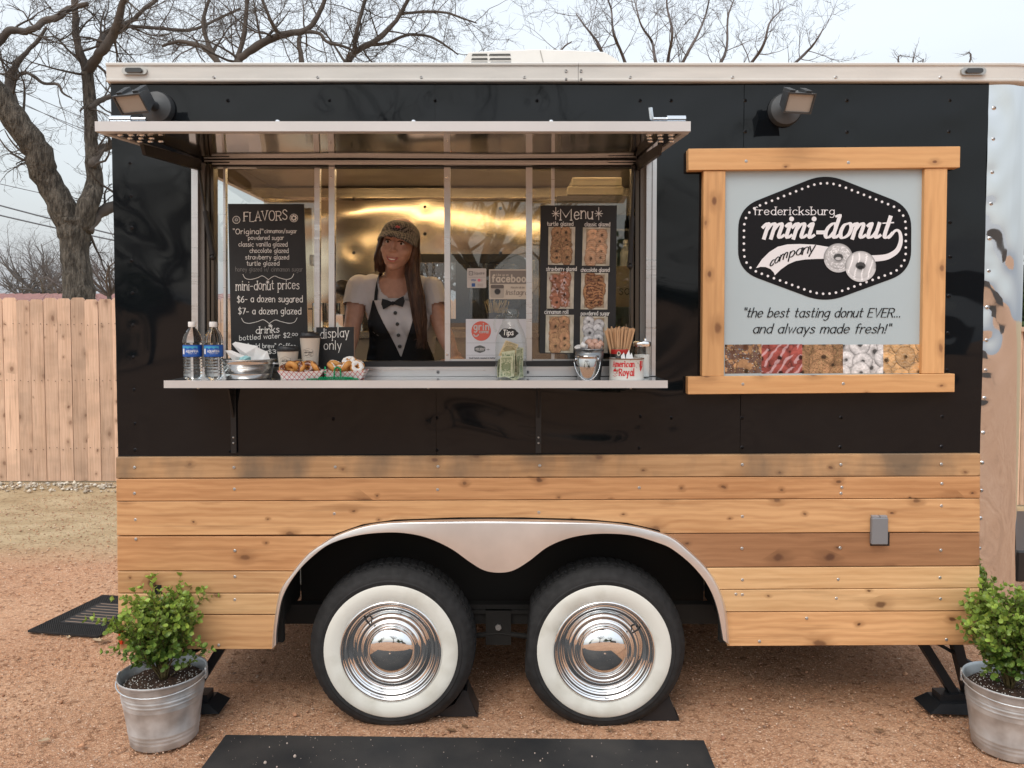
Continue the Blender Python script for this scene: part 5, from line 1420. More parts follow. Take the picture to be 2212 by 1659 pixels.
# stabiliser legs
def jack(x, s):
    mb = MB()
    top = .39; y = .12
    for dx in (-.02, .16):
        a = Vector((x + s * (dx - .14), y, top)); b = Vector((x + s * (dx * .35 + .05), y, .07))
        d = .021
        mb.add([a + Vector((-d, -.02, 0)), a + Vector((d, -.02, 0)), a + Vector((d, .02, 0)), a + Vector((-d, .02, 0)), b + Vector((-d, -.02, 0)), b + Vector((d, -.02, 0)), b + Vector((d, .02, 0)), b + Vector((-d, .02, 0))],
               [(0, 1, 2, 3), (7, 6, 5, 4), (0, 4, 5, 1), (1, 5, 6, 2), (2, 6, 7, 3), (3, 7, 4, 0)])
    mb.tube([(x - s * .13, y, .34), (x + s * .13, y, .19)], .008, 6)
    mb.box(min(x - s*.03, x + s*.08), y - .035, .045, max(x - s*.03, x + s*.08), y + .035, .075)
    f = mb.build('stabiliser_jack', M('dull_black_steel', (.02, .022, .026), .4, .3), T)
    m2 = MB(); m2.add([(x - s*.09, y-.07, .012), (x + s*.15, y-.07, .004), (x + s*.15, y+.07, .004), (x - s*.09, y+.07, .012), (x - s*.04, y-.055, .046), (x + s*.09, y-.055, .046), (x + s*.09, y+.055, .046), (x - s*.04, y+.055, .046)],
        [(0, 3, 2, 1), (4, 5, 6, 7), (0, 1, 5, 4), (1, 2, 6, 5), (2, 3, 7, 6), (3, 0, 4, 7)]); m2.build('foot', M('dull_black_steel'), f)
jl, jr = G(455, 1480), G(2060, 1510)
jl, jr = G(452, 1503), G(2052, 1535)
jack(jl.x + .02, -1); jack(jr.x - .02, 1)

# ------------------------------------------------------------------ wheel chocks
def chock(u, v, lab):
    p = G(u, v); t = thing('wheel_chock', lab, 'wheel chock', (p.x - .004, p.y + .09, 0), 'black wedges behind the wheels')
    mb = MB(); m_ = M('black_plastic')
    L, h, w = .17, .108, .055
    prof = [(-L, 0), (.045, 0), (.035, .02), (.0, h), (-.018, h + .004), (-.05, .055), (-.11, .02)]
    for y0, y1 in ((-w, -w + .008), (w - .008, w)): mb.prism([(a, b) for a, b in prof], y0, y1)
    mb.prism([(-L, 0), (.045, 0), (.045, .008), (-L, .008)], -w + .008, w - .008)
    mb.add([(.045, -w, .006), (.045, w, .006), (0, w, h), (0, -w, h), (.035, -w, .006), (.035, w, .006), (-.008, w, h), (-.008, -w, h)], [(0, 1, 2, 3), (7, 6, 5, 4), (3, 2, 6, 7)])
    mb.build('wedge_body', m_, t, world=False)
    MB().box(-.07, -w + .006, .008, -.062, w - .006, .045).box(-.03, -w + .006, .008, -.022, w - .006, .075).build('rib', m_, t, world=False)
chock(1010, 1557, 'black plastic chock wedged behind the left wheel')
chock(1450, 1566, 'black plastic chock wedged behind the right wheel')
# ------------------------------------------------------------------ the framed sign on the trailer side
SY = -.018
blue = M('sign_blue', (.42, .50, .54), .32, var=.02, vscale=2)
inkb = M('sign_black', (.008, .008, .010), .5, spec=.2)
inkw = M('sign_white', (.74, .73, .76), .35)
sg = MB().quadbox([(1550, 350), (2010, 350), (2005, 815), (1548, 815)], SY, -.004).build('sign', blue, T, label='pale blue company sign in a rough cedar frame')
def fboard(c4, m, y, nm='frame_board'):
    pts = [P(u, v, y) for u, v in c4]; bm = bmesh.new(); f = bm.faces.new([bm.verts.new(p) for p in pts])
    r = bmesh.ops.extrude_face_region(bm, geom=[f])
    for v in [g for g in r['geom'] if isinstance(g, bmesh.types.BMVert)]: v.co.y = -.003
    bmesh.ops.recalc_face_normals(bm, faces=bm.faces)
    bmesh.ops.bevel(bm, geom=list(bm.edges), offset=.002, segments=1, affect='EDGES')
    me = bpy.data.meshes.new(nm); bm.to_mesh(me); bm.free(); me.transform(Matrix.Translation(-T.location)); return link(nm, me, m, sg)
fboard([(1487, 321), (2075, 316), (2074, 362), (1487.5, 368)], cedar_sign, -.046)
fboard([(1486, 814), (2063, 807.5), (2062.5, 847), (1486, 852)], cedar_sign, -.046)
fboard([(1520, 369), (1567.5, 369), (1564, 813), (1516.5, 813)], cedar_post, -.040)
fboard([(1998, 363.5), (2047, 363), (2040, 807), (1991, 807.5)], cedar_post, -.040)
sc = MB()
for u, v in ((1612, 348), (1833, 351), (1605, 830), (1822, 829)):
    p = P(u, v, -.047); sc.lathe([(.0062, .003), (.0062, -.0006), (.005, -.0016), (.0022, -.0018), (.001, .0002)], (p.x, -.0455, p.z), 10, 'Y')
sc.build('frame_screw', screwm, sg, kind='stuff')
fS = flat(SY - .0012)
# black badge: six sided with round corners
hexp = [(1783, 374), (1969, 447), (1968, 587), (1782, 655), (1594, 585), (1595, 449)]
def round_poly(p, r, n=9):
    out = []
    for i in range(len(p)):
        a, b, c = Vector(p[i-1]), Vector(p[i]), Vector(p[(i+1) % len(p)])
        rr = r[i] if isinstance(r, (list, tuple)) else r
        u1, u2 = (a-b).normalized(), (c-b).normalized()
        s, e = b + u1*rr, b + u2*rr
        for k in range(n + 1): t = k/n; q = s*(1-t)**2 + b*2*t*(1-t) + e*t*t; out.append((q.x, q.y))
    return out
hx = round_poly(hexp, [42, 46, 46, 44, 46, 46])
mb = MB(); mb.add([fS(a, b) for a, b in hx], [tuple(range(len(hx)))[::-1]]); mb.build('badge', inkb, sg)
f2 = flat(SY - .0022)
# ring of white dots
cen = Vector((1781.5, 515)); ins = round_poly([(1783, 388.5), (1957, 456), (1956.5, 579), (1782, 641.5), (1606.5, 577), (1607.5, 457)], [40, 36, 36, 40, 36, 36], 12)
ins = [p for i, p in enumerate(ins) if math.hypot(p[0]-ins[i-1][0], p[1]-ins[i-1][1]) > .01]
per = sum(math.hypot(ins[i][0]-ins[i-1][0], ins[i][1]-ins[i-1][1]) for i in range(len(ins)))
nd = int(round(per / 14.0)); dm = MB(); acc = 0; i = 0
for k in range(nd):
    tgt = per * k / nd
    while True:
        L = math.hypot(ins[(i+1) % len(ins)][0]-ins[i][0], ins[(i+1) % len(ins)][1]-ins[i][1])
        if acc + L >= tgt: break
        acc += L; i += 1
    t = (tgt - acc) / L; q = ins[(i+1) % len(ins)]
    disc(dm, ins[i][0] + (q[0]-ins[i][0])*t, ins[i][1] + (q[1]-ins[i][1])*t, 2.75, f2, 12)
dm.build('badge_dot', inkw, sg, kind='stuff')
# lettering
lt = MB()
text(lt, 'fredericksburg', 1629, 1802, 464, 10.6, 1.9, f2, serif=1.9, gap=3.6, nib=(0, .62))
lt.build('lettering', inkw, sg)
def script(mb, s, x, v, xh, w, fn, slant, spec, nib, ws=1.):
    """joined bold italic hand drawn letter by letter"""
    for c in s:
        adv, strokes = spec[c]
        for st, ww in strokes:
            pp = [tuple(float(q) for q in a.split(',')) for a in st.split()]
            pp = _smooth(pp, 6)
            ribbon(mb, [(x + (a * ws + b*slant) * xh / 10, v - b * xh / 10) for a, b in pp], w * ww, fn, nib if c != '-' else None)
        if c == 'i': disc(mb, x + (1.2 + 12.8*slant) * xh / 10, v - 12.6 * xh / 10, 5.3, fn, 16, .00045)
        x += adv * ws * xh / 10
    return x
SCR = {
 'm': (12.4, [("-1.4,7.2 0,9.4 1.3,9.2 1.2,6 1.2,3 1.2,0", 1), ("1.2,5 2.6,8.4 4.2,9.6 5.2,8.2 5.2,4 5.2,0", 1), ("5.2,5 6.6,8.4 8.2,9.6 9.2,8.2 9.2,4 9.3,1.4 10.4,.4 12,1.8", 1)]),
 'i': (4.6, [("-.6,8 .6,9.6 1.3,9 1.3,5 1.4,1.6 2.4,.4 4,1.8", 1)]),
 'n': (8.4, [("-1.4,7.2 0,9.4 1.3,9.2 1.2,6 1.2,3 1.2,0", 1), ("1.2,5 2.6,8.4 4.2,9.6 5.2,8.2 5.2,4 5.3,1.4 6.4,.4 8,1.8", 1)]),
 '-': (5.2, [("1.0,3.8 4.6,3.8", .95)]),
 'd': (8.4, [("5.4,7.2 4.6,9.2 2.8,9.4 .9,6.5 .7,2.6 2.0,.5 3.8,1.2 5.4,4.4", 1), ("3.8,14.4 5.4,14.9 5.6,12 5.5,8 5.5,3 6,.8 7.2,.5 8.4,1.8", 1)]),
 'o': (7.4, [("3.6,9.6 1.4,8.4 .7,4 1.9,.6 4.0,.6 5.8,2.8 6.0,6.8 4.6,9.5 3.2,9.5", 1), ("5.2,8.8 6.4,8.0 7.6,8.6", .7)]),
 'u': (8.6, [("-.6,8.2 .6,9.6 1.3,9 1.2,4 1.6,1.0 3.0,.5 4.6,2.2 5.6,5", 1), ("5.6,9.6 5.6,5 5.7,1.4 6.8,.4 8.2,1.8", 1)]),
 't': (6, [("2.2,13.8 2.2,9 2.1,3.4 2.5,1 3.8,.4 5.4,1.6 6.2,3.0", 1.05), ("-.8,9.8 2,10 4.8,10.2", .62)]),
}
lt = MB()
xe = script(lt, 'mini-donut', 1646, 514.5, 33.0, 8.6, f2, .32, SCR, (.15, .45), 1.135)
# swash from the t round behind the doughnuts
sw = [(1918, 514), (1923, 511), (1928, 504.5), (1933, 499), (1939, 497.5), (1944, 503), (1946, 515), (1944.5, 527), (1938, 541), (1924, 551.4), (1908, 556.5), (1882, 558.6)]
sw = _smooth(sw, 6)
vs, fs = [], []
for i, p in enumerate(sw):
    a, b = sw[max(i-1, 0)], sw[min(i+1, len(sw)-1)]; dx, dy = b[0]-a[0], b[1]-a[1]; L = math.hypot(dx, dy) or 1; t = i / (len(sw)-1)
    ww = 5.5 + 12 * max(0, t - .35) ** 1.0 * 1.1; vs += [f2(p[0]-dy/L*ww/2, p[1]+dx/L*ww/2, .0003), f2(p[0]+dy/L*ww/2, p[1]-dx/L*ww/2, .0003)]
lt.add(vs, [(2*i, 2*i+2, 2*i+3, 2*i+1) for i in range(len(sw)-1)])
lt.build('lettering', inkw, sg)
ban = [(1591 + a_ * .2281, 307.2 + b_ * .2281) for a_, b_ in ((185, 1192), (240, 1110), (310, 1040), (390, 990), (480, 968), (600, 964), (740, 970), (900, 996), (900, 1104), (760, 1105), (650, 1110), (560, 1125), (490, 1155), (420, 1205), (363, 1260), (350, 1230), (320, 1200), (275, 1182), (230, 1180))]
mb = MB(); poly(mb, ban, f2, .0001); mb.build('banner', inkw, sg)
lt = MB(); f3 = flat(SY - .0034)
def arc(x, y, t):
    # baseline curving up to the right
    a = -.66 + .54 * t; u = 1663 + 90 * t; v0 = 549 - 42 * t + 19 * t * t
    return (u + y * math.sin(-a) * -1 * .2 , v0 - y)
# company, letters larger towards the right, following the banner
cu = 1664.
for k, c in enumerate('company'):
    wd, _ = GL[c]; t = k / 6; a = math.radians(38 - 27 * t); sx = .92 + .08 * t; xh = 12.0 + 2.4 * t
    bu, bv = [(1662.5, 577), (1672.5, 570.5), (1684, 564), (1704.5, 557), (1718.5, 552.5), (1733, 549.5), (1746, 546.5)][k]
    def cv(px, yy, tt, bu=bu, bv=bv, a=a): return (bu + px * math.cos(a) + yy * math.sin(a) * -.0 + yy * .22, bv - px * math.sin(a) - yy)
    def cvf(X, Yv, tt, bu=bu, bv=bv, a=a): x0 = X; return (bu + x0 * math.cos(a) + Yv * .25, bv - x0 * math.sin(a) * .9 - Yv)
    text(lt, c, 0., wd / 10 * xh * 1.12, 0, xh, 2.9, f3, curve=lambda X, Yv, t2, f=cvf: f(X, Yv, t2), nib=(.1, .45))
lt.build('lettering', inkb, sg)
# two grey doughnuts of the badge: printed picture
def donut_print(style, seed):
    def f(U, V):
        x = (U - .5) * 2; y = (V - .5) * 2; r = np.sqrt(x*x + (y*1.0)**2); n1 = vnoise(U, V, 34, seed); n2 = vnoise(U, V, 70, seed+1)
        sh = np.clip(1 - ((r - .60) / .40) ** 2, 0, 1) ** .5
        g = .10 + .38 * sh - .10 * y
        rim = (r > .80) & (y > .15); g[rim] = .50
        if style == 0: g += np.where((n1 > .6) & (r < .85) & (r > .36), .28, 0) - np.where((n2 > .78) & (r < .8), .12, 0)
        else: g += np.where((np.abs(np.sin(x * 7 + 1.2*np.sin(y*2.2))) > .96) & (r < .9), .3, 0) + .1 * sh
        h = np.sqrt((x*.95)**2 + ((y + .05)*1.25)**2) < .30; g[h] = .055
        h2 = np.sqrt((x*.95)**2 + ((y - .05)*1.8)**2) < .20
        g[h2] = .5 if style == 0 else .01
        out = r > 1; g[out] = .0
        return np.stack([g, g, g * 1.03], 1)
    return f
def disc_print(name, u, v, r, lift, fn_, parent, ry=None):
    n, mrings = 56, 26; ry = ry or r; vs = [(0, 0)]; fs = []
    for j in range(1, mrings + 1):
        for k in range(n): a = 2*PI*k/n; q = .999*j / mrings; vs.append((q*math.cos(a), q*math.sin(a)))
    for k in range(n): fs.append((0, 1 + (k+1) % n, 1 + k))
    for j in range(mrings - 1):
        for k in range(n): a = 1 + j*n + k; b = 1 + j*n + (k+1) % n; fs.append((a, b, b + n, a + n))
    mb = MB(); F = flat(SY - lift); mb.add([F(u + x*r, v + y*ry) for x, y in vs], fs)
    o = mb.build(name, attr_mat('printed_vinyl', .3, .4), parent, smooth=True)
    A = np.array(vs); rgb = np.clip(fn_(A[:, 0]*.5+.5, A[:, 1]*.5+.5), 0, 1)
    at = o.data.color_attributes.new('Col', 'FLOAT_COLOR', 'POINT')
    at.data.foreach_set('color', np.concatenate([rgb, np.ones((len(rgb), 1))], 1).astype(np.float32).ravel())
disc_print('donut_print', 1811, 557, 31.5, .0040, donut_print(0, 5), sg)
disc_print('donut_print', 1859, 575.5, 33.5, .0046, donut_print(1, 9), sg)
# tagline
lt = MB(); nb = (.35, .5)
text(lt, '"the best tasting donut EVER...', 1604, 1944, 685, 12.6, 2.5, f2, slant=.30, nib=nb, gap=2.9)
text(lt, 'and always made fresh!"', 1626, 1922, 719.5, 12.6, 2.5, f2, slant=.30, nib=nb, gap=2.9)
lt.build('lettering', inkb, sg)
for k, (a, b, st) in enumerate([(1566, 1645, 'sprink'), (1645, 1733, 'red'), (1733, 1821, 'turtle'), (1821, 1908, 'powder'), (1908, 1992, 'gold')]):
    print_grid('donut_print', [(a, 744.5), (b, 743.5), (b, 806), (a, 807)], SY - .0012 - k * .00001, 88, 62, donut_picture(st, 40 + k, 2, 2, False, .27, .72, .09), sg, attr_mat('printed_vinyl', .3, .4))

# ------------------------------------------------------------------ chalkboards
def z6(u, v): return (471.8 + u * .2116, 427.9 + v * .2116)
def z7(u, v): return (1141.1 + u * .2116, 427.9 + v * .2116)
CB = -.0255
def board_thing(c4, y0, y1, lab):
    pts = [P(u, v, y0) for u, v in c4]; bz = min(p.z for p in pts); bx = sum(p.x for p in pts) / 4
    t = thing('chalkboard', lab, 'chalkboard', (bx, y0, bz))
    MB().quadbox(c4, y0, y1).build('slate_panel', slate, t); return t
fl = board_thing([z6(97, 58), z6(872, 60), z6(915, 1640), z6(133, 1640)], CB, CB + .008, 'tall chalkboard headed FLAVORS with donut prices, leaning on the left windowpane')
fC = flat(CB - .0006); lt = MB(); Q = z6
def zt(s, x0, x1, bl, xh, w=1.15, fnc=z6, rise=0., serif=0., mbx=None, jit=.05, sl=0.):
    a, b = fnc(x0, bl); c, _ = fnc(x1, bl)
    text(mbx or lt, s, a, c, b, xh * .2116 * (.84 if xh < 60 else .95), w * .95, fC, jit=jit, rise=rise, serif=serif, seed=len(s) + int(x0), slant=sl)
zt('FLAVORS', 262, 700, 238, 66, 1.9, rise=.05, serif=1.7, jit=.11)
zt('"Original"', 150, 458, 366, 40, 1.5); zt('cinnamon/sugar', 470, 798, 356, 30); zt('powdered sugar', 305, 666, 425, 31); zt('classic vanilla glazed', 207, 703, 493, 34)
zt('chocolate glazed', 320, 714, 558, 34); zt('strawberry glazed', 276, 719, 625, 34); zt('turtle glazed', 290, 620, 688, 34)
zt('mini-donut prices', 180, 824, 940, 62, 1.6, rise=.02, serif=1.2, jit=.09)
zt('$6- a dozen sugared', 192, 858, 1062, 50, 1.6, jit=.07); zt('$7- a dozen glazed', 204, 843, 1185, 50, 1.6, jit=.07)
zt('drinks', 384, 620, 1386, 50, 1.7, rise=.08, serif=1.2, jit=.08)
zt('bottled water $2.', 215, 745, 1452, 36, 1.3, rise=.06); zt('00', 752, 808, 1405, 20, 1.1)
zt('"cold brew" Coffee', 300, 790, 1530, 34, 1.3); zt('$3', 508, 585, 1588, 32, 1.4)
def brace(v0, xa, xb, mbx=None, amp=46):
    xm = (xa + xb) / 2; a, b, c = [], [], []
    left = [(xa, v0 - 30), (xa + 25, v0 + 10), (xa + 80, v0 + 22), ((xa + xm)/2 + 20, v0 + 5), (xm - 60, v0 - 14), (xm, v0 + 25)]
    right = [(xb, v0 - 34), (xb - 25, v0 + 8), (xb - 80, v0 + 22), ((xb + xm)/2 - 20, v0 + 5), (xm + 60, v0 - 12), (xm, v0 + 25)]
    for l in (left, right): ribbon(mbx or lt, [z6(*q) for q in _smooth(l, 6)], 1.1, fC)
brace(808, 250, 770); brace(1256, 236, 803)
def star(u, v, r, mbx, w=1.2, n=4, el=1.):
    for k in range(n):
        a = PI * k / n; e = el if k == 0 else 1
        ribbon(mbx, [(u + r*math.sin(a), v - r*e*math.cos(a)), (u, v), (u - r*math.sin(a), v + r*e*math.cos(a))], w, fC)
star(*z6(503, 858), 3.6, lt, 1.1); star(*z6(528, 1303), 3.8, lt, 1.1)
def ringm(u, v, r, w, mbx=None, n=20): ribbon(mbx or lt, [(u + r*math.cos(2*PI*k/n), v + r*math.sin(2*PI*k/n)) for k in range(n + 1)], w, fC)
a, b = z6(183, 222); ringm(a, b, 7.8, 1.2); ringm(a, b, 2.4, 1.0)
for k in range(9): q = 2*PI*k/9; disc(lt, a + 5*math.cos(q), b + 5*math.sin(q), .6, fC, 6)
a, b = z6(770, 203); ringm(a, b, 8.4, 1.2)
for k in range(7): q = 2*PI*k/7; disc(lt, a + 4.6*math.cos(q), b + 4.6*math.sin(q), 2.1, fC, 10, .0002 + k*.00004)
lt.build('lettering', chalk, fl)
lt = MB(); zt('honey glazed w/ cinnamon sugar', 175, 858, 748, 34, 1.1); lt.build('lettering', chalk_dim, fl)
mn = board_thing([z7(125, 75), z7(905, 75), z7(888, 1592), z7(115, 1585)], CB, CB + .008, 'tall chalkboard headed Menu with six donut photographs, on the right windowpane')
lt = MB()
zt('M', 330, 438, 222, 78, 2.0, z7, serif=1.2, jit=.04); zt('enu', 470, 655, 212, 76, 2.0, z7, rise=-.03, serif=1.1, jit=.12)
star(*z7(281, 158), 8.2, lt, 1.3, 4, 1.6); star(*z7(720, 158), 8.4, lt, 1.3, 4, 1.6)
for s, a, b, v in (('turtle glazed', 194, 458, 282), ('classic glazed', 577, 834, 287), ('strawberry glazed', 184, 493, 742), ('chocolate glazed', 538, 828, 752), ('cinnamon roll', 167, 408, 1181), ('powdered sugar', 539, 828, 1196)):
    zt(s, a, b, v, 31, 1.2, z7)
lt.build('lettering', chalk, mn)
for k, (c, st) in enumerate([([(207, 294), (480, 294), (472, 683), (202, 681)], 'turtle'), ([(558, 298), (838, 300), (828, 692), (549, 690)], 'classic'),
              ([(193, 750), (469, 750), (462, 1130), (188, 1128)], 'straw'), ([(542, 763), (816, 765), (808, 1137), (534, 1136)], 'choc'),
              ([(180, 1190), (466, 1192), (459, 1580), (174, 1576)], 'cinn'), ([(530, 1207), (812, 1209), (810, 1580), (528, 1578)], 'powder')]):
    print_grid('menu_photo', [z7(*q) for q in c], CB - .0007, 60, 84, donut_picture(st, 60 + k, 2, 5, True, .225, 1.35, .045), mn)
# small display only board
do = thing('chalkboard', 'small chalkboard reading display only behind the coffee cups', 'chalkboard', (P(723, 790, -.05).x, -.05, P(723, 790, -.05).z))
MB().quadbox([(683, 707), (766, 706), (766, 796), (683, 796)], -.052, -.046).build('slate_panel', slate, do)
MB().quadbox([(764.5, 706), (766.5, 706), (766.5, 796), (764.5, 796)], -.053, -.0455).build('board_edge', M('raw_board_edge', (.20, .12, .08), .7), do)
fC = flat(-.0528); lt = MB()
text(lt, 'display', 692, 753, 731, 12.5, 1.6, fC, jit=.06, rise=.06, serif=.8, seed=3); text(lt, 'only', 700, 737, 755.5, 12.5, 1.6, fC, jit=.08, rise=.02, seed=5)
lt.build('lettering', chalk, do)
OVER = []

# ------------------------------------------------------------------ notices behind the right hand pane
def zp(u, v): return (960 + u * .1323, 570.6 + v * .1323)
NY = .012
def notice(c4, lab, m, y=NY):
    pts = [P(*zp(*q), y) for q in c4]; t = thing('notice', lab, 'notice', (sum(p.x for p in pts)/4, y, min(p.z for p in pts)))
    MB().quadbox([zp(*q) for q in c4], y, y + .0012).build('sheet', m, t); return t
card = M('card_white', (.50, .47, .45), .5); ink = M('print_grey', (.10, .10, .10), .6); inkbr = M('print_brown', (.20, .17, .15), .6); cream = M('print_cream', (.56, .50, .42), .6)
fN = flat(NY - .0006)
sq = thing('notice', 'white rounded card payment notice reading Square at the top left of the pane', 'notice', P(*zp(526, 388), NY))
rc = round_poly([zp(370, 70), zp(683, 70), zp(683, 388), zp(370, 388)], 2.2, 5)
mb = MB(); fr2 = [P(a, b, NY) for a, b in rc]; n = len(fr2); mb.add(fr2 + [p + Vector((0, .0012, 0)) for p in fr2], [tuple(range(n))[::-1], tuple(range(n, 2*n))] + [(i, (i+1) % n, n + (i+1) % n, n + i) for i in range(n)])
mb.build('sheet', card, sq)
lt = MB(); u, v = zp(478, 166); text(lt, 'Square', u, zp(652, 0)[0], v, 3.6, .75, fN)
a, b = zp(404, 120), zp(460, 178)
for q in ([(a[0], a[1]), (b[0], a[1])], [(b[0], a[1]), (b[0], b[1])], [(b[0], b[1]), (a[0], b[1])], [(a[0], b[1]), (a[0], a[1])]): ribbon(lt, q, 1.2, fN)
disc(lt, (a[0]+b[0])/2, (a[1]+b[1])/2, 1.2, fN, 4)
ribbon(lt, [zp(385, 214), zp(668, 214)], .35, fN)
lt.build('lettering', ink, sq)
lt = MB(); u, v = zp(434, 275); text(lt, 'VISA', u, zp(512, 0)[0], v, 2.4, .8, fN, slant=.25)
poly(lt, [zp(444, 312), zp(502, 312), zp(502, 368), zp(444, 368)], fN); lt.build('card_logo', M('print_blue', (.03, .10, .30), .5), sq)
mb = MB(); disc(mb, *zp(566, 262), 3.3, fN, 16); mb.build('card_logo', M('print_pink', (.60, .15, .20), .5), sq)
mb = MB(); disc(mb, *zp(600, 262), 3.3, flat(NY - .0004), 16); poly(mb, [zp(541, 318), zp(631, 318), zp(631, 368), zp(541, 368)], fN); mb.build('card_logo', M('print_pale', (.42, .38, .36), .5), sq)
fb = notice([(728, 85), (1440, 85), (1440, 572), (733, 572)], 'tan social media notice reading facebook and Instagram beside the card notice', cream)
mb = MB(); poly(mb, [zp(748, 104), zp(1432, 104), zp(1432, 325), zp(748, 325)], flat(NY - .0003)); mb.build('print_block', M('print_taupe', (.22, .195, .175), .6), fb)
lt = MB(); text(lt, 'facebook', *[zp(782, 0)[0], zp(1400, 0)[0]], zp(0, 288)[1], 9.2, 3.1, fN, gap=4.6); text(lt, 'Like us on', zp(852, 0)[0], zp(1045, 0)[0], zp(0, 190)[1], 2.8, .75, fN)
lt.build('lettering', cream, fb)
lt = MB(); text(lt, 'Instagram', zp(1000, 0)[0], zp(1428, 0)[0], zp(0, 500)[1], 6.8, 1.5, fN, slant=.2, nib=(.3, .5)); text(lt, 'FOLLOW US ON', zp(1088, 0)[0], zp(1306, 0)[0], zp(0, 395)[1], 2.2, .7, fN)
lt.build('lettering', inkbr, fb)
# retro camera emblem
mb = MB(); o = [zp(752, 335), zp(975, 335), zp(975, 552), zp(752, 552)]; rc = round_poly(o, 4.5, 5); mb.add([fN(a, b) for a, b in rc], [tuple(range(len(rc)))[::-1]]); em = mb.build('emblem', M('print_sand', (.40, .36, .31), .5), fb)
mb = MB(); rc = round_poly([zp(756, 339), zp(971, 339), zp(971, 396), zp(756, 396)], 3, 4); mb.add([fN(a, b, .0002) for a, b in rc], [tuple(range(len(rc)))[::-1]]); mb.build('emblem_band', M('print_umber', (.13, .11, .10), .5), em)
mb = MB(); disc(mb, *zp(866, 447), 7.6, fN, 20, .0003); mb.build('emblem_ring', M('print_grey2', (.25, .23, .21), .5), em)
mb = MB(); disc(mb, *zp(866, 447), 6.0, fN, 20, .0004); mb.build('emblem_lens', M('print_black', (.03, .03, .03), .4), em)
gr = notice([(350, 895), (1335, 895), (1335, 1585), (350, 1585)], 'white coffee notice with a coral disc reading grin COFFEE, behind the tip jar', M('notice_white', (.60, .59, .62), .6))
mb = MB(); disc(mb, *zp(600, 1092), 21.2, fN, 36); cd = mb.build('disc_logo', M('coral_print', (.62, .12, .085), .6), gr)
lt = MB(); fL = flat(NY - .0012)
text(lt, 'grin', zp(482, 0)[0], zp(722, 0)[0], zp(0, 1072)[1], 9.2, 2.7, fL, gap=5.4); text(lt, 'COFFEE', zp(570, 0)[0], zp(724, 0)[0], zp(0, 1125)[1], 2.7, 1.1, fL)
ribbon(lt, [zp(*q) for q in _smooth([(480, 1150), (495, 1172), (520, 1176), (545, 1165), (555, 1150)], 4)], 2.6, fL)
lt.build('lettering', card, cd)
lt = MB(); text(lt, 'Small batch roasted in Hattie', zp(402, 0)[0], zp(828, 0)[0], zp(0, 1546)[1], 2.3, .7, fN)
text(lt, '+', zp(688, 0)[0], zp(738, 0)[0], zp(0, 1415)[1], 5.4, .8, fN)
for v in (1286, 1486): ribbon(lt, [zp(362, v), zp(1325, v)], .4, fN)
rc = round_poly([zp(578, 1322), zp(668, 1352), zp(668, 1420), zp(578, 1452), zp(489, 1420), zp(489, 1352)], 2.2, 4)
lt.add([fN(a, b) for a, b in rc], [tuple(range(len(rc)))[::-1]])
lt.build('lettering', ink, gr)
lt = MB(); text(lt, 'mini-donut', zp(508, 0)[0], zp(650, 0)[0], zp(0, 1396)[1], 2.8, .8, fL, slant=.3); ribbon(lt, [zp(*q) for q in ((520, 1420), (560, 1406), (600, 1414), (640, 1408))], .9, fL); lt.build('lettering', card, gr)

thin_glass = pane_m.copy(); thin_glass.name = 'jar_glass'; MATS['jar_glass'] = thin_glass
for x_ in thin_glass.node_tree.nodes:
    if x_.type == 'BSDF_TRANSPARENT': x_.inputs[0].default_value = (.93, .95, .94, 1)
    if x_.name == 'gloss_share': x_.inputs[1].default_value = .55; x_.inputs[2].default_value = .04
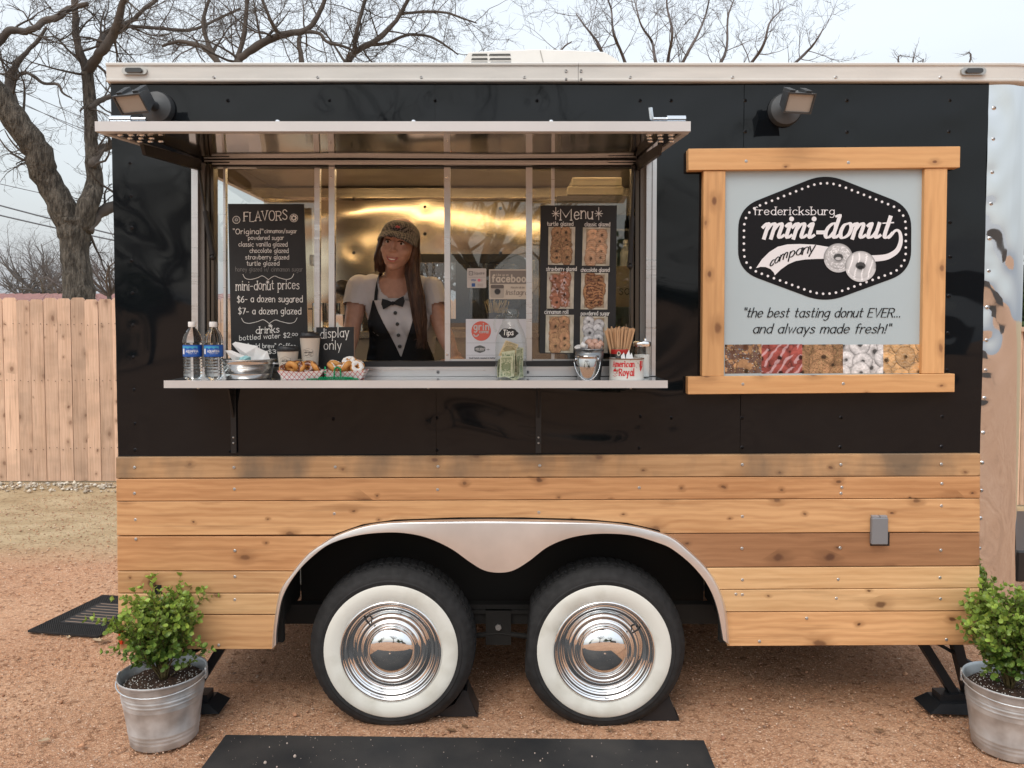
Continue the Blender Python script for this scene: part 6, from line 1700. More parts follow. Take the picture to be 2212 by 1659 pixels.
# ------------------------------------------------------------------ things on the counter
def onshelf(u, y, z=None): return Vector((P(u, 818, y).x, y, SZ if z is None else z))
def zof(v, y): return P(1000, v, y).z
def bottle(u, y, h, lab):
    t = thing('water_bottle', lab, 'bottle', onshelf(u, y), 'bottled water on the counter')
    s = h / .219; R = .0355
    pr = [(.0, .0), (.022, .0), (.030, .003), (.034, .012), (.0345, .02)]
    for k in range(5): z = .024 + k * .0115; pr += [(.0335, z), (.0355, z + .004), (.0352, z + .007), (.0335, z + .0105)]
    pr += [(.033, .083), (.034, .086), (.034, .131), (.0335, .134), (.0355, .140), (.0352, .150), (.0325, .163), (.026, .177), (.0175, .189), (.0125, .196), (.0125, .200)]
    out = [(r * 1., z * s) for r, z in pr]
    mb = MB(); mb.lathe(out, (0, 0, .001), 28, 'Z', False, False); inner = [(r - .0008 if r > .002 else r, z + .0008) for r, z in out][::-1]
    b = mb.build('bottle_body', bottle_m, t, world=False, smooth=True)
    w_ = [(.0, .0025)] + [(r - .0014, z) for r, z in out[2:] if z < .150 * s] ; w_.append((.0, w_[-1][1]))
    MB().lathe(w_, (0, 0, .001), 24, 'Z', False, False).build('water', water_m, t, world=False, smooth=True)
    lb = MB(); lb.lathe([(.0349, .0865*s), (.0353, .088*s), (.0353, .129*s), (.0349, .1305*s)], (0, 0, .001), 32, 'Z', False, False); l = lb.build('bottle_label', M('label_blue', (.015, .10, .42), .35), t, world=False, smooth=True)
    lt = MB(); r = .0358
    def f(a, z, lf=0.): return Vector(((r + lf) * math.sin(a / 1000 / r), -(r + lf) * math.cos(a / 1000 / r), z / 1000))
    def g(uu, vv_, lf=0.): return f(uu, -vv_, lf)
    text(lt, 'AQUAFINA', -12, 34, -104 * s, 5.8, 1.5, g, gap=3.0)
    text(lt, 'PURIFIED WATER', -2, 28, -98 * s, 1.2, .4, g)
    lt.add([g(-30, -118*s), g(-20, -118*s), g(-20, -97*s), g(-30, -97*s)], [(0, 1, 2, 3)])
    lt.build('lettering', M('label_white', (.75, .78, .82), .4), l, world=False)
    lt = MB(); pts = [g(x, -(120 + 2.5*math.sin(x*.35))*s, .0001) for x in range(-34, 35, 3)]; pt2 = [g(x, -127*s, .0001) for x in range(-34, 35, 3)]
    n = len(pts); lt.add(pts + pt2, [(i, i+1, n+i+1, n+i) for i in range(n-1)]); lt.build('label_band', M('label_cyan', (.05, .33, .55), .4), l, world=False)
    MB().lathe([(.0, .199*s), (.0143, .199*s), (.0148, .201*s), (.0148, .216*s), (.0138, .219*s), (.0, .219*s)], (0, 0, .001), 24, 'Z', False, False).build('cap', M('cap_white', (.78, .78, .78), .45), t, world=False, auto=40)
bottle_m = M('bottle_plastic', (.97, .98, .98), .02, trans=1., ior=1.25)
water_m = M('water', (.97, .985, .985), .0, trans=1., ior=1.33)
bottle(417, -.165, .219, 'blue labelled water bottle at the left end of the counter')
bottle(462.5, -.165, .219, 'blue labelled water bottle standing beside the metal napkin tub')
# tub with napkins
def napkin(pts, lab, y, m=paper, th=.0015, fold=.01, sd=0):
    q = [P(u, v, y + dy) for u, v, dy in pts]; c = sum(q, Vector()) / len(q); bz = min(p.z for p in q)
    n = len(q); vs = q + [p + Vector((0, .002, .0005)) for p in q] + [c + Vector((0, -fold, 0)), c + Vector((0, -fold + .003, 0))]
    fs = [(i, (i+1) % n, 2*n) for i in range(n)] + [(n + (i+1) % n, n + i, 2*n + 1) for i in range(n)] + [((i+1) % n, i, n + i, n + (i+1) % n) for i in range(n)]
    mb = MB(); mb.add(vs, fs); o = mb.build('paper_napkin', m, None); setorigin(o, (c.x, y, bz)); return tag(o, lab, 'napkin', 'napkins in the metal tub')
ty = -.118; tc_ = onshelf(537.5, ty)
tub = thing('metal_tub', 'small oval galvanised tub holding napkins beside the water bottles', 'tub', tc_)
h = zof(777, ty) - SZ
MB().lathe([(.0, .004), (.080, .004), (.0835, 0), (.087, .003), (.0885, .014), (.0900, .018), (.0895, .021), (.091, .028), (.099, h*.78), (.1015, h*.80), (.1005, h*.84), (.104, h-.002), (.107, h), (.1075, h+.002), (.1055, h+.0035), (.1025, h), (.099, h*.8), (.087, .01), (.0, .009)], (0, 0, 0), 48, 'Z', False, False, 1., .86).build('tub_body', M('tub_steel', (.58, .57, .55), .2, .95, rvar=.08, vscale=14), tub, world=False, smooth=True)
for s_ in (-1, 1):
    mb = MB(); mb.tube([(s_*.103, -.03, h-.012), (s_*.118, -.02, h-.014), (s_*.119, .02, h-.014), (s_*.103, .03, h-.012)], .003, 8); mb.build('handle', zinc, tub, world=False, smooth=True)
napkin([(505, 782, -.02), (486, 757, -.03), (500, 757, -.02), (560, 782, .0)], 'white napkin fanning out at the left rim of the tub', ty - .02)
napkin([(548, 784, .0), (521, 767, .0), (501, 743, .0), (508, 738.5, .005), (557, 748, .01), (550, 772, .01), (545, 786, 0)], 'upright white napkin, tallest in the tub', ty)
napkin([(546, 786, .0), (552, 749, .0), (577, 760, .01), (583, 778, .0), (583, 788, .0)], 'white napkin folded back at the right side of the tub', ty + .005)
napkin([(545, 788, .0), (558, 776, .0), (577, 757, .0), (584, 779, .0), (584, 790, .0)], 'white napkin lying across the right rim of the tub', ty - .015)
napkin([(512, 786, .0), (518, 773, .0), (530, 768, .0), (541, 771, -.01), (543, 786, .0)], 'pale turquoise napkin between the white ones', ty - .045, M('turquoise_paper', (.30, .55, .58), .7, var=.2, vscale=60), fold=.02)
# cups
def cup(u, y, vlid, r_top, lab):
    zt_ = zof(vlid, y) - SZ; t = thing('paper_cup', lab, 'cup', onshelf(u, y), 'lidded coffee cups'); rb = r_top * .70
    H = zt_ - .021
    MB().lathe([(.0, .004), (rb - .002, .004), (rb, .0), (r_top, H), (r_top + .0015, H + .002)], (0, 0, 0), 36, 'Z', False, False).build('cup_body', M('cup_cream', (.64, .60, .53), .5), t, world=False, auto=50)
    MB().lathe([(r_top + .002, H - .001), (r_top + .0035, H + .001), (r_top + .0035, H + .005), (r_top + .0005, H + .007), (r_top - .001, H + .017), (r_top - .004, H + .020), (r_top - .006, H + .016), (.0, H + .015)], (0, 0, 0), 36, 'Z', False, False).build('lid', M('lid_black', (.018, .018, .02), .35), t, world=False, auto=40)
    lt = MB()
    def g(uu, vv_, lf=0.):
        z = -vv_; rr = rb + (r_top - rb) * (z / H / 1000) + .0004 + lf * .3; a = uu / 1000 / rr; return Vector((rr * math.sin(a), -rr * math.cos(a), z / 1000))
    zc = H * 1000 * .62; k = r_top / .0385
    text(lt, 'mini-donut', -15*k, 17*k, -zc, 4.6*k, 1.5*k, g, slant=.3, gap=2.6); text(lt, 'fredericksburg', -15*k, 4*k, -(zc + 9*k), 1.6*k, .45*k, g)
    ribbon(lt, [(x*k, -(zc - 7*k + 2*math.sin(x*.25)*k)) for x in range(-13, 6, 2)], 2.6*k, g)
    for cx, cz in ((7, -6), (12, -9)): ribbon(lt, [((cx + 3*math.cos(q*.6))*k, -(zc + (cz + 3*math.sin(q*.6))*k)) for q in range(11)], 1.1*k, g)
    hx_ = [(0, 19), (20, 12), (20, -10), (0, -17), (-20, -10), (-20, 12)]; hh = round_poly([(a*k, -(zc + b*k)) for a, b in hx_], 4*k, 5)
    ribbon(lt, hh + [hh[0]], .8*k, g)
    lt.build('lettering', M('cup_print', (.11, .10, .09), .6), t, world=False)
cup(622.5, -.115, 746.5, .0405, 'short paper coffee cup with black lid, left of the tall one')
cup(670.5, -.095, 717.5, .0385, 'tall paper coffee cup with black lid in front of the display only board')

# food trays
def tray_mat():
    m = bpy.data.materials.new('red_plaid_card'); n, b = nodes_of(m)
    t = n.nodes.new('ShaderNodeTexCoord'); s = n.nodes.new('ShaderNodeSeparateXYZ'); n.links.new(t.outputs['Object'], s.inputs[0])
    def mt(op, a, c=None):
        q = n.nodes.new('ShaderNodeMath'); q.operation = op
        for i, x in enumerate((a, c)):
            if x is None: continue
            if isinstance(x, (int, float)): q.inputs[i].default_value = x
            else: n.links.new(x, q.inputs[i])
        return q.outputs[0]
    A = mt('ADD', s.outputs[0], mt('MULTIPLY', s.outputs[2], .9)); B = mt('SUBTRACT', s.outputs[0], mt('MULTIPLY', s.outputs[2], .9))
    l1 = mt('GREATER_THAN', mt('SINE', mt('MULTIPLY', A, 330.)), .90); l2 = mt('GREATER_THAN', mt('SINE', mt('MULTIPLY', B, 330.)), .90)
    l = mt('MAXIMUM', l1, l2); r = n.nodes.new('ShaderNodeMix'); r.data_type = 'RGBA'; n.links.new(l, r.inputs[0])
    r.inputs[6].default_value = (.72, .69, .68, 1); r.inputs[7].default_value = (.50, .06, .06, 1); n.links.new(r.outputs[2], b.inputs['Base Color']); b.inputs['Roughness'].default_value = .6
    return m
plaid = tray_mat()
def tray(u0, u1, y, lab, h=.036, D=.10, rz=0):
    a, b = onshelf(u0, y), onshelf(u1, y); c = (a + b) / 2; L = (b.x - a.x) / 2
    t = thing('food_tray', lab, 'paper tray', c, 'checked paper food trays', rz)
    k = .78; d = D / 2
    top = [(-L, -d*.9, h), (0, -d, h*.86), (L, -d*.9, h), (L*1.0, 0, h*.92), (L, d*.9, h), (0, d, h*.86), (-L, d*.9, h), (-L*1.0, 0, h*.92)]
    bot = [(-L*k, -d*.66, .001), (0, -d*.68, .001), (L*k, -d*.66, .001), (L*k, 0, .001), (L*k, d*.66, .001), (0, d*.68, .001), (-L*k, d*.66, .001), (-L*k, 0, .001)]
    mb = MB(); ins = [(x*.98, yy*.97, z) for x, yy, z in top]; bi = [(x*.97, yy*.95, .003) for x, yy, z in bot]
    mb.add(top + bot + ins + bi, [(i, 8+i, 8+(i+1) % 8, (i+1) % 8) for i in range(8)] + [(i, (i+1) % 8, 16+(i+1) % 8, 16+i) for i in range(8)] + [(16+i, 16+(i+1) % 8, 24+(i+1) % 8, 24+i) for i in range(8)] + [tuple(range(8, 16)), tuple(range(24, 32))[::-1]])
    mb.build('tray_body', plaid, t, world=False); return c
c1 = tray(606, 704, -.165, 'checked paper tray of chocolate glazed mini donuts in front of the cups')
c2 = tray(703, 793, -.155, 'checked paper tray of powdered mini donuts beside the bead necklace')
dough = M('fried_dough', (.50, .22, .055), .45, col2=(.62, .31, .09), vscale=40, bump=.1)
choc = M('chocolate_glaze', (.10, .025, .012), .12, coat=.5, col2=(.17, .05, .022), vscale=60)
sugar = M('icing_sugar', (.80, .79, .78), .9, bump=.4, bscale=400)
def donut(c, rx, ry, style, lab, grp, R=.0155, r=.0098, sd=1):
    t = thing('mini_donut', lab, 'donut', c, grp); rot = Euler((rx, ry, sd * 1.3)).to_matrix(); rr = random.Random(sd)
    MB().torus((0, 0, 0), R, r, 24, 12, rot, .92).build('dough_ring', dough, t, world=False, smooth=True)
    # topping: partial shell
    mb = MB(); N, K = 36, 8; vs, fs = [], []
    for i in range(N):
        a = 2*PI*i/N; ext = (.95 if style == 'choc' else .75) + .28 * math.sin(a*3 + sd) + .15 * math.sin(a*7 + sd*2)
        for k in range(K):
            b = PI/2 + ext * (2 * k / (K-1) - 1); q = r * (1.06 + (.05 * math.sin(a*11+k) if style != 'choc' else 0)) if 0 < k < K-1 else r * .99
            vs.append(rot @ Vector(((R + q*math.cos(b))*math.cos(a), (R + q*math.cos(b))*math.sin(a), q*.92*math.sin(b))))
    fs = [(i*K+k, ((i+1) % N)*K+k, ((i+1) % N)*K+k+1, i*K+k+1) for i in range(N) for k in range(K-1)]
    mb.add(vs, fs); mb.build('glaze' if style == 'choc' else 'sugar_topping', choc if style == 'choc' else sugar, t, world=False, smooth=True)
    if style == 'choc':
        mb = MB()
        for k in range(12):
            a = rr.uniform(0, 6.28); b = PI/2 + rr.uniform(-.7, .7); q = r * 1.08; p = rot @ Vector(((R + q*math.cos(b))*math.cos(a), (R + q*math.cos(b))*math.sin(a), q*.92*math.sin(b))); e = Vector((rr.uniform(-1, 1), rr.uniform(-1, 1), rr.uniform(-1, 1))).normalized() * .0022
            mb.tube([p - e, p + e], .0006, 5)
        mb.build('sprinkle', M('sprinkle_white', (.7, .65, .6), .4), t, world=False, kind='stuff')
gl = 'glazed mini donuts in the left tray'; gp = 'powdered mini donuts in the right tray'
for k, (du, dy, dz, rx, ry, lab) in enumerate([(-.062, -.012, .036, .6, -.3, 'leftmost chocolate glazed donut low in the left tray'), (-.036, -.020, .047, 1.0, .2, 'glazed donut standing second from the left in the left tray'),
        (-.040, .020, .056, .3, .1, 'glazed donut lying on top at the left of the left tray'), (-.006, -.020, .043, 1.2, .4, 'glazed donut in the middle of the left tray'), (.022, -.018, .044, 1.1, -.3, 'glazed donut right of the middle in the left tray'),
        (.050, -.010, .045, .9, .5, 'rightmost large glazed donut of the left tray'), (.018, .018, .054, .4, .2, 'glazed donut on top at the right of the left tray'), (-.01, .024, .042, .2, .1, 'glazed donut at the back of the left tray')]):
    donut(c1 + Vector((du, dy, dz)), rx, ry, 'choc', lab, gl, .0165, .0115, k + 1)
for k, (du, dy, dz, rx, ry, lab) in enumerate([(-.050, -.012, .042, .9, .3, 'front left powdered donut in the right tray'), (-.046, .018, .053, .5, -.2, 'powdered donut behind at the left of the right tray'),
        (.006, -.016, .047, 1.0, .1, 'powdered donut at the front middle of the right tray'), (.010, .004, .068, .4, .2, 'sugar covered donut topmost in the right tray'), (.042, -.008, .046, 1.1, -.3, 'rightmost powdered donut of the right tray'),
        (.040, .020, .056, .4, .3, 'powdered donut behind at the right of the right tray'), (-.018, .014, .040, .2, 0, 'powdered donut low in the middle of the right tray')]):
    donut(c2 + Vector((du, dy, dz)), rx, ry, 'sugar', lab, gp, .0165, .0120, k + 11)
# beads
bd = MB(); bead_m = M('green_metal_bead', (.01, .30, .13), .12, .9)
def string(pts, n):
    d = [0]
    for a, b in zip(pts, pts[1:]): d.append(d[-1] + (b - a).length)
    for k in range(n):
        t = d[-1] * k / n; i = max(j for j in range(len(d) - 1) if d[j] <= t + 1e-9); f = (t - d[i]) / (d[i+1] - d[i]); bd.ball(pts[i].lerp(pts[i+1], f), .0034, 8, 6)
def SP(u, v, y): return P(u, v, y)
string([onshelf(664, -.222) + Vector((0, 0, .004)), onshelf(690, -.224) + Vector((0, 0, .004)), onshelf(730, -.218) + Vector((0, 0, .004)), onshelf(777, -.222) + Vector((0, 0, .004))], 28)
string([onshelf(672, -.212) + Vector((0, 0, .004)), onshelf(720, -.21) + Vector((0, 0, .005)), onshelf(775, -.213) + Vector((0, 0, .005))], 26)
string([onshelf(690, -.218) + Vector((0, 0, .010)), onshelf(730, -.217) + Vector((0, 0, .011)), onshelf(765, -.22) + Vector((0, 0, .009))], 20)
for ua, ub in ((702, 703), (722, 736)):
    string([SP(ua, 815, -.22), SP(ua, 805, -.213), SP(ua + 1, 797, -.21), SP((ua+ub)/2, 793, -.19), SP(ub - 1, 797, -.21), SP(ub, 806, -.214), SP(ub, 815, -.22)], 18 if ub > ua + 3 else 10)
o = bd.build('bead_necklace', bead_m, None, smooth=True); setorigin(o, onshelf(720, -.22)); tag(o, 'green metallic bead necklace draped over the paper tray', 'necklace')

# tip jar
jy = -.150; jp = onshelf(1103.5, jy)
jar = thing('tip_jar', 'big glass jug holding banknotes with a black tag reading Tips', 'jar', jp)
jh = zof(668, jy) - SZ; k = jh / .265
outer = [(.0, .003), (.050, .001), (.057, .004), (.0605, .014), (.0605, .120*k), (.0585, .150*k), (.052, .175*k), (.041, .200*k), (.033, .215*k), (.0305, .228*k), (.0305, .242*k), (.0335, .244*k), (.0335, .249*k), (.0315, .251*k), (.0315, .262*k), (.0305, .265*k)]
inner = [(max(0, r - .0022), z + (.003 if r < .05 and z < .01 else 0)) for r, z in outer][::-1]
jarb = MB().lathe(outer, (0, 0, 0), 48, 'Z', False, False).build('jar_glass', thin_glass, jar, world=False, smooth=True)
MB().tube([(-.032, -.004, .236*k), (-.045, -.004, .240*k), (-.058, -.004, .232*k), (-.063, -.004, .212*k), (-.062, -.004, .192*k), (-.056, -.004, .180*k)], [.005, .005, .0045, .0045, .0045, .006], 12).build('handle', M('jar_glass'), jar, world=False, smooth=True)
mb = MB(); tg_ = []
for i in range(64):
    a = 2*PI*i/64; rx, rz = .0345 + .0022*math.cos(a*4), .0195 + .0016*math.cos(a*4 + PI) ; rx += .0015*math.cos(a*8)
    tg_.append((rx*math.cos(a)*(1+.08*abs(math.cos(a))), rz*math.sin(a)))
zc_ = zof(720, jy - .06) - SZ
def gt(x, z, lf=0.): rr = .0565 + .004; a = x / rr; return Vector((rr*math.sin(a - .17) , -(rr + lf)*math.cos(a - .17) - .0, zc_ + z))
mb.add([gt(a, b) for a, b in tg_] + [gt(a, b, -.002) for a, b in tg_], [tuple(range(64)), tuple(range(64, 128))[::-1]] + [(i, 64+i, 64+(i+1) % 64, (i+1) % 64) for i in range(64)])
tgo = mb.build('chalk_tag', slate, jar, world=False)
lt = MB(); text(lt, 'Tips', -20, 19, 6.5, 12.5, 2.6, lambda u, v, l=0.: gt(u/1000, -v/1000, .0006 + l), slant=.1, jit=.05); lt.build('lettering', chalk, tgo, world=False)
def bill_col(U, V, seed=1, warm=False):
    n1 = vnoise(U, V, 30, seed); n2 = vnoise(U, V, 60, seed + 3); b = np.array((.50, .50, .36) if not warm else (.62, .48, .28)); g = np.array((.12, .18, .09) if not warm else (.30, .24, .12))
    edge = (U < .05) | (U > .95) | (V < .08) | (V > .92); m = ((np.abs(U - .5) < .12) & (np.abs(V - .5) < .32)) | ((n1 > .55) & ~edge) | (((U < .16) | (U > .84)) & (n2 > .35))
    c = np.where(m[:, None], g * .7 + b * .3, b); c[edge] = b * 1.1
    ring_ = np.abs(np.sqrt(((U-.5)*1.6)**2 + (V-.5)**2) - .33) < .03; c[ring_] = g; return c * (.85 + .3 * n2[:, None])
def bill(corners, lab, seed, warm=False, bend=.004):
    """banknote through four local corners of the jar, slightly bowed"""
    nx, ny = 34, 16; A, B, C_, D_ = [Vector(c) for c in corners]; mb = MB(); UV = []
    nrm = (B - A).cross(D_ - A).normalized()
    for j in range(ny + 1):
        for i in range(nx + 1):
            s_, t_ = i/nx, j/ny; p = (A*(1-s_) + B*s_)*(1-t_) + (D_*(1-s_) + C_*s_)*t_; mb.v.append(tuple(jp + p + nrm * bend * math.sin(s_*PI*1.3 + seed))); UV.append((s_, t_))
    mb.f = [(j*(nx+1)+i, j*(nx+1)+i+1, (j+1)*(nx+1)+i+1, (j+1)*(nx+1)+i) for j in range(ny) for i in range(nx)]
    o = mb.build('banknote', attr_mat('banknote_paper', .8, .2), None, smooth=True); A_ = np.array(UV); rgb = np.clip(bill_col(A_[:, 0], A_[:, 1], seed, warm), 0, 1)
    at = o.data.color_attributes.new('Col', 'FLOAT_COLOR', 'POINT'); at.data.foreach_set('color', np.concatenate([rgb, np.ones((len(rgb), 1))], 1).astype(np.float32).ravel())
    setorigin(o, jp + (A + B + C_ + D_) / 4); tag(o, lab, 'banknote', 'banknotes in the tip jar')
bill([(-.045, -.030, .008), (-.040, -.038, .088), (.008, -.038, .090), (.006, -.032, .010)], 'banknote standing at the front left of the tip jar', 1)
bill([(.012, -.030, .010), (-.040, -.018, .028), (-.034, -.012, .104), (.016, -.026, .112)], 'banknote just behind the front one in the tip jar', 2)
bill([(-.048, -.006, .090), (-.020, .000, .150), (.030, .002, .132), (.012, -.006, .080)], 'tan tinted banknote slanting at the top of the pile in the tip jar', 3, True)
bill([(.020, -.020, .012), (.024, -.018, .116), (.040, .004, .118), (.038, .004, .012)], 'folded banknote on edge right of centre in the tip jar', 4)
bill([(.030, -.032, .006), (.036, -.032, .080), (.050, -.010, .084), (.046, -.010, .008)], 'banknote curled against the right side of the tip jar', 5)
bill([(-.052, .0, .006), (-.050, .01, .075), (-.020, .03, .085), (-.018, .03, .01)], 'banknote at the back left of the tip jar', 6)
bill([(.005, .02, .02), (.01, .02, .125), (.05, .01, .12), (.045, .01, .02)], 'dark banknote at the back right of the tip jar', 7)
bill([(-.030, -.03, .006), (.03, -.035, .008), (.034, -.01, .03), (-.026, -.005, .034)], 'crumpled banknote at the bottom of the tip jar', 8, False, .012)

# pails
def pail(u, y, vt, r, rb, lab, m, bail=False):
    hh = zof(vt, y) - SZ; t = thing('pail', lab, 'pail', onshelf(u, y))
    MB().lathe([(.0, .003), (rb - .002, .003), (rb, 0), (rb + .001, .003), (r*.93 + rb*.07, hh*.86), (r*.955, hh*.88), (r*.95, hh*.90), (r, hh - .003), (r + .002, hh - .001), (r + .001, hh + .001), (r - .002, hh - .001), (rb, .008), (.0, .006)], (0, 0, 0), 40, 'Z', False, False).build('pail_body', m, t, world=False, auto=60)
    if bail:
        mb = MB(); zz = hh * .86; mb.tube([(r*math.cos(a)*1.12, -r*.55*math.sin(a) * 1. - .012, zz - hh*.86*math.sin(a)) for a in [PI*k/14 for k in range(15)]], .0013, 7); mb.build('bail_handle', M('bright_zinc'), t, world=False, smooth=True)
        for s_ in (-1, 1): MB().lathe([(.006, 0), (.006, .004), (.003, .006)], (s_*r*.98 + (-.002 if s_ < 0 else -.004), -.012, zz), 10, 'X').build('ear', M('bright_zinc'), t, world=False)
    return t, hh
p1, h1 = pail(1273, -.115, 754, .0565, .043, 'larger plain pail holding creamers, behind the trash pail', M('dull_pail', (.24, .25, .26), .35, .9, rvar=.08, vscale=10))
p2, h2 = pail(1267.5, -.190, 768.5, .0445, .031, 'small shiny pail labelled TRASH with its wire handle down', M('shiny_pail', (.50, .49, .48), .1, 1., rvar=.04, vscale=8), True)
def gp2(u, v, l=0.): rr = .0405 + .0006 + l; a = u / 1000 / rr; return Vector((rr*math.sin(a), -rr*math.cos(a), -v/1000))
mb = MB(); z0 = h2*1000*.74; mb.add([gp2(-15 + 5*i/2, -z0 + 0, .0005) for i in range(9)] + [gp2(-15 + 5*i/2, -(z0 + 10), .0014) for i in range(9)], [(i, i+1, 10+i, 9+i) for i in range(8)]); lbo = mb.build('paper_label', paper, p2, world=False)
lt = MB(); text(lt, 'TRASH', -12.5, 2.5, -(z0 + 2.5), 3.4, .9, lambda u, v, l=0.: gp2(u, v, .0018 + l)); lt.build('lettering', ink, lbo, world=False)
# creamers
def creamer(u, v, y, lab, m, tilt, top=None):
    p = P(u, v, y); t = thing('creamer', lab, 'creamer', p, 'coffee creamers in the larger pail'); R = Euler((tilt, .3 * math.sin(u), u)).to_matrix()
    mb = MB(); mb.lathe([(.0, -.008), (.009, -.008), (.0125, .007), (.0150, .008), (.0150, .009), (.0, .0095)], (0, 0, 0), 20, 'Z', False, False); mb.v = [tuple(R @ Vector(q)) for q in mb.v]; mb.build('tub_cup', m, t, world=False, auto=40)
    if top:
        m2 = MB(); m2.lathe([(.0, .0100), (.0138, .0098)], (0, 0, 0), 20, 'Z', False, False); m2.v = [tuple(R @ Vector(q)) for q in m2.v]; m2.build('foil_top', top, t, world=False)
yel = M('foil_yellow', (.62, .45, .16), .35, col2=(.60, .10, .10), vscale=90); wht = M('creamer_white', (.75, .75, .74), .4)
creamer(1261, 747, -.135, 'white creamer tub standing up at the front of the pail', wht, 1.25)
creamer(1250, 753, -.125, 'white creamer tub lying at the left of the pail', wht, .5)
for u, v, y, tl, lab in ((1279, 749, -.13, 1.2, 'yellow foiled creamer just right of the white one'), (1291, 750, -.135, 1.1, 'yellow foiled creamer in the front of the pail at the right'), (1285, 741, -.115, .9, 'yellow foiled creamer on top of the heap'),
                     (1296, 743, -.11, 1.0, 'yellow foiled creamer at the right rim of the pail'), (1273, 741, -.105, .8, 'yellow foiled creamer at the back of the heap')):
    creamer(u, v, y, lab, wht if False else M('creamer_pink', (.62, .40, .32), .4), tl, yel)
# coffee can with stirrers
cy_ = -.075; cc = onshelf(1337, cy_); chh = zof(751, cy_) - SZ
can = thing('coffee_glass', 'glass jar with a red and black band holding wooden stirrers', 'jar', cc)
MB().lathe([(.0, .002), (.034, .0), (.0355, .004), (.0355, chh), (.0335, chh), (.0335, .006), (.0, .006)], (0, 0, 0), 36, 'Z', False, False).build('glass_wall', M('jar_glass'), can, world=False, auto=50)
MB().lathe([(.0360, chh - .024), (.0363, chh - .0235), (.0363, chh - .007), (.0360, chh - .006)], (0, 0, 0), 36, 'Z', False, False).build('red_band', M('tin_red', (.48, .03, .025), .3), can, world=False, smooth=True)
bb_ = MB().lathe([(.0360, .004), (.0363, .005), (.0363, chh - .0245), (.0360, chh - .0242)], (0, 0, 0), 36, 'Z', False, False).build('black_band', M('tin_black', (.015, .013, .012), .3), can, world=False, smooth=True)
def gc(u, v, l=0.): rr = .0366 + l; a = u/1000/rr; return Vector((rr*math.sin(a), -rr*math.cos(a), -v/1000))
mb = MB(); zc2 = (chh - .022) * 1000; disc(mb, -6, -zc2, 7, lambda u, v, l=0.: gc(u, v), 20, ry=9); mb.build('medallion', M('cream_tin', (.62, .56, .46), .4), bb_, world=False)
mb = MB(); disc(mb, -6, -zc2 - 1, 3.6, lambda u, v, l=0.: gc(u, v, .0005), 14, ry=5); text(mb, '- - - - -', -20, 18, -(zc2 - 15), 3, 1.2, gc); mb.build('lettering', M('tin_black'), bb_, world=False)
stick_m = M('birch_stick', (.58, .36, .20), .7, var=.12, vscale=120, stretch=(1, 1, .1))
rs = random.Random(4)
for k in range(46):
    a = 2*PI*k*.618; q = math.sqrt((k + .5) / 46); bx, by = .026*q*math.cos(a), .026*q*math.sin(a)
    L = .186 + rs.uniform(-.010, .005); lean = Vector((bx/.026 * .27, by/.026 * .12, 1)).normalized()
    mb = MB(); w_, th_ = .0031, .0008; n = 5
    prof_ = [(-w_, 0), (w_, 0), (w_, L - .003)] + [(w_*math.cos(t), L - .003 + w_*math.sin(t)) for t in (PI/4, PI/2, 3*PI/4)] + [(-w_, L - .003)]
    R = Matrix.Rotation(rs.uniform(-.5, .5), 3, 'Z'); Q = Vector((0, 0, 1)).rotation_difference(lean).to_matrix()
    pts3 = [Q @ (R @ Vector((x, s_*th_, z))) for s_ in (-1, 1) for x, z in prof_]; m_ = len(prof_)
    mb.add(pts3, [tuple(range(m_)), tuple(range(m_, 2*m_))[::-1]] + [(i, m_+i, m_+(i+1) % m_, (i+1) % m_) for i in range(m_)])
    o = mb.build('wooden_stirrer', stick_m, None, world=False); o.location = cc + Vector((bx*.55, by*.55, .010 + rs.uniform(0, .004)))
    tag(o, 'flat wooden stirrer fanned out in the red and black coffee jar', 'stirrer', 'wooden stirrers in the coffee jar')
# coffee tin with red lettering
ay = -.160; ap = onshelf(1353, ay); ah = zof(773.5, ay) - SZ
at_ = thing('coffee_tin', 'squat worn white coffee tin reading American Royal in red', 'tin', ap)
tin = M('worn_white_tin', (.60, .60, .57), .4, col2=(.30, .20, .13), vscale=38); 
_n = tin.node_tree
for nd_ in _n.nodes:
    if nd_.type == 'VALTORGB': nd_.color_ramp.elements[0].position = .62; nd_.color_ramp.elements[1].position = .70
MB().lathe([(.0, .002), (.064, .002), (.0665, 0), (.0668, .003), (.0655, .005), (.0655, ah - .005), (.0668, ah - .003), (.0665, ah), (.0645, ah - .001), (.0645, .006), (.0, .006)], (0, 0, 0), 48, 'Z', False, False).build('tin_body', tin, at_, world=False, auto=40)
MB().lathe([(.0669, ah - .0035), (.0674, ah - .001), (.0668, ah + .001), (.0645, ah)], (0, 0, 0), 48, 'Z', False, False).build('rim', M('rusty_rim', (.22, .13, .08), .5, .6), at_, world=False, smooth=True)
MB().lathe([(.0, ah - .012), (.0644, ah - .012)], (0, 0, 0), 32, 'Z', False, False).build('sugar_packets_bed', sugar, at_, world=False)
def ga(u, v, l=0.): rr = .0660 + l; a = u/1000/rr; return Vector((rr*math.sin(a), -rr*math.cos(a), -v/1000))
redp = M('tin_lettering_red', (.55, .02, .03), .4); lt = MB()
text(lt, 'American', -66, 20, -ah*1000*.63, 13.5, 4.6, ga, nib=(.7, .3), gap=4.2, serif=.8); text(lt, 'Royal', -37, 20, -ah*1000*.22, 16, 5.0, ga, nib=(.7, .3), gap=4.2, serif=.8)
lt.add([ga(48, -ah*1000*.9), ga(66, -ah*1000*.9), ga(66, -ah*1000*.62), ga(53, -ah*1000*.40), ga(48, -ah*1000*.5)], [(0, 1, 2, 3, 4)])
